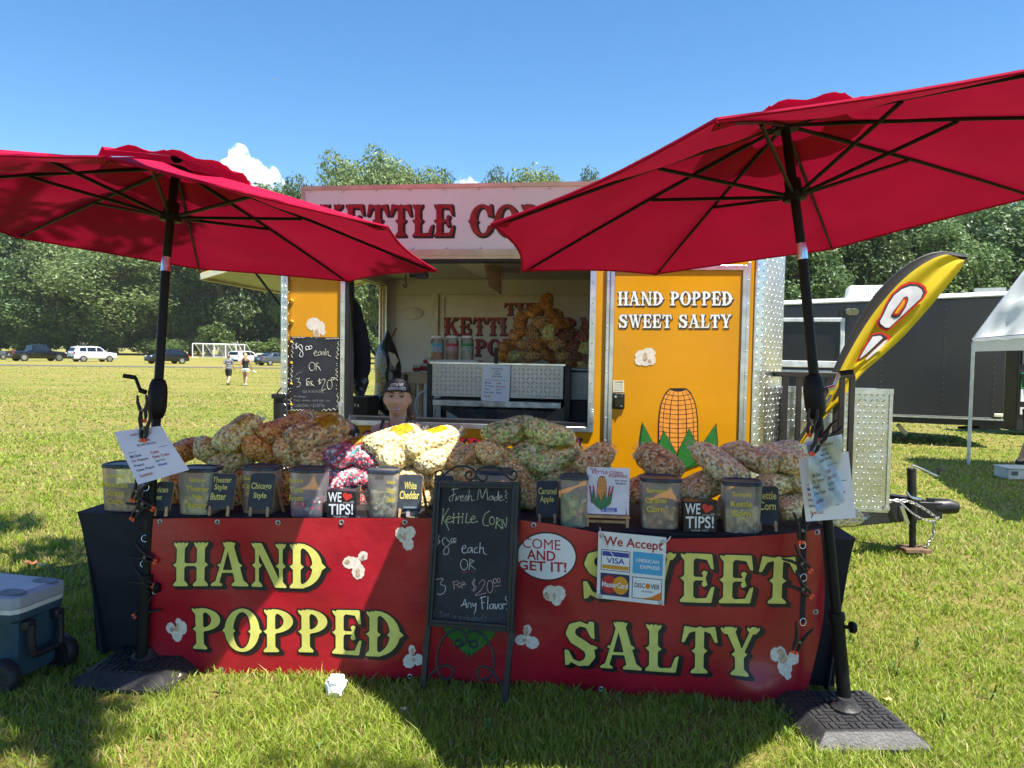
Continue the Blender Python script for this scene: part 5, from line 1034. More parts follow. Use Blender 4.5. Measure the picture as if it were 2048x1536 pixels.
# ================================================================== FAR CARS, GOALS
glassm = M('car_glass', (.010, .013, .017), .08, spec=.8); tyrem = M('tyre', (.02, .02, .02), .8); rimm = M('alloy', (.55, .56, .58), .3, .9)
def car(name, label, pos, yaw, Lh, hw, top, belt, wx, wr, paint, sides, ends, tail=(.35, .01, .015), sc=1.0, extra=None):
    """top: upper silhouette [(x,z)], x forward from -L/2 to L/2; sides: window polygons (x,z); ends: [(x,z,x,z)] sloping glass"""
    pos = np.asarray(pos, float); c, s = math.cos(yaw), math.sin(yaw)
    X = lambda p: pos + np.array([c * p[0] - s * p[1], s * p[0] + c * p[1], p[2]]) * sc
    t = thing(name, label, 'car', pos, 'vehicles parked along the field road'); tx = [q[0] for q in top]; tz = [q[1] for q in top]
    def sec(x, z=None):
        tp_ = np.interp(x, tx, tz); k = min(1, max(0, (tp_ - belt) / .5)); ht = hw * (.98 - .19 * k); e = 1 - .10 * max(0, (abs(x) / (Lh / 2) - .82) / .18)
        return [(hw * .9 * e, .30), (hw * e, .46), (hw * .99 * e, min(belt, tp_ - .07)), (ht * e, tp_ - .05), (ht * .86 * e, tp_)]
    xs = sorted(set(list(np.linspace(-Lh / 2, Lh / 2, 40)) + tx)); mb = MB(); V = []; m = 10
    for x in xs:
        q = sec(x); V += [X((x, -y, z)) for y, z in q] + [X((x, y, z)) for y, z in q[::-1]]
    F = [(i * m + j, (i + 1) * m + j, (i + 1) * m + (j + 1) % m, i * m + (j + 1) % m) for i in range(len(xs) - 1) for j in range(m)] + [tuple(range(m)), tuple((len(xs) - 1) * m + j for j in range(m - 1, -1, -1))]
    mb.add(V, F); body = mb.build('body', paint, t, sharp=35)
    def sy(x, z): q = sec(x); return np.interp(z, [q[2][1], q[3][1]], [q[2][0], q[3][0]])
    for sd in (-1, 1):
        for poly in sides:
            mb = MB(); P = [X((x, sd * (sy(x, z) + .004), z)) for x, z in poly]; mb.prism(P, (X((0, sd, 0)) - X((0, 0, 0))) / sc * .012); mb.build('window', glassm, t)
        for x in wx:
            w_ = X((x, sd * (hw - .09), wr)); ax = (X((1, 0, 0)) - pos, np.array([0, 0, sc]), (X((0, sd, 0)) - pos))
            mb = MB(); mb.lathe([(wr * .62, .12), (wr * .94, .12), (wr, .08), (wr, -.08), (wr * .6, -.1)], w_, 22, ax); wh = mb.build('wheel', tyrem, t)
            mb = MB(); mb.lathe([(0, .11), (wr * .16, .115), (wr * .2, .09), (wr * .56, .10), (wr * .64, .122)], w_, 20, ax)
            mb.build('rim', rimm, wh)
            mb = MB(); mb.lathe([(0, .085), (wr * 1.16, .085)], X((x, sd * (hw - .09) , wr + .03)), 22, ax); mb.build('wheel_arch', blk, t)
        mb = MB(); mb.box(X((-Lh / 2 + .08, sd * (hw * .82), belt - .14)), (.16 * sc, .22 * sc, .26 * sc), (X((1, 0, 0)) - pos, X((0, 1, 0)) - pos, np.array([0, 0, 1.]))); mb.build('tail_lamp', M('tail_red', tail, .2), t, bevel=.01)
        mb = MB(); mb.box(X((Lh / 2 - .09, sd * (hw * .72), belt - .2)), (.18 * sc, .32 * sc, .15 * sc), (X((1, 0, 0)) - pos, X((0, 1, 0)) - pos, np.array([0, 0, 1.]))); mb.build('headlight', M('head_lens', (.7, .72, .74), .12), t, bevel=.01)
        mb = MB(); mb.box(X((Lh * .16, sd * (hw + .1), belt + .05)), (.1 * sc, .2 * sc, .14 * sc), (X((1, 0, 0)) - pos, X((0, 1, 0)) - pos, np.array([0, 0, 1.]))); mb.build('mirror', paint, t, bevel=.01)
    for xa, za, xb, zb in ends:
        ya, yb = sec(xa)[3][0] * .86, sec(xb)[3][0] * .84; mb = MB(); n_ = np.array([-(zb - za), xb - xa]); n_ = n_ / np.linalg.norm(n_); n_ = n_ if n_[1] > 0 else -n_
        P = [X((xa, -ya, za)), X((xa, ya, za)), X((xb, yb, zb)), X((xb, -yb, zb))]; d = (X((n_[0], 0, n_[1])) - pos); P = [p + d * .012 for p in P]; mb.prism(P, d * .01); mb.build('windshield' if xa > 0 else 'rear_window', glassm, t)
    ax = (X((1, 0, 0)) - pos, X((0, 1, 0)) - pos, np.array([0, 0, 1.]))
    mb = MB(); mb.box(X((-Lh / 2 - .04, 0, .48)), (.16 * sc, hw * 1.8 * sc, .2 * sc), ax); mb.box(X((Lh / 2 + .02, 0, .46)), (.14 * sc, hw * 1.75 * sc, .22 * sc), ax); mb.build('bumper', blk if extra != 'paintbump' else paint, t, bevel=.03)
    mb = MB(); mb.box(X((-Lh / 2 - .03, 0, .72)), (.06 * sc, .36 * sc, .18 * sc), ax); mb.build('license_plate', M('plate_blue', (.35, .5, .62), .4), t)
    return t, X, ax, sec
def gpos(px, py): return at_z(px, py, 0)
pk = M('car_black', (.006, .007, .008), .2, coat=.3, var=.05); wh_ = M('car_white', (.72, .73, .74), .15, coat=.6, var=.02); gy_ = M('car_grey', (.10, .115, .14), .15, .3, coat=.7, var=.05)
truck, X, ax, sec = car('pickup_truck', 'black pickup truck with red tail lamps parked at the far left', gpos(74, 722), R(57), 5.75, .98, [(-2.87, 1.12), (-.95, 1.14), (-.9, 1.16), (-.72, 1.82), (.0, 1.9), (.75, 1.84), (1.25, 1.22), (1.4, 1.18), (2.5, 1.08), (2.87, .85)], 1.14, (-1.75, 1.95), .42, pk,
    [[(-.62, 1.2), (.0, 1.2), (.0, 1.78), (-.5, 1.76)], [(.06, 1.2), (1.05, 1.2), (.72, 1.74), (.06, 1.78)]], [(-.88, 1.24, -.74, 1.76), (1.22, 1.28, .8, 1.78)], sc=.88)
mb = MB(); mb.box(X((-2.86, 0, .88)), (.03, 1.5, .42), ax); mb.build('tailgate', pk, truck, bevel=.01); mb = MB(); mb.box(X((-1.9, 0, 1.13)), (1.6, 1.45, .02), ax); mb.build('bed_cover', blk, truck)
suv = [(-2.3, .95), (-2.28, 1.1), (-2.0, 1.66), (-1.7, 1.74), (0, 1.76), (.55, 1.68), (1.15, 1.16), (1.3, 1.12), (2.2, 1.0), (2.32, .75)]
suvw = [[(-1.75, 1.16), (-1.0, 1.16), (-1.0, 1.62), (-1.66, 1.58)], [(-.92, 1.16), (.0, 1.16), (.0, 1.62), (-.92, 1.63)], [(.08, 1.16), (.95, 1.16), (.5, 1.6), (.08, 1.62)]]
car('sport_utility_car', 'white sport utility car parked right of the black pickup', gpos(185, 723.5), R(53), 4.62, .96, suv, 1.12, (-1.35, 1.45), .36, wh_, suvw, [(-2.24, 1.2, -2.03, 1.58), (1.1, 1.24, .62, 1.62)], sc=.9)
cr_ = [(-2.1, .85), (-2.08, 1.0), (-1.75, 1.36), (-1.3, 1.56), (0, 1.6), (.45, 1.52), (1.05, 1.06), (1.2, 1.02), (2.0, .9), (2.1, .7)]
crw = [[(-1.45, 1.08), (-.8, 1.08), (-.8, 1.46), (-1.2, 1.44)], [(-.74, 1.08), (.0, 1.08), (.0, 1.5), (-.74, 1.49)], [(.06, 1.08), (.85, 1.08), (.4, 1.46), (.06, 1.5)]]
car('crossover_car', 'black crossover car facing left behind the left umbrella pole', gpos(334, 727.5), R(180 + 50), 4.2, .92, cr_, 1.04, (-1.25, 1.3), .35, pk, crw, [(-2.0, 1.1, -1.5, 1.44), (1.0, 1.14, .52, 1.46)], sc=.88)
car('hatchback_car', 'white hatchback car seen from behind beyond the walking woman', gpos(489, 729), R(70), 3.9, .9, [(-1.95, .9), (-1.93, 1.05), (-1.75, 1.5), (-1.4, 1.58), (.3, 1.58), (.7, 1.48), (1.15, 1.08), (1.8, .95), (1.95, .7)], 1.06, (-1.2, 1.25), .33, wh_, crw, [(-1.9, 1.12, -1.77, 1.46), (1.1, 1.16, .74, 1.44)], sc=.86)
car('sedan_car', 'grey sedan partly hidden by the left corner of the yellow trailer', gpos(553, 731), R(50), 4.5, .9, [(-2.25, .8), (-2.2, .98), (-1.75, 1.04), (-1.55, 1.08), (-.95, 1.38), (-.3, 1.44), (.4, 1.38), (1.05, 1.0), (2.1, .86), (2.25, .65)], .98, (-1.35, 1.4), .33, gy_, [[(-1.1, 1.02), (-.35, 1.02), (-.35, 1.36), (-.8, 1.33)], [(-.28, 1.02), (.8, 1.02), (.35, 1.32), (-.28, 1.37)]], [(-1.6, 1.12, -1.0, 1.37), (1.0, 1.06, .46, 1.36)], sc=.88)
car('dark_car', 'dark car cut off by the left edge of the photo', gpos(-26, 719), R(56), 4.5, .9, cr_, 1.0, (-1.35, 1.4), .33, gy_, crw, [(-2.0, 1.1, -1.5, 1.44), (1.0, 1.14, .52, 1.46)], sc=.88)
goalm = M('goal_white', (.80, .82, .82), .4)
for i, (x0, x1, py, lab) in enumerate(((385, 451, 714, 'white soccer goal standing nearest in the row of goals'), (406, 472, 711.5, 'white soccer goal second in the row of goals'), (428, 489, 709.5, 'white soccer goal third in the row of goals'), (447, 510, 708, 'white soccer goal last in the row, reaching farthest right'))):
    d = 128 + i * 4; g0 = at(x0, hor(x0), d); g1 = at(x1, hor(x1), d + 1.5); g0[2] = g1[2] = 0; t = thing('soccer_goal', lab, 'soccer goal', g0, 'soccer goals at the edge of the wood'); u = (g1 - g0); u /= np.linalg.norm(u); bk = np.array([.55, .83, 0]) * 2.2; H = 2.35; up = np.array([0, 0, H])
    for g_ in (g0, g1): mb = MB(); mb.tube([g_, g_ + up], .09, 8); mb.build('post', goalm, t)
    mb = MB(); mb.tube([g0 + up, g1 + up], .09, 8); mb.build('crossbar', goalm, t)
    for g_ in (g0, g1): mb = MB(); mb.tube([g_ + up, g_ + up + bk * .2, g_ + bk * 1.0 + (0, 0, .06), g_], .055, 6); mb.build('stay', goalm, t)
    mb = MB(); mb.tube([g0 + bk + (0, 0, .06), g1 + bk + (0, 0, .06)], .05, 6); mb.build('ground_bar', goalm, t)
    mb = MB()
    for k in range(1, 17): f = k / 17; p = g0 + (g1 - g0) * f; mb.tube([p + up + bk * .2, p + bk + (0, 0, .06)], .011, 4)
    for k in range(1, 8): f = k / 8; mb.tube([g0 + (up + bk * .2) * (1 - f) + bk * f, g1 + (up + bk * .2) * (1 - f) + bk * f], .011, 4)
    mb.build('net', M('net_grey', (.45, .47, .45), .8), t)
mb = MB(); a = at(512, hor(512), 126); b = at(600, hor(600), 128); a[2] = b[2] = .75; mb.bar(a, b, .1, .28)
for k in range(5): p = a + (b - a) * k / 4; mb.bar(p * (1, 1, 0), p, .12, .12, up=(0, 1, 0))
tag(mb.build('guard_rail', M('rail_grey', (.55, .58, .58), .5)), 'low grey guard rail behind the grey sedan', 'guard rail')

# ================================================================== UMBRELLAS
redf = M('umbrella_fabric', (.40, .006, .040), .8, var=.08, vs=3, trans=.15, bump=1.0, bs=4, spec=.1)
upm = M('umbrella_black', (.006, .006, .008), .45, var=.2, spec=.2)
def ortho(ax):
    e1 = np.cross([0, 1, 0], ax); e1 /= np.linalg.norm(e1); return e1, np.cross(ax, e1)
def umbrella(lab, q, joint, foot, crank_px, crank_side, run_t):
    hub = np.array(q[:3]); ax = np.array([q[3], q[4], 1.]); ax /= np.linalg.norm(ax); e1, e2 = ortho(ax); spin, rad, drop = q[5:]
    t = thing('patio_umbrella', lab, 'umbrella', foot * (1, 1, 0), 'red umbrellas at the two ends of the table')
    P = lambda r, a, h: hub + ax * h + r * (math.cos(a) * e1 + math.sin(a) * e2)
    can = lambda f: -drop * (f ** 1.12)                      # height along a rib, f = 0..1
    def surf(f, k, s):                                       # f radial, panel k, s 0..1 across
        a0, a1 = spin + k * math.pi / 4, spin + (k + 1) * math.pi / 4; p = P(rad * f, a0, can(f)) * (1 - s) + P(rad * f, a1, can(f)) * s
        sag = math.sin(math.pi * s); c = hub + ax * can(f); return p - (p - c) * .035 * sag * f - ax * (.028 * sag * math.sin(math.pi * min(1, f * 1.0)) + .006 * math.sin(f * 17 + k * 2) * sag)
    mb = MB(); fs = np.linspace(.12, 1, 16); ss = np.linspace(0, 1, 9)
    for k in range(8): mb.grid(lambda f, s: surf(f, k, s), fs, ss)
    V = np.concatenate(mb.v); mb.build('canopy', redf, t, sharp=22)
    mb = MB()
    for k in range(8):                                       # hem
        mb.tube([surf(1.0, k, s) for s in ss], .006, 5)
    mb.build('hem', redf, t)
    mb = MB(); fs = np.linspace(.02, .27, 7)
    for k in range(8): mb.grid(lambda f, s: surf(f, k, s) + ax * (.050 + .035 * math.sin(math.pi * s) * (f / .27) ** 2 + .012 * math.sin(k * 2.1 + s * 9) * (f / .27)), fs, ss)
    mb.build('vent_cap', redf, t, sharp=30)
    mb = MB(); mb.lathe([(.012, .07), (.03, .06), (.03, .035), (.012, .02)], hub, 12, (e1, e2, ax)); mb.build('finial', upm, t)
    mb = MB(); mb.lathe([(.02, -.03), (.055, -.03), (.055, .0), (.02, .004)], hub, 16, (e1, e2, ax)); mb.build('hub', upm, t)
    run = hub - ax * run_t; mb = MB(); mb.lathe([(.024, -.045), (.05, -.04), (.052, -.005), (.036, .0), (.034, .05), (.024, .05)], run, 16, (e1, e2, ax)); mb.build('runner', upm, t)
    for k in range(8):
        a = spin + k * math.pi / 4; mb = MB(); mb.tube([P(.04, a, -.014)] + [P(rad * f, a, can(f) - .014) for f in (.25, .5, .75, .985)], [.009, .009, .008, .0075, .006], 6)
        mb.build('rib', upm, t)
        mb = MB(); mb.tube([run + (P(1, a, 0) - hub) * .05 + ax * -.015, P(rad * .46, a, can(.46) - .022)], .0085, 6); mb.build('strut', upm, t)
        c = P(rad * .985, a, can(.985) - .004); mb = MB(); r_ = P(1, a, 0) - hub; w_ = np.cross(ax, r_); mb.prism([c + r_ * .03 - ax * .012, c - r_ * .05 + w_ * .035 - ax * .008, c - r_ * .05 - w_ * .035 - ax * .008], ax * .003); mb.build('rib_pocket', redf, t)
    mb = MB(); mb.tube([hub, joint], .0205, 16); mb.build('upper_pole', upm, t)
    d = (foot - joint) / np.linalg.norm(foot - joint)
    mb = MB(); mb.tube([joint + ax * .035, joint, joint + d * .035], .0222, 16); mb.build('tilt_collar', M('chrome', (.75, .75, .75), .12, 1), t)
    mb = MB(); mb.tube([joint + d * .03, foot + d * -.02], .0215, 16); lp = mb.build('lower_pole', upm, t)
    mb = MB(); mb.tube([foot - d * .36, foot - d * .0], .0285, 18); mb.lathe([(.034, 0), (.034, .03), (.028, .032)], foot - d * .36, 18, (np.array([1., 0, 0]), np.array([0, 1., 0]), -d)); mb.build('base_tube', upm, t)
    mb = MB(); c = foot - d * .33; mb.tube([c, c + np.array([.055, -.01, 0])], .008, 8); mb.lathe([(.024, 0), (.026, .01), (.02, .022), (0, .024)], c + np.array([.05, -.01, 0]), 12, (np.array([0, 1., 0]), np.array([0, 0, 1.]), np.array([1., 0, 0]))); mb.build('knob', upm, t)
    py = crank_px; s_ = (joint[2] - at(*py, joint[1])[2]) / (joint[2] - foot[2]); c = joint + (foot - joint) * s_; c = at(py[0], py[1], c[1])
    mb = MB(); x_, y_ = ortho(-d)
    mb.lathe([(.022, -.095), (.031, -.09), (.040, -.065), (.044, -.03), (.044, .035), (.040, .065), (.031, .09), (.022, .098)], c, 20, (x_, y_, d)); mb.build('crank_housing', upm, t)
    mb = MB(); s = crank_side; b0 = c + np.array([s * .045, -.02, .03]); mb.tube([b0, b0 + np.array([s * .03, 0, .01])], .012, 8); mb.tube([b0 + np.array([s * .028, 0, .01]), b0 + np.array([s * .05, 0, .07])], .008, 8); mb.build('crank_arm', M('chrome') if s > 0 else upm, t)
    mb = MB(); mb.tube([b0 + np.array([s * .05, 0, .07]), b0 + np.array([s * .105, -.005, .078])], .011, 8); mb.build('crank_grip', upm, t)
    return t, lp
def base_plate(lab, c, yaw, sz=.48):
    c = np.asarray(c) * (1, 1, 0); t = thing('umbrella_base', lab, 'umbrella base', c); x = np.array([math.cos(yaw), -math.sin(yaw), 0]); y = np.array([math.sin(yaw), math.cos(yaw), 0]); z = np.array([0, 0, 1.])
    m = M('base_plastic', (.028, .027, .027), .5, var=.35, vs=14, bump=.3, bs=90, spec=.4); mb = MB()
    rings = [(1.0, 0), (1.0, .022), (.97, .026), (.76, .062), (.73, .066)]; V = []
    for k, h in rings: V += [c + x * sz / 2 * k * a + y * sz / 2 * k * b + z * h for a, b in ((-1, -1), (1, -1), (1, 1), (-1, 1))]
    F = [(i * 4 + j, i * 4 + (j + 1) % 4, (i + 1) * 4 + (j + 1) % 4, (i + 1) * 4 + j) for i in range(4) for j in range(4)] + [(16, 17, 18, 19)]
    mb.add(V, F); mb.build('body', m, t, bevel=.004)
    k = 0; mb = MB(); n = 6; w = sz * .70 / n                 # basket weave relief on the top
    for i in range(n):
        for j in range(n):
            cc = c + x * ((i + .5) * w - sz * .35) + y * ((j + .5) * w - sz * .35) + z * .066
            if math.hypot((i - 2.5), (j - 2.5)) < 1: continue
            for s in (-.25, .25):
                a, b = (x, y) if (i + j) % 2 else (y, x); mb.box(cc + b * w * s, (w * .88, w * .36, .011), (a, b, z), top=.9)
    mb.build('weave_relief', m, t)
    mb = MB(); mb.lathe([(.06, .0), (.06, .012), (.04, .03), (.034, .05)], c + z * .066, 20); mb.build('socket', m, t)
    return t
UR = [1.1672, 3.2638, 2.5649, -.1406, .0762, -.5086, 1.3684, .3696]; UL = [-1.6518, 3.6376, 2.4285, .079, .0538, .2938, 1.3223, .3206]
def down(q, t): a = np.array([q[3], q[4], 1.]); return np.array(q[:3]) - a / np.linalg.norm(a) * t
fR, fL = at_z(1690, 1408, .08), at_z(283, 1314, .08)
umbrella('red patio umbrella over the right end of the table, higher and nearer', UR, down(UR, .56), fR, (1629, 792), 1, .295)
umbrella('red patio umbrella over the left end of the table, lower with its vent flapping', UL, down(UL, .475), fL, (315, 797), -1, .225)
base_plate('black square umbrella base with woven relief in the sun at right', fR - (0.005, .02, 0), R(-3)); base_plate('black square umbrella base half hidden behind the banner at left', fL + (0, .03, 0), R(4))
# ================================================================== TABLE, CLOTH, BANNER
L0, L1 = at_z(150, 1026, .74), at_z(1716, 1080, .74); yawT = -math.atan2(L1[1] - L0[1], L1[0] - L0[0]); TBL = Plane((L0[0], L0[1], 0), yawT); LT2 = float(np.linalg.norm((L1 - L0)[:2]))
DEP = .76; tb_ = thing('folding_table', 'long folding table hidden under the black cloth', 'table', TBL.p(LT2 / 2, 0, -DEP / 2))
for k in range(2):
    a0, a1 = k * LT2 / 2 + .02, (k + 1) * LT2 / 2 - .02; mb = MB(); slab(mb, TBL, a0, a1, .69, .733, -DEP + .02, -.02); mb.build('tabletop', M('table_grey', (.35, .35, .35), .5), tb_, bevel=.008)
    for a in (a0 + .2, a1 - .2):
        for b in (-.1, -DEP + .1): mb = MB(); mb.tube([TBL.p(a, 0, b), TBL.p(a, .689, b)], .013, 8); mb.build('leg', steel, tb_)
clm = M('black_tablecloth', (.012, .013, .020), .85, var=.25, vs=5, bump=.2, bs=25)
def skirt(mb, pts, drop_in):
    """pts: top points (list), hangs to near the ground drawing inwards"""
    n = len(pts)
    def fn(u, v):
        i = u * (n - 1); k = min(int(i), n - 2); f = i - k; p = pts[k][0] * (1 - f) + pts[k + 1][0] * f; d = pts[k][1] * (1 - f) + pts[k + 1][1] * f; zt = .742; z = zt * (1 - v) + .03 * v
        w = .012 * math.sin(u * 46 + .6 * math.sin(u * 13)) * v + .01 * math.sin(u * 19 + 2) * v; return np.array([p[0], p[1], 0]) - d * (drop_in * v ** .8 - w) + np.array([0, 0, z])
    mb.grid(fn, np.linspace(0, 1, 16 * (n - 1) + 1), np.linspace(0, 1, 14))
r45 = lambda a, b: (lambda v: v / np.linalg.norm(v))(a + b)
ex, nx = TBL.e, TBL.n; c = .03
mb = MB(); zt = .742
mb.grid(lambda u, v: TBL.p(u * LT2, zt + .002 * math.sin(u * 60) * math.sin(v * 7), -v * DEP), np.linspace(0, 1, 60), np.linspace(0, 1, 12))
skirt(mb, [(TBL.p(0, 0, -DEP), -ex), (TBL.p(0, 0, -.03), -ex), (TBL.p(.012, 0, -.0), r45(-ex, nx)), (TBL.p(.05, 0, 0), nx), (TBL.p(LT2 * .25, 0, 0), nx), (TBL.p(LT2 * .5, 0, 0), nx), (TBL.p(LT2 * .75, 0, 0), nx), (TBL.p(LT2 - .05, 0, 0), nx), (TBL.p(LT2 - .012, 0, 0), r45(ex, nx)), (TBL.p(LT2, 0, -.03), ex), (TBL.p(LT2, 0, -DEP), ex)], .10)
o = mb.build('tablecloth', clm, base=TBL.p(LT2 / 2, 0, -DEP / 2), sharp=60); tag(o, 'black floor length cloth covering the long table', 'tablecloth')
BN = Plane(TBL.p(0, 0, .035), yawT)
yt = lambda x: np.interp(x, [300, 600, 860, 1035, 1100, 1200, 1330, 1450, 1560, 1645], [1037, 1036, 1037, 1040, 1047, 1065, 1077, 1075, 1068, 1060])
yb = lambda x: np.interp(x, [298, 480, 640, 830, 1000, 1240, 1400, 1602], [1351, 1352, 1354, 1358, 1368, 1391, 1406, 1422])
aM = BN.hit(1645, 1060)[0]
def rip(a, z):
    k = np.clip(1 - z / .75, 0, 1.2)
    r = .012 * np.sin(a * 4.3 + z * 3 + .6) * k + .007 * np.sin(a * 9.7 - z * 6) * (.3 + k) + .006 * np.sin(a * 2.2 + 1) + .010 * np.sin((a * .8 + z) * 9) * np.exp(-((a - .6) / .45) ** 2)
    r = r - .03 * np.exp(-((a - aM) / .05) ** 2) + .010 * np.exp(-((a - 2.4) / .3) ** 2) * np.sin(z * 11)
    # a sagging swag below the card sign and a kick at the lower right corner
    r = r + .018 * np.exp(-((a - 2.35 + (z - .55) * .5) / .12) ** 2) * np.sin(np.clip(z / .7, 0, 1) * np.pi) + .035 * np.exp(-((a - aM + .28) / .1) ** 2 - ((z - .05) / .1) ** 2)
    return r
def bnbend(q):
    rel = q - BN.o; return rip(rel @ BN.e, q[..., 2])[..., None] * BN.n
def bnp(px, py, lift=0.0):
    q = BN.at(px, py); return q + bnbend(q) + BN.n * lift
def BQ(tl, tr, br, bl): return Quad(BN.at(*tl), BN.at(*tr), BN.at(*br), BN.at(*bl), BN.n, bnbend)
vin = M('red_vinyl', (.38, .007, .022), .30, var=.14, vs=3.5, bump=.7, bs=6, spec=.5, coat=.12)
ban = thing('banner', 'long red vinyl banner reading HAND POPPED SWEET SALTY hung on the table front', 'banner', TBL.p(LT2 / 2, 0, .05))
mb = MB()
def bsurf(u, v):
    x0 = 307 + u * 1338; x1 = 298 + u * 1304; xm = x0 * (1 - v) + x1 * v + (26 * math.sin(math.pi * v) * max(0, (u - .9) / .1) ** 2); return bnp(xm, yt(x0) * (1 - v) + yb(x1) * v)
mb.grid(bsurf, np.linspace(0, 1, 150), np.linspace(0, 1, 44)); mb.build('sheet', vin, ban, sharp=0)
FI, RM, SH = MB(), MB(), MB()
for wd, cs in (('HAND', ((350, 1083), (652, 1087), (652, 1177), (350, 1170))), ('POPPED', ((384, 1215), (808, 1222), (808, 1312), (384, 1299))), ('SWEET', ((1162, 1098), (1594, 1113), (1590, 1208), (1162, 1196))), ('SALTY', ((1126, 1239), (1522, 1254), (1520, 1349), (1125, 1330)))):
    put_circus(FI, RM, SH, BQ(*cs), wd, 0, 0, 1, 1, .0014, sh=(.085, -.055))
FI.build('lettering', M('letter_yellow', (.72, .66, .16), .38, var=.08, vs=18), ban, smooth=False); RM.build('lettering_rim', dkl, ban, smooth=False); SH.build('lettering_shadow', dkl, ban, smooth=False)
for i, (x0, y0, x1, y1, lob, hul) in enumerate([(788, 1053, 833, 1101, [(.3, .7, .26, .26), (.7, .75, .24, .25), (.62, .25, .24, .26), (.45, .5, .25, .2)], [(.45, .55, .1, .16), (.25, .6, .08, .1)]),
        (684, 1104, 736, 1160, [(.3, .62, .28, .22), (.8, .85, .18, .17), (.62, .3, .24, .28), (.55, .6, .16, .2)], [(.2, .65, .1, .08), (.6, .25, .08, .16), (.8, .8, .06, .08)]),
        (331, 1236, 373, 1288, [(.2, .6, .2, .22), (.72, .6, .26, .28), (.5, .35, .24, .3), (.6, .85, .14, .14)], [(.5, .62, .12, .18), (.3, .55, .1, .1)]),
        (806, 1287, 850, 1336, [(.3, .3, .28, .28), (.7, .35, .22, .24), (.42, .75, .15, .22)], [(.45, .7, .07, .16), (.5, .35, .08, .1)]),
        (1085, 1166, 1132, 1211, [(.35, .55, .33, .36), (.68, .55, .3, .36), (.6, .2, .2, .2)], [(.18, .4, .12, .2), (.5, .4, .05, .2)]),
        (1029, 1250, 1080, 1300, [(.25, .4, .24, .2), (.5, .8, .16, .2), (.7, .3, .26, .24), (.45, .45, .2, .2)], [(.45, .72, .1, .18), (.4, .4, .08, .08)]),
        (1540, 1289, 1597, 1356, [(.2, .72, .2, .2), (.8, .62, .2, .2), (.5, .4, .26, .3), (.6, .1, .12, .1), (.35, .75, .2, .2)], [(.45, .62, .16, .16), (.35, .8, .14, .08)])]):
    popcorn_decal('popcorn_emblem', BQ((x0, y0), (x1, y0), (x1, y1), (x0, y1)), lob, hul, ban)
def bub(rx, ry, n=50): return [(1093 + rx * math.cos(t), 1112 + ry * math.sin(t)) for t in np.linspace(0, 2 * math.pi, n, endpoint=False)]
for nm_, rx, ry, m_, li in (('bubble_outline', 61, 49, dkl, .0012), ('speech_bubble', 58, 46, M('print_white', (.78, .77, .76), .4, var=.03), .0024)):
    mb = MB(); mb.add([bnp(1093, 1112, li)] + [bnp(x, y, li) for x, y in bub(rx, ry)], [(0, i + 1, (i + 1) % 50 + 1) for i in range(50)]); mb.build(nm_, m_, ban, smooth=False)
prep_text([('COME', False), ('AND', True), ('GET IT!', True)]); mb = MB()
for s, cs in (('COME', ((1045, 1075), (1121, 1079), (1121, 1099), (1045, 1095))), ('AND', ((1054, 1098), (1111, 1101), (1111, 1121), (1054, 1118))), ('GET IT!', ((1036, 1120), (1133, 1123), (1133, 1143), (1036, 1140)))):
    put_text(mb, BQ(*cs), s, s != 'COME', (0, 0, 1, 1), .0036)
mb.build('bubble_text', M('print_red', (.42, .012, .03), .4), ban, smooth=False)
corn_decal(BQ((872, 1060), (1006, 1060), (1006, 1275), (872, 1275)), ban)
def ring(mb, c, n, r, w=.004):
    n = n / np.linalg.norm(n); u = np.cross(n, (0, 0, 1.)); u = u / np.linalg.norm(u) if np.linalg.norm(u) > .1 else np.array([1., 0, 0]); v = np.cross(n, u)
    return mb.tube([c + u * r * math.cos(t) + v * r * math.sin(t) for t in np.linspace(0, 2 * math.pi, 15)[:-1]], w, 6, closed=True)
grm = M('brass_grommet', (.45, .43, .38), .35, .9)
for px, py in [(321, 1043), (435, 1044), (557, 1045), (683, 1045), (809, 1045), (1067, 1050), (1637, 1067), (312, 1183), (309, 1343), (442, 1340), (820, 1352), (1202, 1379), (1342, 1393), (1488, 1403), (1635, 1228)]:
    mb = MB(); c = bnp(px, py, .002); ring(mb, c, BN.n, .0095, .004); mb.face([c + BN.e * .007 * math.cos(t) + np.array([0, 0, .007 * math.sin(t)]) - BN.n * .0008 for t in np.linspace(0, 6.28, 10)[:-1]], 1); mb.build('grommet', [grm, blk], ban)
# ---- card sign hung on the banner
cq = Quad(BN.at(1197, 1062, .045), BN.at(1333, 1075, .045), BN.at(1328, 1211, .045), BN.at(1193, 1196, .045), BN.n)
cs_ = thing('card_sign', 'white metal We Accept sign with four card logos tied to the banner', 'sign', cq([.5], [0])[0])
sgm = M('sign_enamel', (.76, .75, .73), .3, var=.06, vs=10)
def plate_of(q, th=.004):
    P = [q([u], [v])[0] for u, v in ((0, 0), (1, 0), (1, 1), (0, 1))]; mb = MB(); mb.prism(P, -q.n * th); return mb
plate_of(cq).build('plate', sgm, cs_, bevel=.001)
prep_text([('We Accept', 1), ('VISA', 1), ('AMERICAN', 1), ('EXPRESS', 1), ('MasterCard', 1), ('DISC', 1), ('VER', 1), ('NETWORK', 0)])
def rect(mb, q, u0, v0, u1, v1, lift): mb.add(q(np.array([u0, u1, u1, u0]), np.array([v0, v0, v1, v1]), lift), [(0, 1, 2, 3)])
def disc(mb, q, cu, cv, ru, rv, lift, n=28, a0=0, a1=6.2832): t = np.linspace(a0, a1, n); mb.add(q(cu + ru * np.cos(t), cv + rv * np.sin(t), lift), [tuple(range(n))])
def decal(nm_, mat, fn, parent, q=None):
    mb = MB(); fn(mb); return mb.build(nm_, mat, parent, smooth=False)
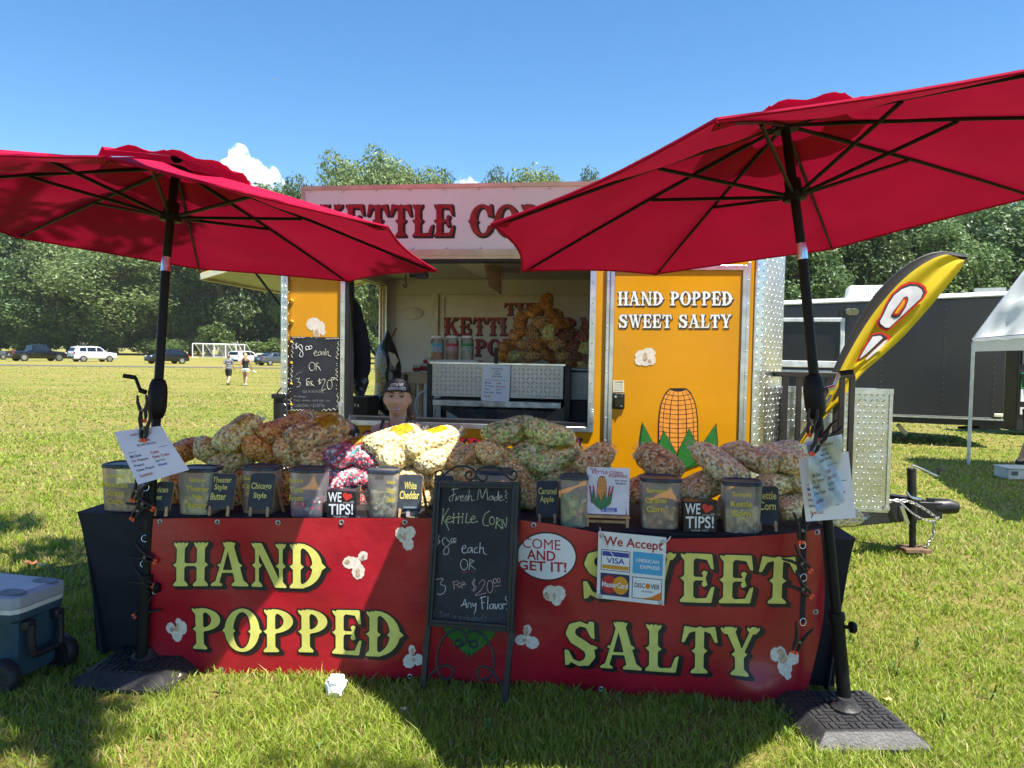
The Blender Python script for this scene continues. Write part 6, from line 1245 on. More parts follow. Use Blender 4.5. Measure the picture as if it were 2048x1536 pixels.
C_ = lambda n, c: M('card_' + n, c, .35, var=.03)
decal('heading', C_('red', (.38, .012, .03)), lambda mb: put_text(mb, cq, 'We Accept', True, (.08, .76, .95, .94), .001), cs_)
decal('card_border', C_('black', (.02, .02, .03)), lambda mb: [rect(mb, cq, .05, .43, .48, .74, .0008), rect(mb, cq, .52, .06, .96, .38, .0008)], cs_)
decal('card_field', C_('white', (.78, .78, .78)), lambda mb: [rect(mb, cq, .06, .44, .47, .73, .0016), rect(mb, cq, .53, .07, .95, .37, .0016)], cs_)
decal('visa_band', C_('navy', (.03, .06, .30)), lambda mb: [rect(mb, cq, .07, .645, .46, .715, .0024), put_text(mb, cq, 'VISA', True, (.13, .54, .40, .625), .0024)], cs_)
decal('gold_band', C_('gold', (.62, .30, .04)), lambda mb: rect(mb, cq, .07, .455, .46, .515, .0024), cs_)
decal('blue_card', C_('blue', (.06, .36, .62)), lambda mb: rect(mb, cq, .52, .43, .96, .75, .0010), cs_)
decal('blue_card_text', C_('white', (.78, .78, .78)), lambda mb: [put_text(mb, cq, 'AMERICAN', True, (.56, .60, .90, .655), .002), put_text(mb, cq, 'EXPRESS', True, (.63, .51, .92, .565), .002)], cs_)
decal('navy_card', C_('deep', (.02, .025, .10)), lambda mb: rect(mb, cq, .05, .06, .48, .39, .0010), cs_)
decal('red_circle', C_('cardred', (.50, .02, .03)), lambda mb: disc(mb, cq, .18, .225, .115, .135, .0018), cs_)
decal('orange_circle', C_('cardorange', (.70, .30, .02)), lambda mb: disc(mb, cq, .35, .225, .115, .135, .0022), cs_)
decal('card_name', C_('white', (.78, .78, .78)), lambda mb: put_text(mb, cq, 'MasterCard', True, (.075, .185, .455, .265), .0032), cs_)
decal('card_lettering', C_('black', (.02, .02, .03)), lambda mb: [put_text(mb, cq, 'DISC', True, (.555, .225, .71, .295), .0024), put_text(mb, cq, 'VER', True, (.795, .225, .925, .295), .0024), put_text(mb, cq, 'NETWORK', False, (.66, .165, .83, .19), .0024)], cs_)
decal('orange_dot', C_('dot', (.75, .20, .02)), lambda mb: disc(mb, cq, .752, .26, .036, .04, .0024), cs_)
decal('orange_corner', C_('dot', (.75, .20, .02)), lambda mb: mb.add(cq(np.array([.66, .95, .95, .8]), np.array([.07, .07, .19, .10]), .0024), [(0, 1, 2, 3)]), cs_)
for u, v in ((.05, .94), (.94, .93), (.05, .04), (.95, .04)): mb = MB(); ring(mb, cq([u], [v], .001)[0], cq.n, .008, .003); mb.build('eyelet', grm, cs_)
mb = MB(); mb.tube(smoothpath([cq([.02], [1.05], -.01)[0], cq([.05], [.94], .008)[0], cq([.12], [.80], .005)[0], cq([.24], [.64], .004)[0]]), .0022, 5); mb.tube(smoothpath([cq([.94], [.93], .008)[0], cq([1.0], [.95], .01)[0], cq([1.06], [1.02], 0)[0]]), .0028, 5); mb.build('string', M('white_string', (.7, .68, .62), .8), cs_)
# ================================================================== CHALKBOARD EASEL
kb0, kb1 = at_z(845, 1388, 0), at_z(1013, 1412, 0); ktop = at(872, 964, 3.40); ktr = at(1041, 966, 3.32)
KE = (kb1 - kb0) / np.linalg.norm(kb1 - kb0); mid0 = (kb0 + kb1) / 2; KU = ((ktop + ktr) / 2 - mid0); KU -= KE * np.dot(KU, KE); KU /= np.linalg.norm(KU); KN = np.cross(KE, KU)
def kp(px, py, lift=0.0):
    r = ray(px, py); t = np.dot(mid0 - CAM, KN) / np.dot(r, KN); return CAM + r * t + KN * lift
kc = lambda x, y, lift=0.0: kp(820 + x / 3.0725, 930 + y / 3.0725, lift)          # traced in an enlarged view of the board
ez = thing('chalkboard_easel', 'tall black framed chalkboard easel reading Fresh Made Kettle Corn before the banner', 'chalkboard', mid0)
ebm = M('easel_black', (.016, .017, .020), .45, var=.3, vs=12)
kq = Quad(kp(872, 962), kp(1040, 964), kp(1028, 1264), kp(854, 1250), KN)
frm = lambda u0, v0, u1, v1: [kq([u0], [v0])[0], kq([u1], [v0])[0], kq([u1], [v1])[0], kq([u0], [v1])[0]]
for u0, v0, u1, v1, n_ in ((0, 0, .075, 1, 'frame'), (.925, 0, 1, 1, 'frame'), (.075, .955, .925, 1, 'frame'), (.075, 0, .925, .05, 'frame')):
    mb = MB(); mb.prism(frm(u0, v0, u1, v1), KN * .022); du, dv = (u1 - u0), (v1 - v0)
    if du < .2: mb.prism([p + KN * .0225 for p in frm(u0 + du * .3, v0, u0 + du * .55, v1)], KN * .006)
    else: mb.prism([p + KN * .0225 for p in frm(u0, v0 + dv * .3, u1, v0 + dv * .55)], KN * .006)
    mb.build('frame', ebm, ez, bevel=.002)
mb = MB(); mb.prism(frm(.07, .04, .93, .96), KN * .006); mb.build('board', M('slate_board', (.020, .022, .028), .75, var=.35, vs=7), ez)
for p0, p1 in (((859, 1250), (847, 1388)), ((1024, 1262), (1011, 1412))): mb = MB(); mb.bar(kp(*p0, .011), kp(*p1, .011), .026, .022, up=KN); mb.build('leg', ebm, ez, bevel=.002)
for p0, p1 in (((874, 975), (872, 1290)), ((1036, 975), (1020, 1310))): mb = MB(); mb.bar(kp(*p0, -.012), (kp(*p1) - KN * .03 + np.array([0, .09, 0])), .022, .02, up=KN); mb.build('rear_leg', ebm, ez)
def scroll(name, pts, r=.0048, par=None): mb = MB(); mb.tube(smoothpath([kc(x, y, .012) for x, y in pts], 6), r, 7); return mb.build(name, ebm, par or ez)
scroll('top_scroll', [(410, 92), (405, 40), (360, 12), (300, 8), (250, 30), (205, 72), (180, 88), (165, 72), (168, 45), (190, 34), (208, 48), (198, 60)])
scroll('top_scroll', [(410, 92), (412, 40), (455, 12), (520, 10), (570, 40), (610, 80), (640, 92), (660, 72), (655, 45), (635, 36), (618, 50), (630, 62)])
scroll('top_scroll', [(410, 60), (395, 82), (370, 92), (348, 76), (350, 50), (372, 42), (385, 58), (374, 66)]); scroll('top_scroll', [(410, 60), (430, 88), (455, 98), (478, 80), (472, 52), (450, 46), (440, 60)])
scroll('lower_scroll', [(330, 1100), (290, 1110), (278, 1085), (300, 1068), (318, 1080), (340, 1095), (350, 1060), (330, 1020), (290, 1008), (225, 1040), (190, 1100), (172, 1180), (172, 1250), (200, 1300), (240, 1312), (268, 1280), (258, 1240), (225, 1228), (180, 1245), (130, 1285), (95, 1350)], .006)
scroll('lower_scroll', [(365, 1100), (400, 1118), (418, 1095), (400, 1075), (375, 1085), (350, 1060), (360, 1030), (400, 1015), (450, 1040), (495, 1100), (518, 1180), (522, 1250), (490, 1300), (450, 1316), (420, 1290), (420, 1250), (450, 1232), (500, 1255), (545, 1310), (575, 1360)], .006)
CH = {'cream': (.50, .50, .40), 'green': (.46, .50, .26), 'white': (.62, .62, .62), 'pink': (.50, .30, .28), 'red': (.35, .07, .08), 'grey': (.13, .135, .14)}
chalk = {k: M('chalk_' + k, v, .9, var=.35, vs=150) for k, v in CH.items()}
def E_(cx, cy, rx, ry, n=13): return [(cx + rx * math.cos(t), cy + ry * math.sin(t)) for t in np.linspace(-1.6, 4.75, n)]
def write(groups, fn, parent, r, dots_=0):
    for col, w, strokes in groups:
        mb = MB()
        for s in strokes:
            if len(s) == 1: mb.ball(fn(*s[0]), (r * 1.5,) * 3, 8, 5); continue
            P = smoothpath([fn(*p) for p in s], 4) if len(s) > 2 else np.array([fn(*p) for p in s]); mb.tube(P, r * w, 5)
            if dots_ and col == 'green':
                for e in (s[0], s[-1]): mb.ball(fn(*e), r * 1.9, 8, 5)
        mb.build('writing', chalk[col], parent)
KW = [('cream', .9, [[(262, 152), (272, 140), (270, 178), (262, 214), (250, 222), (243, 206), (256, 190), (286, 178)], [(258, 152), (302, 144)], [(283, 222), (288, 190), (291, 216), (304, 190), (313, 196)], [(312, 206), (330, 196), (324, 186), (312, 202), (318, 220), (336, 212)], [(336, 214), (350, 186), (353, 212), (340, 222)], [(368, 152), (360, 222), (366, 196), (380, 190), (382, 218), (400, 212)],
      [(418, 214), (424, 160), (434, 152), (445, 205), (468, 150), (474, 152), (480, 216)], [(510, 190), (492, 194), (488, 214), (503, 212), (512, 188), (515, 216)], [(540, 196), (524, 200), (522, 217), (538, 211), (546, 158), (545, 218)], [(550, 206), (568, 196), (560, 186), (550, 205), (558, 220), (582, 210)], [(597, 153), (588, 164), (600, 176), (588, 190), (598, 206)], [(595, 226)]]),
      ('green', 1.1, [[(208, 270), (198, 360)], [(240, 268), (206, 328), (222, 350), (240, 396)], [(226, 336), (252, 326), (243, 313), (226, 332), (236, 352), (264, 346)], [(272, 298), (270, 356)], [(302, 298), (300, 356)], [(262, 322), (316, 318)], [(328, 300), (324, 354)], [(352, 300), (346, 352), (372, 350)], [(376, 336), (402, 326), (394, 312), (376, 332), (388, 354), (414, 346)], [(488, 284), (464, 300), (450, 340), (458, 368), (482, 372)], E_(506, 342, 15, 24), [(536, 324), (530, 386)], [(536, 328), (560, 336), (536, 354), (564, 386)], [(572, 386), (568, 330), (592, 382), (597, 324)]]),
      ('cream', 1.0, [[(186, 436), (170, 441), (173, 455), (186, 465), (181, 480), (165, 478)], [(177, 424), (174, 492)], [(238, 466), (220, 446), (202, 458), (210, 490), (240, 512), (236, 544), (212, 546), (214, 515), (248, 482), (238, 462)], E_(262, 461, 8, 11), E_(279, 459, 7, 11), [(254, 478), (286, 475)], E_(335, 610, 22, 33), [(372, 574), (366, 642)], [(372, 580), (397, 590), (370, 608), (408, 642)], [(165, 702), (206, 696), (190, 730), (220, 745), (215, 780), (186, 796), (172, 786)]]),
      ('white', 1.0, [[(320, 516), (346, 506), (338, 492), (322, 512), (330, 540), (356, 534)], [(380, 505), (362, 510), (358, 535), (374, 532), (383, 505), (386, 540)], [(417, 505), (399, 515), (400, 538), (421, 535)], [(434, 474), (430, 542)], [(430, 516), (450, 505), (456, 540), (476, 549)]]),
      ('red', .8, [[(322, 656), (356, 653)], [(366, 652), (402, 650)], [(330, 663), (352, 661)]]),
      ('pink', 1.0, [[(270, 714), (275, 762)], [(264, 718), (300, 711)], [(272, 736), (293, 732)], E_(306, 736, 10, 14), [(326, 715), (322, 756)], [(326, 716), (341, 722), (326, 736), (350, 730)], [(406, 704), (386, 715), (390, 735), (409, 746), (401, 766), (382, 766)], [(397, 694), (395, 778)], [(424, 730), (446, 704), (462, 720), (440, 765), (404, 800), (472, 784)], E_(494, 745, 18, 38), E_(524, 711, 10, 15), E_(547, 708, 9, 14), [(520, 746), (560, 738)], [(527, 772)]]),
      ('white', 1.0, [[(316, 866), (330, 850), (342, 824), (350, 876)], [(324, 858), (350, 850)], [(358, 876), (362, 846), (376, 850), (378, 876)], [(387, 846), (394, 868), (408, 846), (405, 890), (396, 912)], [(442, 806), (447, 884)], [(432, 816), (470, 806)], [(440, 846), (462, 842)], [(482, 806), (479, 886)], [(514, 852), (496, 858), (493, 880), (510, 876), (516, 852), (519, 884)], [(524, 850), (532, 884), (544, 850)], E_(558, 868, 10, 16), [(574, 884), (574, 852), (588, 856)], [(596, 804), (588, 822), (602, 838), (590, 860)], [(596, 884)]]),
      ('grey', .9, [[(166, 878), (150, 900), (158, 928)], [(192, 892), (196, 928), (206, 926)], [(184, 904), (206, 902)], [(212, 908), (212, 928), (222, 908), (224, 928)], [(232, 910), (242, 930)], [(242, 910), (232, 930)], [(268, 920), (268, 942)], [(288, 922), (276, 928), (286, 936), (275, 942)], [(308, 926), (308, 950)], [(316, 950), (318, 930), (328, 934), (328, 950)], [(346, 932), (336, 940), (344, 952)], [(354, 918), (354, 952)], [(362, 932), (364, 950), (376, 950), (376, 932)], [(394, 936), (384, 942), (386, 954), (396, 950), (398, 920), (398, 956)], [(406, 944), (420, 940), (412, 934), (406, 944), (414, 956), (424, 952)], [(440, 938), (430, 944), (432, 956), (444, 952), (446, 922), (446, 958)], [(458, 924), (468, 944), (456, 964)]])]
write(KW, lambda x, y: kc(x, y, .0062), ez, .0019, 1)
# ---- the chalkboard on the trailer wall
wq = TQ(580, 674, 682, 820, .0); wq = Quad(T.at(581, 673, .002), T.at(682, 675, .002), T.at(679, 824, .002), T.at(577.5, 821, .002), T.n)
wb_o = thing('wall_chalkboard', 'black chalkboard with squiggle border hanging on the yellow wall left of the window', 'chalkboard', wq([.5], [0])[0])
mb = MB(); P = [wq([u], [v], .003)[0] for u, v in ((0, 0), (1, 0), (1, 1), (0, 1))]; mb.prism(P, T.n * .006); mb.build('board', M('slate_board'), wb_o, bevel=.002)
wc = lambda x, y: T.at(560 + x / 7.68, 640 + y / 7.68, .0115)
sq_ = lambda x0, y0, x1, y1, n, amp: [(x0 + (x1 - x0) * i / n + (amp * (-1) ** i if abs(y1 - y0) > abs(x1 - x0) else 0), y0 + (y1 - y0) * i / n + (amp * (-1) ** i if abs(y1 - y0) <= abs(x1 - x0) else 0)) for i in range(n + 1)]
WW = [('cream', 1.0, [sq_(185, 268, 380, 270, 7, 6), sq_(700, 290, 915, 285, 8, 7), sq_(200, 290, 185, 580, 8, 14), sq_(905, 320, 870, 600, 8, 16), sq_(185, 720, 165, 980, 7, 14), sq_(870, 740, 870, 930, 6, 16), sq_(165, 1200, 170, 1390, 5, 14), sq_(885, 1120, 890, 1370, 6, 12), sq_(170, 1385, 365, 1380, 7, 9), sq_(640, 1390, 890, 1365, 7, 14)] + [[p] for p in ((485, 272), (557, 278), (868, 668), (872, 702), (183, 640), (185, 700), (458, 1388), (510, 1390), (160, 1050), (158, 1100), (866, 1005), (868, 1062))]),
      ('white', 1.15, [[(265, 365), (235, 375), (245, 400), (268, 415), (255, 438), (235, 430)], [(248, 350), (252, 445)], [(345, 420), (320, 380), (285, 400), (300, 440), (350, 500), (345, 560), (310, 565), (305, 520), (345, 450), (340, 410)], E_(418, 430, 26, 26), E_(468, 422, 22, 26), [(395, 470), (430, 455), (475, 450)]]),
      ('cream', 1.0, [[(515, 515), (560, 500), (545, 475), (520, 510), (540, 550), (575, 545)], [(625, 485), (590, 500), (588, 540), (620, 535), (632, 485), (638, 540)], [(660, 540), (662, 490), (680, 500), (682, 540)], [(700, 435), (705, 545)], [(708, 510), (740, 480), (740, 540), (785, 560)], E_(492, 715, 46, 66), [(555, 660), (556, 772)], [(556, 665), (590, 660), (558, 705), (590, 720), (622, 778)], [(250, 905), (300, 895), (275, 950), (310, 965), (300, 1020), (255, 1032)], [(405, 905), (410, 1018)], [(400, 910), (455, 895)], E_(432, 975, 16, 30), [(470, 940), (478, 1015)], [(470, 945), (500, 940), (478, 970), (525, 1018)], [(628, 920), (590, 925), (595, 950), (630, 965), (590, 985)], [(605, 895), (610, 990)], [(640, 935), (670, 905), (690, 940), (640, 1080), (700, 1060)], E_(762, 995, 40, 72), E_(800, 905, 16, 20), E_(830, 900, 14, 18)]),
      ('grey', 1.1, [[(215, 930), (245, 850), (300, 820), (345, 800)], [(250, 815), (270, 850)], [(300, 800), (310, 830)]])]
write(WW, wc, wb_o, .0021)
prep_text([(s, 0) for s in ('tax is included', 'We Accept :', 'Cash, venmo, cash app, tax', 'Credit/Debit + $1.00 Fee')])
mb = MB(); wq2 = lambda x0, y0, x1, y1: Quad(wc(x0, y0), wc(x1, y0), wc(x1, y1), wc(x0, y1), T.n)
for s, b in (('tax is included', (345, 1065, 675, 1118)), ('We Accept :', (200, 1155, 420, 1200)), ('Cash, venmo, cash app, tax', (205, 1215, 765, 1262)), ('Credit/Debit + $1.00 Fee', (205, 1285, 690, 1345))): put_text(mb, wq2(*b), s, False, (0, 0, 1, 1), .0005)
mb.build('small_writing', M('chalk_faint', (.22, .22, .22), .9, var=.4, vs=120), wb_o, smooth=False)

# ================================================================== POPCORN
PAL = {'butter': [(.85, .66, .24), (.88, .76, .42), (.78, .55, .15), (.90, .82, .55), (.60, .38, .10)],
       'chicago': [(.85, .36, .07), (.88, .48, .14), (.75, .28, .05), (.85, .58, .25), (.62, .22, .05)],
       'caramel': [(.68, .34, .12), (.80, .46, .20), (.85, .60, .32), (.55, .24, .07), (.88, .70, .45)],
       'street': [(.82, .45, .18), (.88, .58, .28), (.72, .34, .12), (.88, .70, .42)],
       'patriotic': [(.80, .06, .10), (.06, .28, .30), (.85, .78, .72), (.70, .04, .07), (.12, .16, .24), (.85, .30, .32)],
       'cheddar': [(.80, .68, .34), (.85, .78, .50), (.72, .56, .22), (.84, .74, .42), (.55, .40, .16)],
       'kettle': [(.88, .70, .40), (.90, .78, .54), (.80, .55, .26), (.90, .84, .64), (.66, .42, .18)],
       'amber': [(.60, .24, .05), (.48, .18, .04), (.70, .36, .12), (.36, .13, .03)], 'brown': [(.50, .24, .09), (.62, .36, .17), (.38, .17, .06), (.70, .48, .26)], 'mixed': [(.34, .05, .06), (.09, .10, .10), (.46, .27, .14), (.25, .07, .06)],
       'apple': [(.45, .62, .16), (.75, .66, .32), (.70, .36, .16), (.80, .72, .48), (.34, .50, .12), (.78, .52, .30)]}
PAL = {k: [(c[0], c[1], c[2] if k in ('patriotic', 'cheddar') else c[2] * .8) for c in v] for k, v in PAL.items()}
kern = M('popcorn', rough=.6, attr='Col', spec=.3, bump=.4, bs=220)
def bagged():
    """popcorn pressed against its clear bag: the film is the coat, with the bag's own smooth, crinkled normal"""
    m = M('bagged_popcorn', rough=.6, attr='Col', spec=.3); nt = m.node_tree; b = nt.nodes['Principled BSDF']
    at_ = nd(nt, 'ShaderNodeAttribute', attribute_name='BN'); vt = nd(nt, 'ShaderNodeVectorTransform', vector_type='NORMAL', convert_from='OBJECT', convert_to='WORLD'); nt.links.new(at_.outputs['Vector'], vt.inputs[0])
    tc = nd(nt, 'ShaderNodeTexCoord'); mp = nd(nt, 'ShaderNodeMapping'); mp.inputs['Scale'].default_value = (1, 2.2, 1); nt.links.new(tc.outputs['Object'], mp.inputs[0])
    nz = nd(nt, 'ShaderNodeTexNoise', i_Scale=15.0, i_Detail=2.5, i_Distortion=2.2); nt.links.new(mp.outputs[0], nz.inputs['Vector'])
    bp = nd(nt, 'ShaderNodeBump', i_Strength=1.0, i_Distance=.035); nt.links.new(nz.outputs[0], bp.inputs['Height']); nt.links.new(vt.outputs[0], bp.inputs['Normal'])
    b.inputs['Coat Weight'].default_value = 1.0; b.inputs['Coat Roughness'].default_value = .07; b.inputs['Coat IOR'].default_value = 1.5; nt.links.new(bp.outputs[0], b.inputs['Coat Normal']); return m
bagm2 = bagged()
film = M_film('bag_film', (.98, .98, .97), .16, (.85, .83, .75), .10, 1.0, 40, 1.0)
ylab = M_film('yellow_label', (.95, .80, .12), .28, (.75, .58, .05), .2, .4, 30, .6)
def bumpy(V, N, nk, hgt, pal, r2, rad):
    """raise rounded kernels out of a surface: V points, N normals"""
    ce = V[r2.choice(len(V), min(nk, len(V)), replace=False)]; cc = np.array(pal)[r2.choice(len(pal), len(ce))] * np.where(r2.uniform(0, 1, (len(ce), 1)) < .3, r2.uniform(.35, .6, (len(ce), 1)), r2.uniform(.9, 1.25, (len(ce), 1)))
    i = np.empty(len(V), int); f1 = np.empty(len(V))
    for q in range(0, len(V), 2000):
        P = V[q:q + 2000]; d = (P ** 2).sum(1)[:, None] + (ce ** 2).sum(1)[None] - 2 * P @ ce.T; k = d.argmin(1); i[q:q + 2000] = k; f1[q:q + 2000] = np.sqrt(np.maximum(d[np.arange(len(P)), k], 0))
    hh = hgt * (np.sqrt(np.clip(1 - (f1 / rad) ** 2, 0, 1)) - .5) * r2.uniform(.6, 1.3, len(ce))[i]
    return V + N * hh[:, None], cc[i]
def pillow(nu, nv, grow=1.0, wob=0, seed=0):
    """half length 1 (x), half width .62 (y), half thickness .42 (z): two sheets"""
    us = np.sin(np.linspace(-1, 1, nu) * math.pi / 2); vs = np.sin(np.linspace(-1, 1, nv) * math.pi / 2); U, Vv = np.meshgrid(us, vs)
    out = []
    for s in (1, -1):
        gath = np.clip((U - .55) / .45, 0, 1) ** 1.5
        x = U * (1 - .06 * Vv ** 2); y = .62 * Vv * (1 - .10 * U ** 2) * (1 - .22 * gath); z = s * .46 * (np.clip(1 - U ** 6, 0, 1) ** .55) * (np.clip(1 - np.abs(Vv) ** 3, 0, 1) ** .5)
        z = z + .03 * np.sin(3 * U + seed) * np.cos(2.4 * Vv + seed * 2) ; y = y + .025 * np.sin(4 * U + seed * 1.7)
        if wob: z = z + s * wob * np.sin(U * 19 + Vv * 5 + seed) * np.abs(U) ** 3; 
        out.append(np.stack([x * grow, y * grow, z * grow], -1).reshape(-1, 3))
    F = []
    for b, fl_ in ((0, 0), (nu * nv, 1)):
        for j in range(nv - 1):
            for i in range(nu - 1):
                q = (b + j * nu + i, b + j * nu + i + 1, b + (j + 1) * nu + i + 1, b + (j + 1) * nu + i); F.append(q[::-1] if fl_ else q)
    return np.concatenate(out), np.array(F)
_bag = {}
def bag_proto(fl, k, label_):
    key = (fl, k, label_)
    if key in _bag: return _bag[key]
    r2 = np.random.default_rng(sum(map(ord, fl)) * 7 + k); nu, nv = 118, 82; V, F = pillow(nu, nv, 1.0, 0, k * 1.3)
    N = V / (np.array([1.0, .62, .44]) ** 2); N /= np.linalg.norm(N, axis=1)[:, None] + 1e-9
    V2, col = bumpy(V * .16, N, 1050, .0085, PAL[fl], r2, .0105)
    root = thing('popcorn_bag', 'x', 'popcorn bag'); npmesh('popcorn', V2, F, bagm2, root, col=np.clip(col * (.84, 1.08)[k % 2], 0, .92), sharp=0, nrm=N)
    V3, F3 = pillow(34, 22, 1.0, .035, k * 1.3); V3 = V3 * .16 + (V3 / (np.linalg.norm(V3, axis=1)[:, None] + 1e-9)) * .006
    tail = MB(); n = 14                                                              # gathered end of the bag
    for i in range(5):
        x = .150 + .016 * i; rr = [.040, .016, .014, .028, .048][i]; tail.add([(x, rr * math.cos(a) * (1 + .3 * math.sin(5 * a + k)), rr * .6 * math.sin(a) * (1 + .3 * math.cos(4 * a + k))) for a in np.linspace(0, 6.283, n, endpoint=False)], [])
    TF = np.array([(i * n + j, i * n + (j + 1) % n, (i + 1) * n + (j + 1) % n, (i + 1) * n + j) for i in range(4) for j in range(n)])
    npmesh('gathered_end', np.concatenate(tail.v), TF, film, root, sharp=0)
    t_ = np.linspace(0, 2 * math.pi, 72, endpoint=False); k_ = (np.abs(np.cos(t_)) ** 5 + np.abs(np.sin(t_)) ** 5) ** -.2; U, Vv = np.cos(t_) * k_, np.sin(t_) * k_
    P0 = np.stack([U * (1 - .06 * Vv ** 2), .62 * Vv * (1 - .10 * U ** 2), 0 * U], 1) * .16; fl_ = (P0 / np.linalg.norm(P0, axis=1)[:, None]) * (.010 + .006 * np.sin(t_ * 9 + k) + .012 * (np.cos(t_) > .75))[:, None]; fl_[:, 2] = .006 * np.sin(t_ * 13 + k * 2)
    npmesh('film_edge', np.concatenate([P0 * .98, P0 + fl_]), np.array([(i, (i + 1) % 72, 72 + (i + 1) % 72, 72 + i) for i in range(72)]), film, root, sharp=0)
    if label_:
        U, Vv = np.meshgrid(np.linspace(-.05, .55, 10), np.linspace(-.55, .35, 10)); x = U * (1 - .06 * Vv ** 2); y = .62 * Vv * (1 - .10 * U ** 2); z = .46 * (1 - U ** 6) ** .55 * (1 - np.abs(Vv) ** 3) ** .5
        P = np.stack([x, y, z + .03 * np.sin(3 * U + k * 1.3) * np.cos(2.4 * Vv + k * 2.6)], -1).reshape(-1, 3) * .16; P = P + P / np.linalg.norm(P, axis=1)[:, None] * .0085
        npmesh('label', P, np.array([(j * 10 + i, j * 10 + i + 1, (j + 1) * 10 + i + 1, (j + 1) * 10 + i) for j in range(9) for i in range(9)]), ylab, root)
    _bag[key] = [root, False]; return _bag[key]
ZN = {}
def bag(fl, a, b, wpx, lab, group, k=0, lb=False, roll=0.0, thick=1.0):
    """a, b: (px, py, depth) of the near and far end"""
    A, B_ = at(*a), at(*b); ax = B_ - A; L = np.linalg.norm(ax); ax /= L; c = (A + B_) / 2; w = wpx / FPX * (a[2] + b[2]) / 2
    up = np.array([0, -.35, 1.0]); up -= ax * np.dot(up, ax); up /= np.linalg.norm(up); sd = np.cross(up, ax)
    u2 = up * math.cos(roll) + sd * math.sin(roll); s2 = np.cross(u2, ax)
    pr = bag_proto(fl, k, lb); o = pr[0] if not pr[1] else copy_tree(pr[0]); pr[1] = True
    m = Matrix((( *ax, ), ( *s2, ), ( *u2, ))).transposed()
    o.rotation_euler = m.to_euler(); o.location = tuple(c)
    s = L / .32; o.scale = (s, w / (.62 * .32) * .91, w / (.62 * .32) * .93 * thick); o['label'] = lab; o['group'] = group
    return o
GT = 'popcorn bags piled on the table'
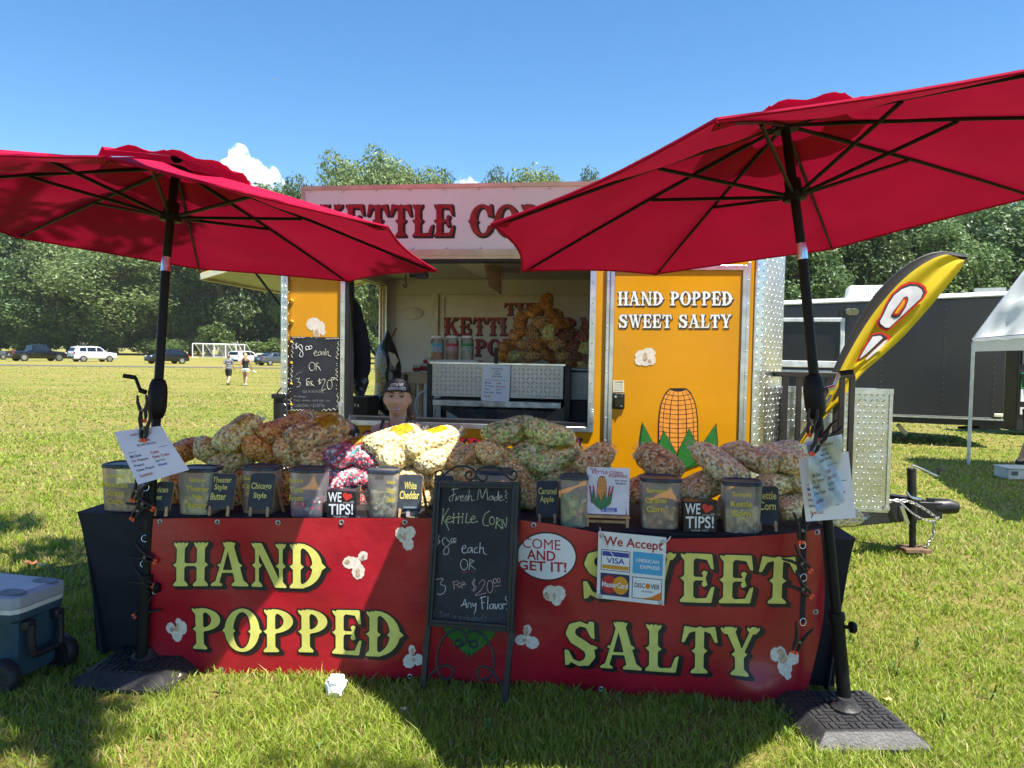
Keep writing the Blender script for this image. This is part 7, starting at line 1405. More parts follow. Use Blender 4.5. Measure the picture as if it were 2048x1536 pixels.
TB = [('chicago', (340, 912, 4.0), (398, 890, 4.2), 58, 'orange cheese popcorn bag farthest left in the table pile', 0, 0), ('butter', (392, 888, 3.95), (452, 918, 4.05), 62, 'pale buttery bag leaning left beside the far left orange bag', 0, 0),
 ('butter', (438, 896, 3.9), (512, 838, 4.1), 68, 'buttery yellow bag standing highest on the left of the pile', 1, 1), ('butter', (424, 938, 3.85), (508, 904, 4.05), 60, 'buttery bag lying directly below the highest left bag', 0, 1),
 ('chicago', (488, 886, 3.9), (560, 918, 4.05), 60, 'orange red bag right of the highest buttery bag', 1, 0), ('chicago', (522, 872, 3.95), (612, 846, 4.2), 60, 'orange bag on top of the pile, left of the big caramel bag', 0, 0),
 ('caramel', (578, 886, 3.86), (690, 846, 4.1), 72, 'big caramel bag on top of the pile in front of the wall chalkboard', 0, 1), ('street', (585, 850, 4.25), (628, 832, 4.35), 46, 'bag tip peeking up behind the big caramel bag', 0, 0),
 ('street', (552, 888, 3.88), (614, 930, 4.0), 60, 'brownish bag under the big caramel bag, slanting right', 1, 0), ('caramel', (606, 930, 3.84), (706, 882, 4.1), 60, 'caramel bag lying left of the red and blue bags', 1, 0),
 ('chicago', (330, 968, 3.85), (402, 950, 4.0), 60, 'orange bag low behind the price sheet at left', 1, 0), ('butter', (412, 972, 3.85), (486, 948, 4.0), 60, 'buttery bag low behind the Theater Style sign', 1, 0), ('chicago', (474, 966, 3.85), (556, 940, 4.0), 62, 'orange bag low behind the Chicago Style sign', 0, 0),
 ('chicago', (538, 972, 3.85), (616, 946, 4.0), 60, 'orange bag low behind the container of red and blue samples', 1, 0), ('chicago', (534, 1006, 3.82), (606, 990, 3.95), 58, 'orange bag at the very bottom beside the Chicago Style sign', 0, 0), ('butter', (440, 1008, 3.82), (520, 994, 3.95), 58, 'buttery bag at the very bottom left of the pile', 0, 0), ('chicago', (330, 1008, 3.85), (400, 998, 3.95), 56, 'orange bag at the bottom behind the left umbrella pole', 0, 0),
 ('patriotic', (650, 922, 3.84), (752, 886, 4.05), 62, 'red and blue bag slanting up, upper left of its three', 0, 1), ('patriotic', (722, 926, 3.86), (782, 892, 4.1), 60, 'red and blue bag pressed against the white cheddar bags', 1, 0), ('patriotic', (640, 968, 3.8), (716, 950, 3.95), 64, 'red and blue bag low behind the Patriotic sign', 1, 0), ('patriotic', (694, 960, 3.84), (762, 944, 4.0), 60, 'red and blue bag low beside the white cheddar sample container', 0, 0), ('patriotic', (650, 1008, 3.8), (728, 996, 3.9), 60, 'red and blue bag at the bottom behind the tip box', 0, 0),
 ('cheddar', (736, 896, 3.86), (838, 864, 4.1), 62, 'pale yellow bag in the sun right under the smiling seller', 0, 1), ('cheddar', (808, 900, 3.86), (910, 866, 4.1), 62, 'pale yellow sunlit bag right of the seller', 1, 1), ('cheddar', (758, 920, 3.82), (848, 902, 4.05), 66, 'pale bag under the first sunlit bag', 1, 0), ('cheddar', (836, 930, 3.82), (932, 900, 4.05), 62, 'pale bag under the second sunlit bag', 0, 0), ('kettle', (790, 966, 3.82), (876, 946, 3.98), 62, 'pale bag low behind the White Cheddar sign', 0, 0), ('kettle', (868, 966, 3.82), (944, 950, 3.98), 60, 'pale bag low behind the top left of the chalkboard easel', 1, 0), ('kettle', (800, 1004, 3.8), (880, 992, 3.92), 58, 'pale bag at the bottom beside the small clear cup', 0, 0),
 ('street', (898, 924, 3.84), (972, 904, 4.05), 62, 'tan bag above the left scroll of the easel', 0, 0), ('street', (962, 900, 3.84), (1036, 930, 4.0), 70, 'tan bag above the right scroll of the easel', 1, 0), ('street', (920, 962, 3.8), (1000, 940, 3.95), 60, 'tan bag right behind the easel scrolls', 1, 0), ('caramel', (1012, 918, 3.84), (1066, 992, 3.84), 72, 'tan caramel bag standing on end right of the easel', 1, 0), ('kettle', (950, 1002, 3.78), (1030, 990, 3.9), 58, 'bag at the bottom hidden behind the easel', 1, 0),
 ('apple', (976, 874, 3.9), (1072, 850, 4.15), 66, 'green and brown bag highest in the middle of the pile', 0, 0), ('apple', (1060, 858, 3.9), (1140, 880, 4.1), 68, 'green and brown bag right of the highest green one', 1, 0), ('apple', (1024, 924, 3.82), (1096, 880, 4.05), 60, 'greenest bag, in the middle of the green group', 0, 0), ('apple', (1062, 932, 3.8), (1156, 902, 4.05), 62, 'green and brown bag above the Caramel Apple sign', 1, 1), ('apple', (1038, 1010, 3.78), (1090, 958, 3.9), 62, 'green bag low at the left edge of the Caramel Apple sign', 1, 0), ('apple', (1080, 966, 3.8), (1160, 946, 3.98), 58, 'green bag low behind the slim container', 0, 0),
 ('caramel', (1162, 944, 3.8), (1216, 896, 3.95), 60, 'small caramel bag behind the phone payment card', 1, 0), ('caramel', (1150, 1000, 3.75), (1220, 984, 3.9), 58, 'caramel bag low behind the phone payment card', 0, 0),
 ('caramel', (1350, 950, 3.66), (1286, 900, 3.92), 70, 'big caramel bag right of the phone payment card', 0, 0), ('caramel', (1250, 992, 3.66), (1334, 952, 3.85), 62, 'caramel bag low behind the caramel sample container', 1, 0), ('kettle', (1362, 990, 3.6), (1448, 954, 3.82), 66, 'kettle corn bag above the right tip box', 0, 0), ('kettle', (1484, 962, 3.54), (1394, 896, 3.86), 66, 'big glossy kettle corn bag leaning left on the right pile', 1, 0), ('kettle', (1552, 932, 3.6), (1462, 904, 3.85), 64, 'kettle corn bag in the middle on top of the right pile', 0, 0), ('kettle', (1440, 915, 3.9), (1498, 896, 4.0), 50, 'kettle corn bag peeking up behind the glossy one', 1, 0), ('kettle', (1614, 932, 3.56), (1522, 904, 3.84), 66, 'kettle corn bag at the right end on top', 1, 0), ('kettle', (1532, 908, 3.88), (1600, 896, 3.98), 48, 'kettle corn bag at the back of the right end', 0, 0),
 ('kettle', (1520, 972, 3.56), (1596, 962, 3.76), 60, 'kettle corn bag above the Kettle Corn sign', 1, 0), ('kettle', (1552, 1020, 3.5), (1630, 1004, 3.68), 62, 'kettle corn bag at the bottom right of the Kettle Corn sign', 0, 0), ('kettle', (1456, 1006, 3.56), (1530, 982, 3.74), 62, 'kettle corn bag low behind the kettle sample container', 0, 0), ('kettle', (1588, 966, 3.6), (1650, 948, 3.75), 54, 'kettle corn bag farthest right beside the hanging sheets', 1, 0), ('kettle', (1368, 1030, 3.6), (1440, 1016, 3.72), 56, 'kettle corn bag behind the right tip box', 1, 0), ('kettle', (1638, 1040, 3.56), (1720, 1032, 3.66), 44, 'kettle corn bag tip showing right of the umbrella pole', 0, 0)]
for fl, a, b, w, lab, k, lb in TB: bag(fl, a, b, w, lab, GT, k, bool(lb), roll=rnd.uniform(-.25, .25))
# the pyramid inside the trailer
GI = 'popcorn bags piled inside the trailer'
rows_ = [(('chicago', 1093, 604, 80),), (('chicago', 1068, 622, 40), ('chicago', 1108, 627, -20)), (('chicago', 1042, 641, 70), ('caramel', 1083, 645, 15), ('chicago', 1123, 647, -5)), (('chicago', 1036, 667, 35), ('caramel', 1064, 668, 100), ('apple', 1098, 665, 80), ('patriotic', 1136, 670, 30), ('patriotic', 1168, 667, 60)),
         (('chicago', 1017, 692, 20), ('caramel', 1049, 690, -10), ('chicago', 1082, 688, 30), ('caramel', 1115, 689, 25), ('patriotic', 1147, 690, 60), ('apple', 1170, 694, 70)), (('chicago', 1008, 714, -20), ('apple', 1034, 713, 15), ('caramel', 1064, 713, 8), ('chicago', 1096, 712, -30), ('caramel', 1129, 713, 10), ('patriotic', 1156, 713, 0), ('patriotic', 1176, 712, 40)), (('chicago', 1146, 730, 0), ('butter', 1170, 733, 0))]
nth = ['leftmost', 'second from left', 'third from left', 'fourth from left', 'fifth from left', 'sixth from left', 'seventh from left']; rn = ['top', 'second', 'third', 'fourth', 'fifth', 'sixth', 'lowest']
cname = {'chicago': 'orange', 'caramel': 'caramel', 'apple': 'green brown', 'patriotic': 'red and blue', 'butter': 'buttery'}
for i, row in enumerate(rows_):
    for j, (fl, x, y, ang) in enumerate(row):
        a_ = math.radians(ang); dd = 6.55 - i * .02; dx, dy = 15.5 * math.cos(a_), -15.5 * math.sin(a_)
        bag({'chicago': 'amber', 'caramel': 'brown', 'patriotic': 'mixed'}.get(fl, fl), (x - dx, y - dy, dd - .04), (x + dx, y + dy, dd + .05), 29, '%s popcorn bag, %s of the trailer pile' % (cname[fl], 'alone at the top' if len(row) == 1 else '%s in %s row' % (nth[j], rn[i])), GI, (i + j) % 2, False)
# shelf that carries the inner pile
mb = MB(); p0 = at(985, 735, 6.45); p1 = at(1200, 735, 6.42); mb.bar(p0, p1 - (0, 0, (p1 - p0)[2]), .5, .02); o = mb.build('rear_shelf', M('frame_cream'), base=p0); tag(o, 'shelf behind the popcorn bin that carries the bag pile', 'shelf')
# ================================================================== SAMPLE CONTAINERS AND SMALL SIGNS
milky = M_film('milky_plastic', (.95, .96, .98), .32, (.86, .86, .90), .22, .06, 9, .8); lidm = M('container_lid', (.022, .030, .052), .32, var=.1, spec=.5); ytx = M('yellow_vinyl', (.66, .54, .05), .4, var=.1, vs=40)
tx_ = ['Sample', 'Mexican', 'Street', 'Corn', 'Theater', 'Style', 'Butter', 'Chicago', 'Tutti', 'Frutti', 'White', 'Cheddar', 'Caramel', 'Apple', 'Kettle', 'Patriotic']
prep_text([(s, True) for s in tx_])
def rbox(mb, c, x, y, sec, mi=0, n=28, p=4.5):
    """rounded box sections [(halfw, halfd, z)]"""
    V = []
    for hw, hd, z in sec:
        for j in range(n):
            t = 2 * math.pi * j / n; ct, st_ = math.cos(t), math.sin(t); k = (abs(ct) ** p + abs(st_) ** p) ** (-1 / p); V.append(c + x * hw * ct * k + y * hd * st_ * k + np.array([0, 0, z]))
    F = [(i * n + j, i * n + (j + 1) % n, (i + 1) * n + (j + 1) % n, (i + 1) * n + j) for i in range(len(sec) - 1) for j in range(n)]
    F += [tuple(range(n - 1, -1, -1)), tuple((len(sec) - 1) * n + j for j in range(n))]; return mb.add(V, F, mi)
def container(x0, x1, yb_, yt_, fl, words, fill, lab, txx=(.1, .9), dep=.8, yaw=0.0):
    cx = (x0 + x1) / 2; c = at_z(cx, yb_, .744); d = c[1]; w = (x1 - x0) / FPX * d; H = (yb_ - yt_) / FPX * d * .985; ya = yawT + yaw
    x = np.array([math.cos(ya), -math.sin(ya), 0]); y = np.array([math.sin(ya), math.cos(ya), 0]); hd = w * dep / 2; c = c + y * hd; t = thing('sample_container', lab, 'container', c, 'clear sample containers along the table front')
    hw = w / 2; lh = .018
    mb = MB(); rbox(mb, c, x, y, [(hw * .88, hd * .88, .0), (hw * .92, hd * .92, .006), (hw * .97, hd * .97, H * .55), (hw, hd, H - lh)]); mb.build('body', milky, t, sharp=30)
    mb = MB(); rbox(mb, c, x, y, [(hw * 1.03, hd * 1.03, H - lh), (hw * 1.04, hd * 1.04, H - lh * .3), (hw * 1.0, hd * 1.0, H), (hw * .86, hd * .86, H + .001), (hw * .84, hd * .84, H - .004)]); mb.box(c - y * hd * 1.03 + (0, 0, H - lh * .6), (hw * .5, .01, lh * .9), (x, y, np.array([0, 0, 1.]))); mb.build('lid', lidm, t, bevel=.001)
    r2 = np.random.default_rng(int(x0)); n = 40; sec = [(hw * .86, hd * .86, .004)] + [(hw * (.87 + .06 * f), hd * (.87 + .06 * f), .008 + f * H * fill) for f in np.linspace(0, 1, 16)]
    V = []
    for a_, b_, z in sec:
        for j in range(n * 2): tt = math.pi * j / n; ct, s_ = math.cos(tt), math.sin(tt); k = (abs(ct) ** 4 + abs(s_) ** 4) ** -.25; V.append(x * a_ * ct * k + y * b_ * s_ * k + np.array([0, 0, z]))
    for f in np.linspace(.92, .02, 12):
        for j in range(n * 2): tt = math.pi * j / n; ct, s_ = math.cos(tt), math.sin(tt); k = (abs(ct) ** 4 + abs(s_) ** 4) ** -.25; V.append(x * hw * .93 * f * ct * k + y * hd * .93 * f * s_ * k + np.array([0, 0, .008 + H * fill + .02 * (1 - f) + .014 * math.sin(tt * 2 + x0) * f]))
    V = np.array(V); m = n * 2; F = np.array([(i * m + j, i * m + (j + 1) % m, (i + 1) * m + (j + 1) % m, (i + 1) * m + j) for i in range(len(V) // m - 1) for j in range(m)])
    Nn = V - np.array([0, 0, H * fill * .5]); Nn /= np.linalg.norm(Nn, axis=1)[:, None]; V2, col = bumpy(V, Nn, 420, .006, PAL[fl], r2, .010)
    npmesh('popcorn', V2 + c, F, kern, t, col=col, sharp=0)
    # letters on the front face
    f0 = c - y * (hd * 1.0 + .001); q = Quad(f0 - x * hw * .92 + (0, 0, H - lh - .005), f0 + x * hw * .92 + (0, 0, H - lh - .005), f0 + x * hw * .9 + (0, 0, .01), f0 - x * hw * .9 + (0, 0, .01), -y)
    mb = MB(); 
    for i, wd in enumerate(words):
        asp = _txt[(wd, True)][2]; v1 = .90 - i * .205; hgt = .135; ww = hgt * asp * (H - lh) / (w * .92); ww = min(ww, txx[1] - txx[0]); u = (txx[0] + txx[1]) / 2; put_text(mb, q, wd, True, (u - ww / 2, v1 - hgt, u + ww / 2, v1), .0)
    if words: mb.build('lettering', ytx, t, smooth=False)
    return t
container(195, 275, 1024, 927, 'street', ['Sample', 'Mexican', 'Street', 'Corn'], .42, 'clear sample container lettered Sample Mexican Street Corn at the left end', (.06, .80))
container(348, 425, 1031, 935, 'butter', ['Sample', 'Theater', 'Style', 'Butter'], .40, 'clear sample container lettered Theater Style Butter', (.28, .98))
container(477, 548, 1029, 932, 'chicago', ['Sample', 'Chicago', 'Style'], .55, 'sample container half hidden behind the Chicago Style sign', (.05, .7))
container(573, 645, 1036, 936, 'patriotic', ['Sample', 'Tutti', 'Frutti'], .30, 'clear sample container lettered Tutti Frutti with red and blue popcorn', (.02, .46))
container(730, 793, 1037, 938, 'cheddar', ['Sample', 'White', 'Cheddar'], .52, 'clear sample container turned aside beside the White Cheddar sign', (.70, 1.0))
container(948, 1022, 1040, 940, 'kettle', ['Sample', 'Kettle', 'Corn'], .4, 'sample container whose lid shows above the chalkboard easel', (.1, .9))
container(1118, 1175, 1056, 950, 'apple', [], .55, 'slim clear container of green popcorn beside the Caramel Apple sign', (.1, .9))
container(1281, 1363, 1060, 955, 'caramel', ['Sample', 'Caramel', 'Corn'], .42, 'clear sample container lettered Sample Caramel Corn', (.06, .62))
container(1448, 1526, 1068, 962, 'kettle', ['Sample', 'Kettle', 'Corn'], .44, 'clear sample container lettered Sample Kettle Corn', (.12, .72))
slate2 = M('slate_sign', (.036, .045, .058), .7, var=.25, vs=16); woodm = M('easel_wood', (.52, .31, .13), .55, var=.25, vs=22); ytx2 = M('yellow_paint_marker', (.72, .64, .16), .5)
def little_sign(x0, y0, x1, y1, yleg, words, lab, col=None, script=False, boxes=None, skew=4):
    f = at_z((x0 + x1) / 2, yleg, .745); d = f[1]
    P = Plane((f[0], d, 0), yawT); tl, tr_2, br, bl = P.at(x0 + skew, y0), P.at(x1 + skew * .5, y0 + 1), P.at(x1 - skew * .6, y1), P.at(x0 - skew * .3, y1)
    back = np.array([0, .028, 0]); tl = tl + back; tr_2 = tr_2 + back; q = Quad(tl, tr_2, br, bl); t = thing('table_sign', lab, 'sign', f, 'small flavour signs on wooden easels')
    n = 9; top = [(u, 1.0 - .035 * (abs(u - .5) > .42) - .02 * math.sin(u * 14) ** 2) for u in np.linspace(0, 1, n)]; bot = [(u, .0 + .02 * math.sin(u * 11) ** 2) for u in np.linspace(1, 0, n)]
    lf = [(.012 * math.sin(v * 13), v) for v in np.linspace(.1, .9, 6)]; rt = [(1 - .012 * math.sin(v * 12), v) for v in np.linspace(.9, .1, 6)]; ol = lf + top + rt + bot; A = np.array(ol)
    mb = MB(); mb.prism(list(q(A[:, 0], A[:, 1], 0)), -q.n * .007); mb.build('board', slate2, t)
    c = A.mean(0); A2 = c + (A - c) * [1.035, 1.02]; mb = MB(); mb.prism(list(q(A2[:, 0], A2[:, 1] + .004, -.0075)), -q.n * .004); mb.build('wooden_edge', woodm, t)
    for u in (.14, .84):
        p1 = q([u], [.04], -.006)[0]; p0 = np.array([p1[0], p1[1] - .012, .745]); mb = MB(); mb.bar(p0, p1 + (0, 0, .01), .013, .009); mb.build('leg', woodm, t)
    p1 = q([.95], [.85], -.012)[0]; mb = MB(); mb.bar(p1, np.array([p1[0] + .02, p1[1] + .08, .745]), .012, .009); mb.build('rear_leg', woodm, t)
    mb = MB()
    if boxes: 
        for wd, b in zip(words, boxes): put_text(mb, q, wd, True, b, .0012)
        mb.build('lettering', col or ytx2, t, smooth=False)
    return t, q
little_sign(306, 965, 340, 1020, 1032, ['Mexican', 'Street'], 'small slate sign mostly hidden behind the left price sheet', boxes=[(-.5, .62, .75, .82), (-.3, .36, .45, .54)])
little_sign(413, 948, 466, 1019, 1032, ['Theater', 'Style', 'Butter'], 'small slate sign reading Theater Style Butter', boxes=[(.12, .74, .86, .90), (.22, .50, .72, .70), (.12, .26, .72, .46)])
little_sign(495, 947, 545, 1021, 1033, ['Chicago', 'Style'], 'small slate sign reading Chicago Style', boxes=[(.06, .52, .90, .74), (.20, .28, .74, .48)])
t, q = little_sign(677, 948, 720, 984, 1012, [], 'small slate sign reading Patriotic in pink behind the tip box', skew=1)
PT = [[(0, 0), (.02, 1)], [(0, .95), (.14, .9), (.15, .6), (.02, .5)], [(.28, .5), (.2, .45), (.19, .1), (.27, .08), (.3, .5), (.33, .08)], [(.42, .8), (.40, .1), (.45, .08)], [(.36, .55), (.48, .58)], [(.52, .1), (.52, .48), (.58, .5)], [(.64, .45), (.64, .1)], [(.75, .48), (.69, .3), (.75, .1), (.81, .3), (.75, .48)], [(.88, .75), (.87, .1)], [(.84, .5), (.92, .52)], [(.94, .45), (.94, .1)], [(1.03, .45), (.98, .3), (1.03, .08)]]
mb = MB()
for s in PT: mb.tube(np.array([q([.08 + .82 * x], [.30 + .5 * y], .003)[0] for x, y in s]), .0019, 5)
mb.build('lettering', M('pink_chalk', (.60, .10, .30), .8), t)
little_sign(794, 950, 842, 1024, 1035, ['White', 'Cheddar'], 'small slate sign reading White Cheddar', boxes=[(.24, .60, .78, .80), (.08, .34, .92, .56)])
little_sign(866, 952, 905, 1026, 1036, [], 'small slate sign behind the left edge of the chalkboard easel', skew=2)
little_sign(1073, 962, 1117, 1035, 1046, ['Caramel', 'Apple'], 'small slate sign reading Caramel Apple', boxes=[(.08, .62, .92, .80), (.16, .36, .80, .58)], skew=1)
little_sign(1514, 974, 1560, 1050, 1062, ['Kettle', 'Corn'], 'dark sign reading Kettle Corn at the right end', boxes=[(.05, .66, .90, .86), (.12, .38, .86, .60)], skew=2)
# tip boxes
prep_text([(s, True) for s in ('WE', 'TIPS!', 'THANK YOU !', 'AND', 'APPRECIATE')])
def tip_box(x0, y0, x1, y1, lab, side):
    f = at_z((x0 + x1) / 2, y1 + 1, .745); P = Plane((f[0], f[1], 0), yawT); q = Quad(P.at(x0, y0), P.at(x1, y0), P.at(x1, y1), P.at(x0, y1), P.n); t = thing('tip_box', lab, 'tip box', f, 'black We Love Tips boxes on the table')
    w = np.linalg.norm(q.c[1] - q.c[0]); h = np.linalg.norm(q.c[3] - q.c[0]); c = f + P.e * 0 - P.n * .035
    mb = MB(); mb.box(c + (0, 0, h / 2), (w, .07, h), (P.e, -P.n, np.array([0, 0, 1.]))); mb.build('front_card', M('tip_black', (.012, .014, .022), .25), t, bevel=.002)
    if side: mb = MB(); mb.box(c + P.e * (w / 2 + .022) + (0, 0, h * .48), (.04, .068, h * .96), (P.e, -P.n, np.array([0, 0, 1.]))); mb.build('acrylic_side', M_film('acrylic', (.92, .90, .88), .10, (.6, .55, .5), .05, .05, 5, 1.0), t)
    wm = M('tip_white', (.72, .74, .78), .4); L = .0018
    mb = MB(); put_text(mb, q, 'WE', True, (.06, .58, .52, .94), L); put_text(mb, q, 'TIPS!', True, (.08, .12, .92, .52), L); mb.build('lettering', wm, t, smooth=False)
    mb = MB(); put_text(mb, q, 'THANK YOU !', True, (.24, .02, .76, .085), L); put_text(mb, q, 'AND', True, (.82, .58, .94, .625), L); put_text(mb, q, 'APPRECIATE', True, (.56, .535, .95, .575), L); mb.build('small_lettering', M('tip_grey', (.45, .46, .5), .4), t, smooth=False)
    a = np.linspace(0, 2 * math.pi, 40, endpoint=False); hx = 16 * np.sin(a) ** 3 / 34; hy = (13 * np.cos(a) - 5 * np.cos(2 * a) - 2 * np.cos(3 * a) - np.cos(4 * a)) / 34; ca, sa = math.cos(-.25), math.sin(-.25)
    mb = MB(); mb.add(q(.72 + .36 * (hx * ca - hy * sa), .78 + .36 * (hx * sa + hy * ca), L * 1.5), [tuple(range(40))]); mb.build('heart', M('heart_red', (.62, .03, .03), .4), t, smooth=False)
tip_box(653, 981, 711, 1036, 'black tip box with acrylic side under the Patriotic sign', True); tip_box(1366, 1003, 1433, 1064, 'black tip box between the caramel and kettle sample containers', False)
# small clear cup with a lid
c = at_z(823, 1037, .745); t = thing('lidded_cup', 'small square clear cup with a lid in front of the White Cheddar sign', 'cup', c); mb = MB(); mb.box(c + (0, .035, .022), (.06, .05, .044)); mb.build('cup', M_film('cup_plastic', (.8, .85, .9), .25, (.4, .5, .55), .1, .1, 8, 1), t, bevel=.004); mb = MB(); mb.box(c + (0, .035, .049), (.085, .065, .008)); mb.build('lid', M('cup_lid', (.10, .14, .17), .3), t, bevel=.002); mb = MB(); mb.box(c + (-.018, .0085, .022), (.018, .003, .03)); mb.build('label', M('cup_label', (.6, .5, .5), .5), t)
# phone payment card on a wooden easel
f = at_z(1214, 1054, .745); P = Plane((f[0], f[1], 0), yawT); q = Quad(P.at(1176, 936) + (0, .04, 0), P.at(1262, 939) + (0, .04, 0), P.at(1258, 1030), P.at(1171, 1027))
t = thing('payment_card', 'white pay by mobile card with a plain ear of corn on a wooden stand', 'sign', f); plate_of(q, .003).build('card', M('card_stock', (.74, .70, .74), .35), t)
prep_text([(s, True) for s in ('THE', 'KETTLE CORN', 'POPPERS', 'PAY WITH', 'MOBILE!', 'f', 'Find us on', 'facebook')])
decal('title', C_('crimson', (.40, .012, .05)), lambda mb: [put_text(mb, q, 'THE', True, (.07, .92, .22, .97), .001), put_text(mb, q, 'KETTLE CORN', True, (.12, .855, .84, .92), .001), put_text(mb, q, 'POPPERS', True, (.52, .785, .95, .85), .001)], t)
decal('pay_text', C_('black', (.02, .02, .03)), lambda mb: [put_text(mb, q, 'PAY WITH', True, (.66, .70, .94, .74), .001), put_text(mb, q, 'MOBILE!', True, (.68, .64, .92, .68), .001)], t)
decal('stripe', C_('crimson', (.40, .012, .05)), lambda mb: [mb.add(q(np.array([a, a + .04, a + .04 + s * .06, a + s * .06]), np.array([.60, .60, .22, .22]), .001), [(0, 1, 2, 3)]) for a, s in ((.06, 1), (.14, 1), (.60, -1), (.53, -1))], t)
cq2 = q.sub(.1, .2, .62, .80, .0012); corn_decal(cq2, t, .0008)
decal('badge', C_('fbblue', (.04, .10, .40)), lambda mb: [rect(mb, q, .36, .05, .72, .14, .001)], t); decal('badge_text', C_('white', (.78, .78, .78)), lambda mb: [put_text(mb, q, 'f', True, (.39, .06, .43, .13), .002), put_text(mb, q, 'Find us on', True, (.48, .105, .66, .13), .002), put_text(mb, q, 'facebook', True, (.48, .06, .68, .095), .002)], t)
mb = MB()
for u in (.04, .96): p = q([u], [.0], -.004)[0]; mb.bar(np.array([p[0], p[1] - .01, .745]), p + (0, .012, .05), .014, .012)
st1 = mb
for s_ in (0,): p, p2 = q([-.01], [-.03], 0)[0], q([1.01], [-.03], 0)[0]; mb.bar(p - (0, .01, .002), p2 - (0, .01, .002), .022, .012); mb.bar(p - (0, -.01, .03), p2 - (0, -.01, .03), .012, .012)
mb.build('stand', woodm, t, bevel=.001)

# ================================================================== PEOPLE
def hand(mb, w, d, side, up, s=1.0, r=None):
    """palm with four curled fingers and a thumb; w wrist, d towards the fingertips, side thumb side, up back of the hand"""
    w = np.asarray(w, float); d = d / np.linalg.norm(d); side = side - d * np.dot(side, d); side /= np.linalg.norm(side); up = np.cross(d, side)
    mb.tube([w - d * .01 * s, w + d * .03 * s, w + d * .07 * s, w + d * .088 * s], [.024 * s, .034 * s, .038 * s, .03 * s], 10, flat=.5, up=up)
    for i, (o_, L) in enumerate(((.027, .068), (.009, .077), (-.009, .072), (-.026, .056))):
        b = w + d * .082 * s + side * o_ * s; mb.tube([b, b + d * L * .45 * s - up * .004 * s, b + d * L * .75 * s - up * .018 * s, b + d * L * .9 * s - up * .034 * s], [.0098 * s, .009 * s, .008 * s, .0065 * s], 8)
    b = w + d * .03 * s + side * .03 * s; mb.tube([b, b + side * .022 * s + d * .022 * s - up * .006 * s, b + side * .03 * s + d * .052 * s - up * .016 * s], [.0125 * s, .0105 * s, .0075 * s], 8)
skin = M('skin', (.66, .40, .29), .5, var=.06, vs=20, spec=.35); skin2 = M('skin_tan', (.46, .26, .18), .5, var=.06, vs=10, spec=.35)
def headform(mb, c, s, fwd, up=np.array([0, 0, 1.]), nu=56, nv=44, mi=0):
    fwd = fwd / np.linalg.norm(fwd); rt = np.cross(fwd, up); rt /= np.linalg.norm(rt); up = np.cross(rt, fwd)
    def fn(q):
        x, y, z = q                                                    # x right of the face (viewer's left is -), y forward, z up
        k = max(0, -z); X = x * .079 * (1 - .30 * k ** 1.6); Y = y * (.098 if y < 0 else .092) * (1 - .10 * k); Z = z * (.118 if z > 0 else .108)
        if y > 0:
            g = lambda cx, cz, sx, sz: math.exp(-((X - cx) / sx) ** 2 - ((Z - cz) / sz) ** 2)
            Y += .030 * g(0, -.022, .012, .020) + .010 * g(0, .002, .008, .024) - .012 * (g(.032, .010, .017, .012) + g(-.032, .010, .017, .012)) + .005 * (g(.032, .028, .02, .008) + g(-.032, .028, .02, .008))
            Y += .006 * g(0, -.058, .024, .007) + .005 * g(0, -.071, .02, .007) - .004 * g(0, -.0645, .028, .003) + .010 * g(0, -.10, .022, .016) + .007 * (g(.042, -.03, .02, .02) + g(-.042, -.03, .02, .02))
        return np.array([X, Y, Z])
    A = np.stack([rt, fwd, up]); mb.ball(c, s, nu, nv, ax=A, fn=fn, mi=mi)
    for sd in (-1, 1): mb.ball(c + rt * sd * .077 * s + fwd * -.008 * s - up * .004 * s, (.009 * s, .018 * s, .028 * s), 10, 8, ax=A)
    return rt, fwd, up
# ---- the seller behind the table
hc = at(795, 797, 4.6); fw = np.array([.10, -1, .07]); fw /= np.linalg.norm(fw); S = 1.03
wo = thing('person', 'smiling seller in a black lettered cap and dark tank top seated behind the popcorn bags', 'person', hc * (1, 1, 0) + (0, .12, 0))
bd = MB(); rt, f_, up = headform(bd, hc, S, fw); cw = np.array([0, 0, 1.])
nb = hc + np.array([0, .035, -.075]); sh_z = hc[2] - .212; bx_ = hc + np.array([0, .06, 0])
bd.tube([nb, nb + (0, .012, -.07), np.array([bx_[0], bx_[1], sh_z + .015])], [.056, .054, .066], 16)
bd.tube([bx_ * (1, 1, 0) + np.array([x, .01 * abs(x), sh_z - .22 * x * x * 3]) for x in (-.165, -.11, 0, .11, .165)], [.05, .06, .072, .06, .05], 12)
for z, a, b in ((-.10, .150, .098), (-.22, .135, .095), (-.36, .125, .092), (-.48, .150, .11)): bd.ball(bx_ * (1, 1, 0) + np.array([0, .01, sh_z + z]), (a, b, .14), 18, 12)
for sd in (-1, 1):
    s0 = bx_ * (1, 1, 0) + np.array([sd * .17, .012, sh_z - .02]); el = s0 + np.array([sd * .055, .02, -.27]); wr = el + np.array([-sd * .09, -.17, -.12])
    bd.tube([s0, (s0 + el) / 2, el], [.047, .042, .036], 12); bd.tube([el, (el + wr) / 2, wr], [.036, .034, .024], 12); hand(bd, wr, np.array([-sd * .3, -.7, -.2]), np.array([-sd * 1., 0, .2]), up, .95)
    hp = bx_ * (1, 1, 0) + np.array([sd * .085, 0, sh_z - .56]); kn = hp + np.array([sd * .06, -.0, -.05]); kn = hp + np.array([sd * .16, .02, -.10]); ft = kn + np.array([sd * .0, .05, -.0]); ft[2] = .06
    bd.tube([hp, (hp + kn) / 2, kn], [.085, .075, .055], 12); bd.tube([kn, (kn + ft) / 2, ft, ft + (0, -.14, -.025)], [.055, .05, .035, .03], 12)
body = bd.build('body', skin, wo); fuse(body, .0062, 2)
mb = MB()
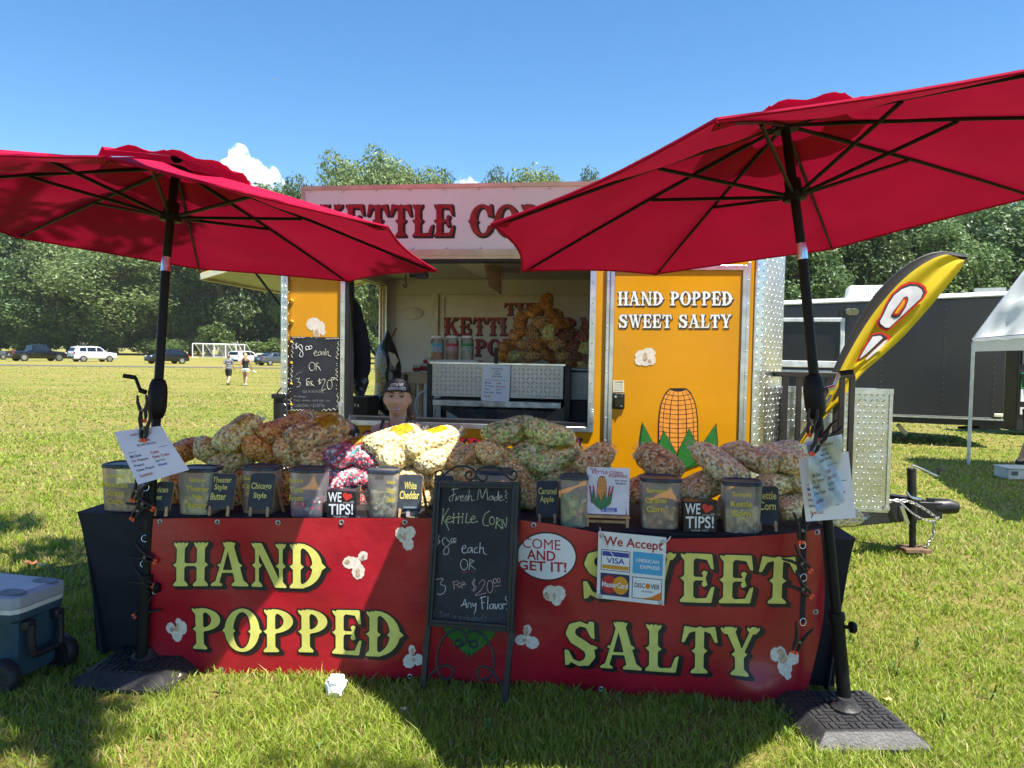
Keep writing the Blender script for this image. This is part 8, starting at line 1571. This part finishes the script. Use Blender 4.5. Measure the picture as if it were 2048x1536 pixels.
for sd in (-1, 1): mb.ball(hc + rt * sd * .031 * S + f_ * .079 * S + up * .010 * S, (.0145, .010, .0065), 14, 8, ax=np.stack([rt, f_, up])); mb.build('eye', M('eye_white', (.50, .46, .43), .3), wo); mb = MB()
for sd in (-1, 1): mb = MB(); mb.ball(hc + rt * sd * .031 * S + f_ * .0866 * S + up * .0095 * S, (.0066, .0038, .0056), 12, 8, ax=np.stack([rt, f_, up])); mb.build('iris', M('iris_dark', (.05, .04, .03), .2), wo)
for sd in (-1, 1): mb = MB(); mb.tube(smoothpath([hc + rt * sd * (.014 + .012 * k) * S + f_ * (.094 - .004 * k * k) * S + up * (.028 + .005 * math.sin(k * 1.2)) * S for k in range(4)]), .0035, 6); mb.build('eyebrow', M('brow', (.10, .055, .03), .8), wo)
lipp = lambda dz, w, dy=0: [hc + rt * (w * math.sin(t)) * S + f_ * (.0975 - .022 * (1 - math.cos(t)) + dy) * S + up * (-.064 + dz + .010 * (1 - math.cos(t))) * S for t in np.linspace(-1.25, 1.25, 11)]
mb = MB(); mb.tube(lipp(.0045, .023), [.001, .0018, .0022, .0024, .0025, .0022, .0025, .0024, .0022, .0018, .001], 7); mb.tube(lipp(-.0075, .020), [.001, .002, .0028, .003, .0032, .0032, .0032, .003, .0028, .002, .001], 7); mb.build('lips', M('lips', (.46, .20, .17), .45), wo)
for sd in (-1, 1): mb = MB(); mb.tube([hc + rt * (sd * .031 + x) * S + f_ * (.0885 - 8 * x * x) * S + up * (.0165 - 14 * x * x) * S for x in (-.015, -.008, 0, .008, .015)], .0024, 6); mb.build('eyelid', M('lash_dark', (.09, .05, .035), .6), wo)
mb = MB(); mb.tube(lipp(-.0015, .020, -.0012), [.001] + [.0034] * 9 + [.001], 6); mb.build('teeth', M('teeth', (.70, .68, .62), .3), wo)
hm = M('dark_blond_hair', (.13, .075, .040), .5, var=.4, vs=60, spec=.5); mb = MB()
mb.ball(hc - f_ * .022 * S + up * .012 * S, (.084, .088, .112), 24, 16, ax=np.stack([rt, f_, up]), fn=lambda q: q * (1 if q[1] < .25 else .86)); 
for sd in (-1, 1): mb.tube([hc + rt * sd * .076 * S + f_ * .015 + up * .04, hc + rt * sd * .080 * S - f_ * .01 - up * .0, hc + rt * sd * .074 * S - f_ * .04 - up * .03], [.008, .010, .006], 8)
mb.tube(smoothpath([hc - f_ * .09 + up * .0, hc - rt * .05 - f_ * .09 - up * .05, hc - rt * .085 - f_ * .05 - up * .10, hc - rt * .085 - f_ * .03 - up * .17]), [.03] * 10 + [.024] * 5 + [.012] * 4, 10); mb.build('hair', hm, wo)
capm = M('cap_black', (.012, .012, .014), .8, var=.3, bump=.3, bs=60); mb = MB(); AX = np.stack([rt, f_, up])
mb.ball(hc + up * .048 * S - f_ * .006, (.084, .102, .076), 28, 16, ax=AX, fn=lambda q: np.array([q[0], q[1], max(q[2], -.10)])); cap = mb.build('cap', capm, wo)
mb = MB(); V = []; nB = 18
for i, a in enumerate(np.linspace(-1.25, 1.25, nB)):
    for rr, dz in ((.094, .046), (.132, .050 - .016 * (a / 1.25) ** 2), (.134, .045 - .016 * (a / 1.25) ** 2), (.092, .040)): V.append(hc + rt * math.sin(a) * (.093 + (rr - .1) * .5) * S + f_ * (math.cos(a) * rr * .95 + .01) * S + up * (dz + .0 - .010 * (a / 1.25) ** 2) * S)
mb.add(V, [(i * 4 + j, i * 4 + (j + 1) % 4, (i + 1) * 4 + (j + 1) % 4, (i + 1) * 4 + j) for i in range(nB - 1) for j in range(4)]); mb.build('brim', capm, cap)
prep_text([(s, True) for s in ('THE KETTLE', 'CORN POPPERS')])
def capq(u, v, lift=0): a = (np.asarray(u) - .5) * 1.45; v = np.asarray(v); r_ = .1035 - .012 * v ** 2 + lift; return hc + (np.sin(a) * r_ * .88)[..., None] * rt + (np.cos(a) * r_)[..., None] * f_ + (.046 + .046 * v)[..., None] * up
mb = MB(); put_text(mb, capq, 'THE KETTLE', True, (.16, .60, .84, .98), .001); put_text(mb, capq, 'CORN POPPERS', True, (.06, .08, .94, .50), .001); mb.build('lettering', M('thread_white', (.75, .75, .75), .7), cap, smooth=False)
tkm = M('tank_top', (.055, .065, .11), .8, var=.2, vs=20); mb = MB()
for z, a, b in ((-.155, .152, .108), (-.24, .145, .104), (-.36, .137, .102), (-.48, .160, .12)): mb.ball(bx_ * (1, 1, 0) + np.array([0, .008, sh_z + z]), (a, b, .125), 20, 12)
tk = mb.build('tank_top', tkm, wo); fuse(tk, .012, 3)
for sd in (-1, 1): mb = MB(); mb.tube(smoothpath([bx_ * (1, 1, 0) + np.array([sd * .085, -.10, sh_z - .13]), bx_ * (1, 1, 0) + np.array([sd * .098, -.075, sh_z + .01]), bx_ * (1, 1, 0) + np.array([sd * .10, .0, sh_z + .062]), bx_ * (1, 1, 0) + np.array([sd * .095, .07, sh_z])]), .0155, 8, flat=.5); mb.build('strap', tkm, tk)
mb = MB(); mb.tube(smoothpath([bx_ * (1, 1, 0) + np.array([-.058, -.03, sh_z + .085]), bx_ * (1, 1, 0) + np.array([-.04, -.085, sh_z + .0]), bx_ * (1, 1, 0) + np.array([0, -.112, sh_z - .07]), bx_ * (1, 1, 0) + np.array([.04, -.085, sh_z + .0]), bx_ * (1, 1, 0) + np.array([.058, -.03, sh_z + .085])]), .0028, 6); mb.build('necklace', M('cord_dark', (.05, .03, .03), .6), wo)
st_ = thing('stool', 'plain stool under the seated seller', 'stool', bx_ * (1, 1, 0)); mb = MB(); sz_ = sh_z - .68; mb.lathe([(.16, sz_ - .03), (.17, sz_ - .02), (.17, sz_), (0, sz_ + .001)], bx_ * (1, 1, 0), 24); mb.build('seat', blk, st_)
for k in range(4): a = k * math.pi / 2 + .7; mb = MB(); mb.tube([bx_ * (1, 1, 0) + np.array([math.cos(a) * .12, math.sin(a) * .12, sz_ - .03]), bx_ * (1, 1, 0) + np.array([math.cos(a) * .17, math.sin(a) * .17, 0])], .012, 8); mb.build('leg', blkm, st_)
# rounded black and dark red backs left of the seller
def seatback(px, py, wpx, hpx, d, mat, lab, nm):
    c = at(px, py, d); s = d / FPX; t = thing('camp_chair', lab, 'chair', c * (1, 1, 0)); mb = MB(); mb.ball(c - (0, 0, hpx * s * .3), (wpx * s / 2, .06, hpx * s * .75), 24, 14, fn=lambda q: np.sign(q) * np.abs(q) ** .8); mb.build('backrest', mat, t)
    mb = MB(); mb.box(c * (1, 1, 0) + np.array([0, .2, .42]), (wpx * s * .9, .4, .05)); mb.build('seat', mat, t, bevel=.015)
    for x in (-.4, .4):
        for y in (.03, .38): mb = MB(); p = c * (1, 1, 0) + np.array([x * wpx * s * .8, y, 0]); mb.tube([p, p + (0, 0, .42)], .012, 8); mb.build('leg', blkm, t)
seatback(697, 875, 52, 66, 4.55, M('chair_black', (.012, .012, .013), .7), 'camp chair with a rounded black back beside the big caramel bag', 0); seatback(737, 880, 34, 44, 4.75, M('chair_red', (.13, .015, .025), .7), 'dark red chair back between the black one and the seller', 0)
# ---- people walking on the field and at the right edge
def walker(name_lab, pos, h, fwd, skn, hair, top, bottom, long_hair=False, shorts=.30, sleeves=True, stride=.13, arm=(.08, .08), vox=.0075, shirt_len=.0, straps=False):
    pos = np.asarray(pos, float) * (1, 1, 0); fwd = np.asarray(fwd, float); fwd = fwd / np.linalg.norm(fwd); rt = np.array([fwd[1], -fwd[0], 0]); z = np.array([0, 0, 1.]); t = thing('person', name_lab, 'person', pos)
    J = lambda x, y, zz: pos + (rt * x + fwd * y + z * zz) * h
    b = MB(); c = J(0, .01, .925); headform(b, c, h / 1.70, fwd, nu=28, nv=22); b.tube([J(0, 0, .88), J(0, -.005, .82)], [.03 * h, .034 * h], 12)
    b.tube([J(-.105, 0, .805), J(-.05, 0, .825), J(.05, 0, .825), J(.105, 0, .805)], [.03 * h, .038 * h, .038 * h, .03 * h], 12)
    for zz, a, d in ((.76, .095, .062), (.68, .088, .058), (.60, .078, .054), (.52, .092, .06)): b.ball(J(0, 0, zz), (a * h, d * h, .075 * h), 16, 10, ax=np.stack([rt, fwd, z]))
    legs = []; arms = []
    for sd, ph in ((-1, 1), (1, -1)):
        hp = J(sd * .052, 0, .50); kn = J(sd * .05, ph * stride * .35 + .02, .275); an = J(sd * .048, ph * stride - (.06 if ph < 0 else 0), .045 + (.03 if ph < 0 else 0)); legs.append((hp, kn, an))
        b.tube([hp, (hp + kn) / 2, kn], [.062 * h, .05 * h, .036 * h], 12); b.tube([kn, kn * .6 + an * .4 - fwd * .006 * h, an], [.036 * h, .034 * h, .021 * h], 12); b.tube([an - fwd * .02 * h, an + fwd * .05 * h - z * .026 * h, an + fwd * .10 * h - z * .03 * h], [.024 * h, .022 * h, .014 * h], 10)
        s0 = J(sd * .118, 0, .80); el = J(sd * .145, -ph * arm[0] * .4, .635); wr = J(sd * .15, -ph * arm[0] + .05, .485); arms.append((s0, el, wr))
        b.tube([s0, (s0 + el) / 2, el], [.030 * h, .027 * h, .023 * h], 10); b.tube([el, (el + wr) / 2, wr], [.023 * h, .021 * h, .015 * h], 10); hand(b, wr, -z * 1.0 + fwd * .15, fwd, rt * sd, h / 1.7)
    fuse(b.build('body', skn, t), vox, 1)
    m = MB()
    for zz, a, d in ((.775 if sleeves else .745, .106, .070), (.69, .098, .066), (.62, .094, .064), (.555 + shirt_len, .098, .068)): m.ball(J(0, 0, zz), (a * h, d * h, .07 * h), 16, 10, ax=np.stack([rt, fwd, z]))
    if sleeves:
        m.tube([J(-.112, 0, .80), J(-.05, 0, .822), J(.05, 0, .822), J(.112, 0, .80)], [.036 * h, .044 * h, .044 * h, .036 * h], 12)
        for s0, el, wr in arms: m.tube([s0, s0 * .35 + el * .65], [.038 * h, .036 * h], 12)
    fuse(m.build('shirt' if sleeves else 'top', top, t), vox * 1.2, 1)
    if straps:
        for sd in (-1, 1): m = MB(); m.tube([J(sd * .06, -.062, .78), J(sd * .062, -.02, .845), J(sd * .06, .05, .79)], .008 * h, 6); m.build('strap', top, t)
    m = MB(); m.ball(J(0, 0, .515), (.098 * h, .068 * h, .06 * h), 16, 10, ax=np.stack([rt, fwd, z]))
    for hp, kn, an in legs: e = hp + (kn - hp) * min(1.25, (.5 - shorts) / .225); m.tube([hp + z * .01 * h, hp * .5 + e * .5, e], [.07 * h, .062 * h, .056 * h], 12)
    fuse(m.build('shorts', bottom, t), vox * 1.2, 1)
    m = MB(); m.ball(c - fwd * .012 * h + z * .012 * h, (.054 * h, .060 * h, .068 * h), 20, 14, ax=np.stack([rt, fwd, z]), fn=lambda q: q * (1 if q[1] < .35 else .8))
    if long_hair: m.tube([c - fwd * .04 * h, c - fwd * .055 * h - z * .07 * h, c - fwd * .05 * h - z * .15 * h], [.045 * h, .042 * h, .02 * h], 10)
    m.build('hair', hair, t)
    m = MB()
    for hp, kn, an in legs: 
        m = MB(); m.tube([an - fwd * .03 * h - z * .022 * h, an + fwd * .04 * h - z * .026 * h, an + fwd * .11 * h - z * .03 * h], [.026 * h, .026 * h, .018 * h], 10); m.build('shoe', blk if sleeves else M('shoe_white', (.6, .6, .58), .6), t)
    return t, J
p1, p2 = at_z(457, 770, 0), at_z(491, 771.5, 0); hh1 = (770 - 709) / FPX * p1[1]; hh2 = (771 - 706) / FPX * p2[1]
walker('boy in a grey shirt and black shorts walking away across the field', p1, hh1, (.05, 1, 0), skin, M('brown_hair', (.20, .11, .05), .6), M('shirt_grey', (.21, .21, .22), .85), M('shorts_black', (.014, .014, .016), .8), shorts=.31, stride=.12)
w2, J2 = walker('girl with blond hair, black top and white shorts walking away', p2, hh2, (.08, 1, 0), skin2, M('blond_hair', (.50, .33, .14), .5), M('top_black', (.014, .013, .015), .8), M('shorts_white', (.76, .75, .76), .8), long_hair=True, shorts=.43, sleeves=False, stride=.05, straps=True)
mb = MB(); c = J2(.21, .06, .46); mb.tube([c, c + np.array([.10, 0, -.05]) * hh2], .022 * hh2, 8); o = mb.build('water_bottle', M('bottle_blue', (.30, .50, .60), .3), base=c); tag(o, 'light blue bottle in the right hand of the walking girl', 'bottle')
pr = at_z(478, 716, 0); pr = at(480, hor(480), 108) * (1, 1, 0); walker('person in a red shirt standing among the soccer goals', pr, 1.7, (-.3, -1, 0), skin, M('cap_white', (.7, .7, .68), .7), M('shirt_red', (.5, .05, .04), .8), M('shorts_black'), shorts=.3, stride=.04, vox=.02)
p4 = at(2079, hor(2079), 10.6) * (1, 1, 0); walker('person mostly beyond the right edge, only a bare arm in view', p4, 1.72, (.2, -1, 0), skin, M('brown_hair'), M('shirt_dark', (.05, .05, .06), .8), M('shorts_black'), shorts=.3, stride=.03)
# ================================================================== COOLER
n_ = at_z(27, 1392, 0); f_e = at_z(134, 1338, 0); cx_ = (f_e - n_) * (1, 1, 0); wC = np.linalg.norm(cx_) * 1.0; yC = cx_ / np.linalg.norm(cx_); xC = np.array([yC[1], -yC[0], 0]); ctr = (n_ + f_e) / 2 * (1, 1, 0)
if np.dot(xC, (1, 0, 0)) < 0: xC = -xC
LC = .62; HC = at(26, 1208, n_[1])[2]; z_ = np.array([0, 0, 1.]); cool = thing('cooler', 'large blue wheeled cooler with a grey lid at the lower left corner', 'cooler', ctr - xC * LC / 2)
cb = M('cooler_blue', (.035, .075, .105), .45, var=.08, vs=4, bump=.15, bs=160); cg = M('cooler_grey', (.36, .37, .40), .5, var=.05); ccr = M('cooler_cream', (.62, .60, .55), .5)
mb = MB(); c0 = ctr - xC * LC / 2
rbox(mb, c0, xC, yC, [(LC / 2 * .90, wC / 2 * .88, .055), (LC / 2 * .92, wC / 2 * .90, .07), (LC / 2 * .985, wC / 2 * .98, HC - .10), (LC / 2 * 1.02, wC / 2 * 1.03, HC - .085), (LC / 2 * 1.02, wC / 2 * 1.04, HC - .055)], n=48, p=9); mb.build('tub', cb, cool, sharp=30)
mb = MB(); rbox(mb, c0, xC, yC, [(LC / 2 * 1.03, wC / 2 * 1.05, HC - .054), (LC / 2 * 1.035, wC / 2 * 1.06, HC - .032)], n=48, p=9); mb.build('lid_seal', ccr, cool, sharp=30)
mb = MB(); rbox(mb, c0, xC, yC, [(LC / 2 * 1.035, wC / 2 * 1.06, HC - .030), (LC / 2 * 1.05, wC / 2 * 1.08, HC - .012), (LC / 2 * 1.04, wC / 2 * 1.06, HC + .018), (LC / 2 * .97, wC / 2 * .95, HC + .026)], n=48, p=9); lid = mb.build('lid', cg, cool, sharp=30)
mb = MB(); rbox(mb, c0 + z_ * (HC + .0262), xC, yC, [(LC / 2 * .92, wC / 2 * .80, 0), (LC / 2 * .915, wC / 2 * .79, .004)], n=40, p=9); mb.build('lid_panel', M('lid_light', (.46, .47, .50), .45), lid)
for yy in (-.30, .30):
    mb = MB(); c = c0 + xC * (LC / 2 * .80) + yC * wC * yy + z_ * (HC + .0305); mb.lathe([(.0, .0004), (.034, .0008), (.038, .002), (.042, 0)], c, 24, (xC * 1.5, yC, z_)); mb.build('cup_recess', M('recess_grey', (.20, .21, .23), .6), lid)
hx_ = c0 + xC * (LC / 2 * 1.0); mb = MB(); hz_ = HC - .115
for s in (-1, 1): mb = MB(); mb.box(hx_ + yC * s * wC * .27 + z_ * hz_ + xC * .012, (.045, .05, .045), (xC, yC, z_)); mb.build('handle_mount', blk, cool, bevel=.008)
mb = MB(); mb.tube(smoothpath([hx_ + yC * s * wC * a + z_ * (hz_ - dz) + xC * b for s, a, dz, b in ((-1, .27, .0, .03), (-1, .27, .07, .032), (-1, .25, .125, .034), (-1, .19, .14, .034), (1, .19, .14, .034), (1, .25, .125, .034), (1, .27, .07, .032), (1, .27, .0, .03))], 4), .0155, 10); mb.build('handle', M('handle_black', (.012, .012, .014), .55, bump=.4, bs=120), cool)
for s in (-1, 1):
    c = c0 + xC * (LC / 2 * .86) + yC * s * (wC / 2 + .012) + z_ * .08; mb = MB(); mb.lathe([(.03, -.03), (.074, -.03), (.080, -.022), (.080, .022), (.074, .03), (.05, .03), (.045, .02), (0, .018)], c, 28, (xC, z_, yC * s)); mb.build('wheel', M('wheel_black', (.014, .014, .016), .6, bump=.4, bs=70), cool)
# ================================================================== HANGING STRAPS, CLAMPS, PRICE SHEETS
orm = M('orange_tip', (.80, .10, .03), .5); strm = M('nylon_strap', (.010, .010, .012), .8, var=.3)
def clamp(px, py, d, ang, lab, s=1.0, open_=.5):
    """spring clamp: two handles, two jaws, orange tips; ang = picture direction of the jaws"""
    c = at(px, py, d); t = thing('spring_clamp', lab, 'clamp', c, 'black spring clamps on the umbrella straps'); ux = np.array([math.cos(ang), 0, -math.sin(ang)]); uy = np.array([math.sin(ang), 0, math.cos(ang)]); n = np.array([0, -1., 0])
    P = lambda x, y: c + (ux * x + uy * y) * s
    for sg in (-1, 1):
        mb = MB(); mb.tube([P(-.075, sg * (.030 + .02 * open_)), P(-.04, sg * .022), P(0, sg * .010), P(.022, -sg * .004 * 0 + sg * .012), P(.042, sg * .008)], [.006 * s, .009 * s, .011 * s, .010 * s, .006 * s], 8, flat=.75); mb.build('handle', blk, t)
        mb = MB(); mb.box(P(.047, sg * .007), (.016 * s, .012 * s, .010 * s), (ux, n, uy)); mb.build('jaw_tip', orm, t, bevel=.001)
    mb = MB(); mb.tube([P(-.004, 0) - n * .012, P(-.004, 0) + n * .012], .007 * s, 12); mb.build('pivot', M('dark_rivet'), t); return t
def strap(pts, d, lab, rings, w=.013):
    c = [at(x, y, d) for x, y in pts]; t = thing('strap', lab, 'strap', c[-1]); mb = MB(); mb.tube(smoothpath(c), w, 6, flat=.22, up=(0, 1, 0)); mb.build('webbing', strm, t)
    for x, y in rings: mb = MB(); ring(mb, at(x, y, d - .016), np.array([.3, -1, .1]), .0155, .0018); mb.build('ring', M('ring_steel', (.6, .6, .6), .25, 1), t)
dl = at_z(288, 1335, 0)[1]; DL = 3.50
strap([(292, 955), (291, 1040), (290, 1120), (289, 1180), (287, 1235)], DL, 'black strap with rings hanging down the left umbrella pole', [(291, 975), (290, 1077), (288, 1128), (286, 1183)], .012)
for px, py, a, lab in [(274, 983, 2.0, 'clamp under the lower corner of the left price sheet'), (288, 1008, .5, 'clamp on the left strap beside the first container'), (276, 1022, 2.2, 'clamp pointing down left on the left strap at table height'), (292, 1114, .45, 'clamp on the left strap level with the letter H of HAND'), (290, 1163, .45, 'clamp on the left strap just above the letter P of POPPED'), (286, 1222, 2.6, 'lowest clamp on the left strap')]: clamp(px, py, DL - .03, a, lab, 1.0)
DR = 3.12
strap([(1648, 905), (1632, 960), (1612, 1010), (1608, 1060), (1607, 1120), (1607, 1180), (1604, 1245)], DR, 'black strap with rings hanging over the right end of the banner', [(1605, 1090), (1607, 1155), (1606, 1244)], .012)
for px, py, a, lab in [(1604, 1062, 1.6, 'clamp on the right strap at the top edge of the banner'), (1604, 1127, .7, 'clamp on the right strap level with the letter T of SWEET'), (1606, 1178, .7, 'clamp on the right strap under the letter T of SWEET'), (1597, 1284, 1.9, 'lowest clamp on the right strap, above the popcorn picture')]: clamp(px, py, DR - .03, a, lab)
# price sheets
mb_q = Quad(at(232, 863, 3.42), at(326, 851, 3.45), at(377, 940, 3.42), at(277, 969, 3.37)); bnd = lambda q: (np.array([0, -1., 0]) * (.012 * np.sin((q[..., 0] + 1.9) * 9) + .01 * np.sin((q[..., 2] - 1) * 12))[..., None]); mb_q.bend = bnd
t = thing('price_sheet', 'laminated drink price sheet hanging tilted on the left umbrella pole', 'price sheet', mb_q([.5], [0])[0]); sheet_mesh(mb_q, nu=14, nv=14).build('sheet', M('paper_laminated', (.72, .66, .74), .22, var=.03, coat=.5), t); drink_print(mb_q, t, .0018)
clamp(288, 858, 3.40, 1.65, 'large clamp holding the tilted price sheet on the left pole', 1.1, -.5); clamp(286, 822, 3.44, 1.5, 'clamp hooked above the one holding the left price sheet', 1.0, -.5)
q2 = Quad(at(1597, 918, 3.10), at(1697, 903, 3.12), at(1712, 1036, 3.10), at(1612, 1043, 3.08)); t = thing('price_sheet', 'white price sheet hanging rearmost on the right umbrella pole', 'price sheet', q2([.5], [0])[0]); sheet_mesh(q2).build('sheet', paperm, t); drink_print(q2, t, .0015)
q3 = Quad(at(1608, 884, 3.04), at(1680, 867, 3.05), at(1688, 1003, 3.02), at(1632, 1027, 3.0)); q3.bend = lambda q: (np.array([0, -1., 0]) * (.010 * np.sin((q[..., 0] + q[..., 2]) * 30) + .012 * np.sin((q[..., 2] - .3 * q[..., 0]) * 17))[..., None])
t = thing('price_sheet', 'price sheet in a wrinkled clear sleeve foremost on the right umbrella pole', 'price sheet', q3([.5], [0])[0]); sheet_mesh(q3, nu=18, nv=22).build('sheet', M('paper_sleeved', (.76, .80, .80), .35, var=.03, vs=12), t); drink_print(q3, t, .0018)
q3b = Quad(*[p + np.array([0, -.012, 0]) for p in q3.c]); q3b.bend = lambda q: (np.array([0, -1., 0]) * (.010 * np.sin((q[..., 0] + q[..., 2]) * 30) + .012 * np.sin((q[..., 2] - .3 * q[..., 0]) * 17) + .004 * np.sin(q[..., 0] * 90 + q[..., 2] * 60))[..., None]); sheet_mesh(q3b, nu=26, nv=30).build('clear_sleeve', M_film('sleeve_film', (.98, .99, .99), .04, (.85, .9, .9), .12, .5, 14, .8), t, sharp=0)
clamp(1634, 888, 3.0, 2.0, 'clamp holding the sleeved price sheet on the right pole', .95, -.6); clamp(1622, 850, 3.06, 1.7, 'clamp hooked to the crank housing of the right umbrella', .9, -.6); clamp(1655, 868, 3.04, 2.4, 'clamp leaning right under the crank of the right umbrella', .9, -.6)
# hanging sign string helper removed; crumpled napkin on the grass
nc = at_z(672, 1390, 0); mb = MB(); r2 = random.Random(4); ph = [r2.uniform(0, 6) for _ in range(6)]
mb.ball(nc + (0, 0, .042), (.042, .035, .046), 22, 14, fn=lambda d: (np.sign(d) * np.abs(d) ** .7) * (1 + .13 * math.sin(d[0] * 7 + ph[0]) * math.sin(d[2] * 6 + ph[1]) + .08 * math.sin(d[1] * 12 + d[2] * 9 + ph[2])))
tag(mb.build('crumpled_napkin', M('napkin_white', (.78, .78, .78), .85, bump=.6, bs=40), sharp=25), 'crumpled white napkin on the shaded grass in front of the banner', 'napkin')

# ---- the air itself: a thin even haze that softens the far wood
hb = MB(); hb.box((0, 690, 62), (2000, 1700, 126)); hz_o = hb.build('haze', bpy.data.materials.new('air'), base=(0, 690, -1)); tag(hz_o, 'thin even summer haze over the whole field', 'haze', kind='stuff')
am = hz_o.data.materials[0]; am.use_nodes = True; nt = am.node_tree; nt.nodes.remove(nt.nodes['Principled BSDF'])
v = nd(nt, 'ShaderNodeVolumePrincipled'); v.inputs['Color'].default_value = (.86, .92, 1, 1); v.inputs['Density'].default_value = .00016; v.inputs['Anisotropy'].default_value = .2
nt.links.new(v.outputs[0], nt.nodes['Material Output'].inputs['Volume'])
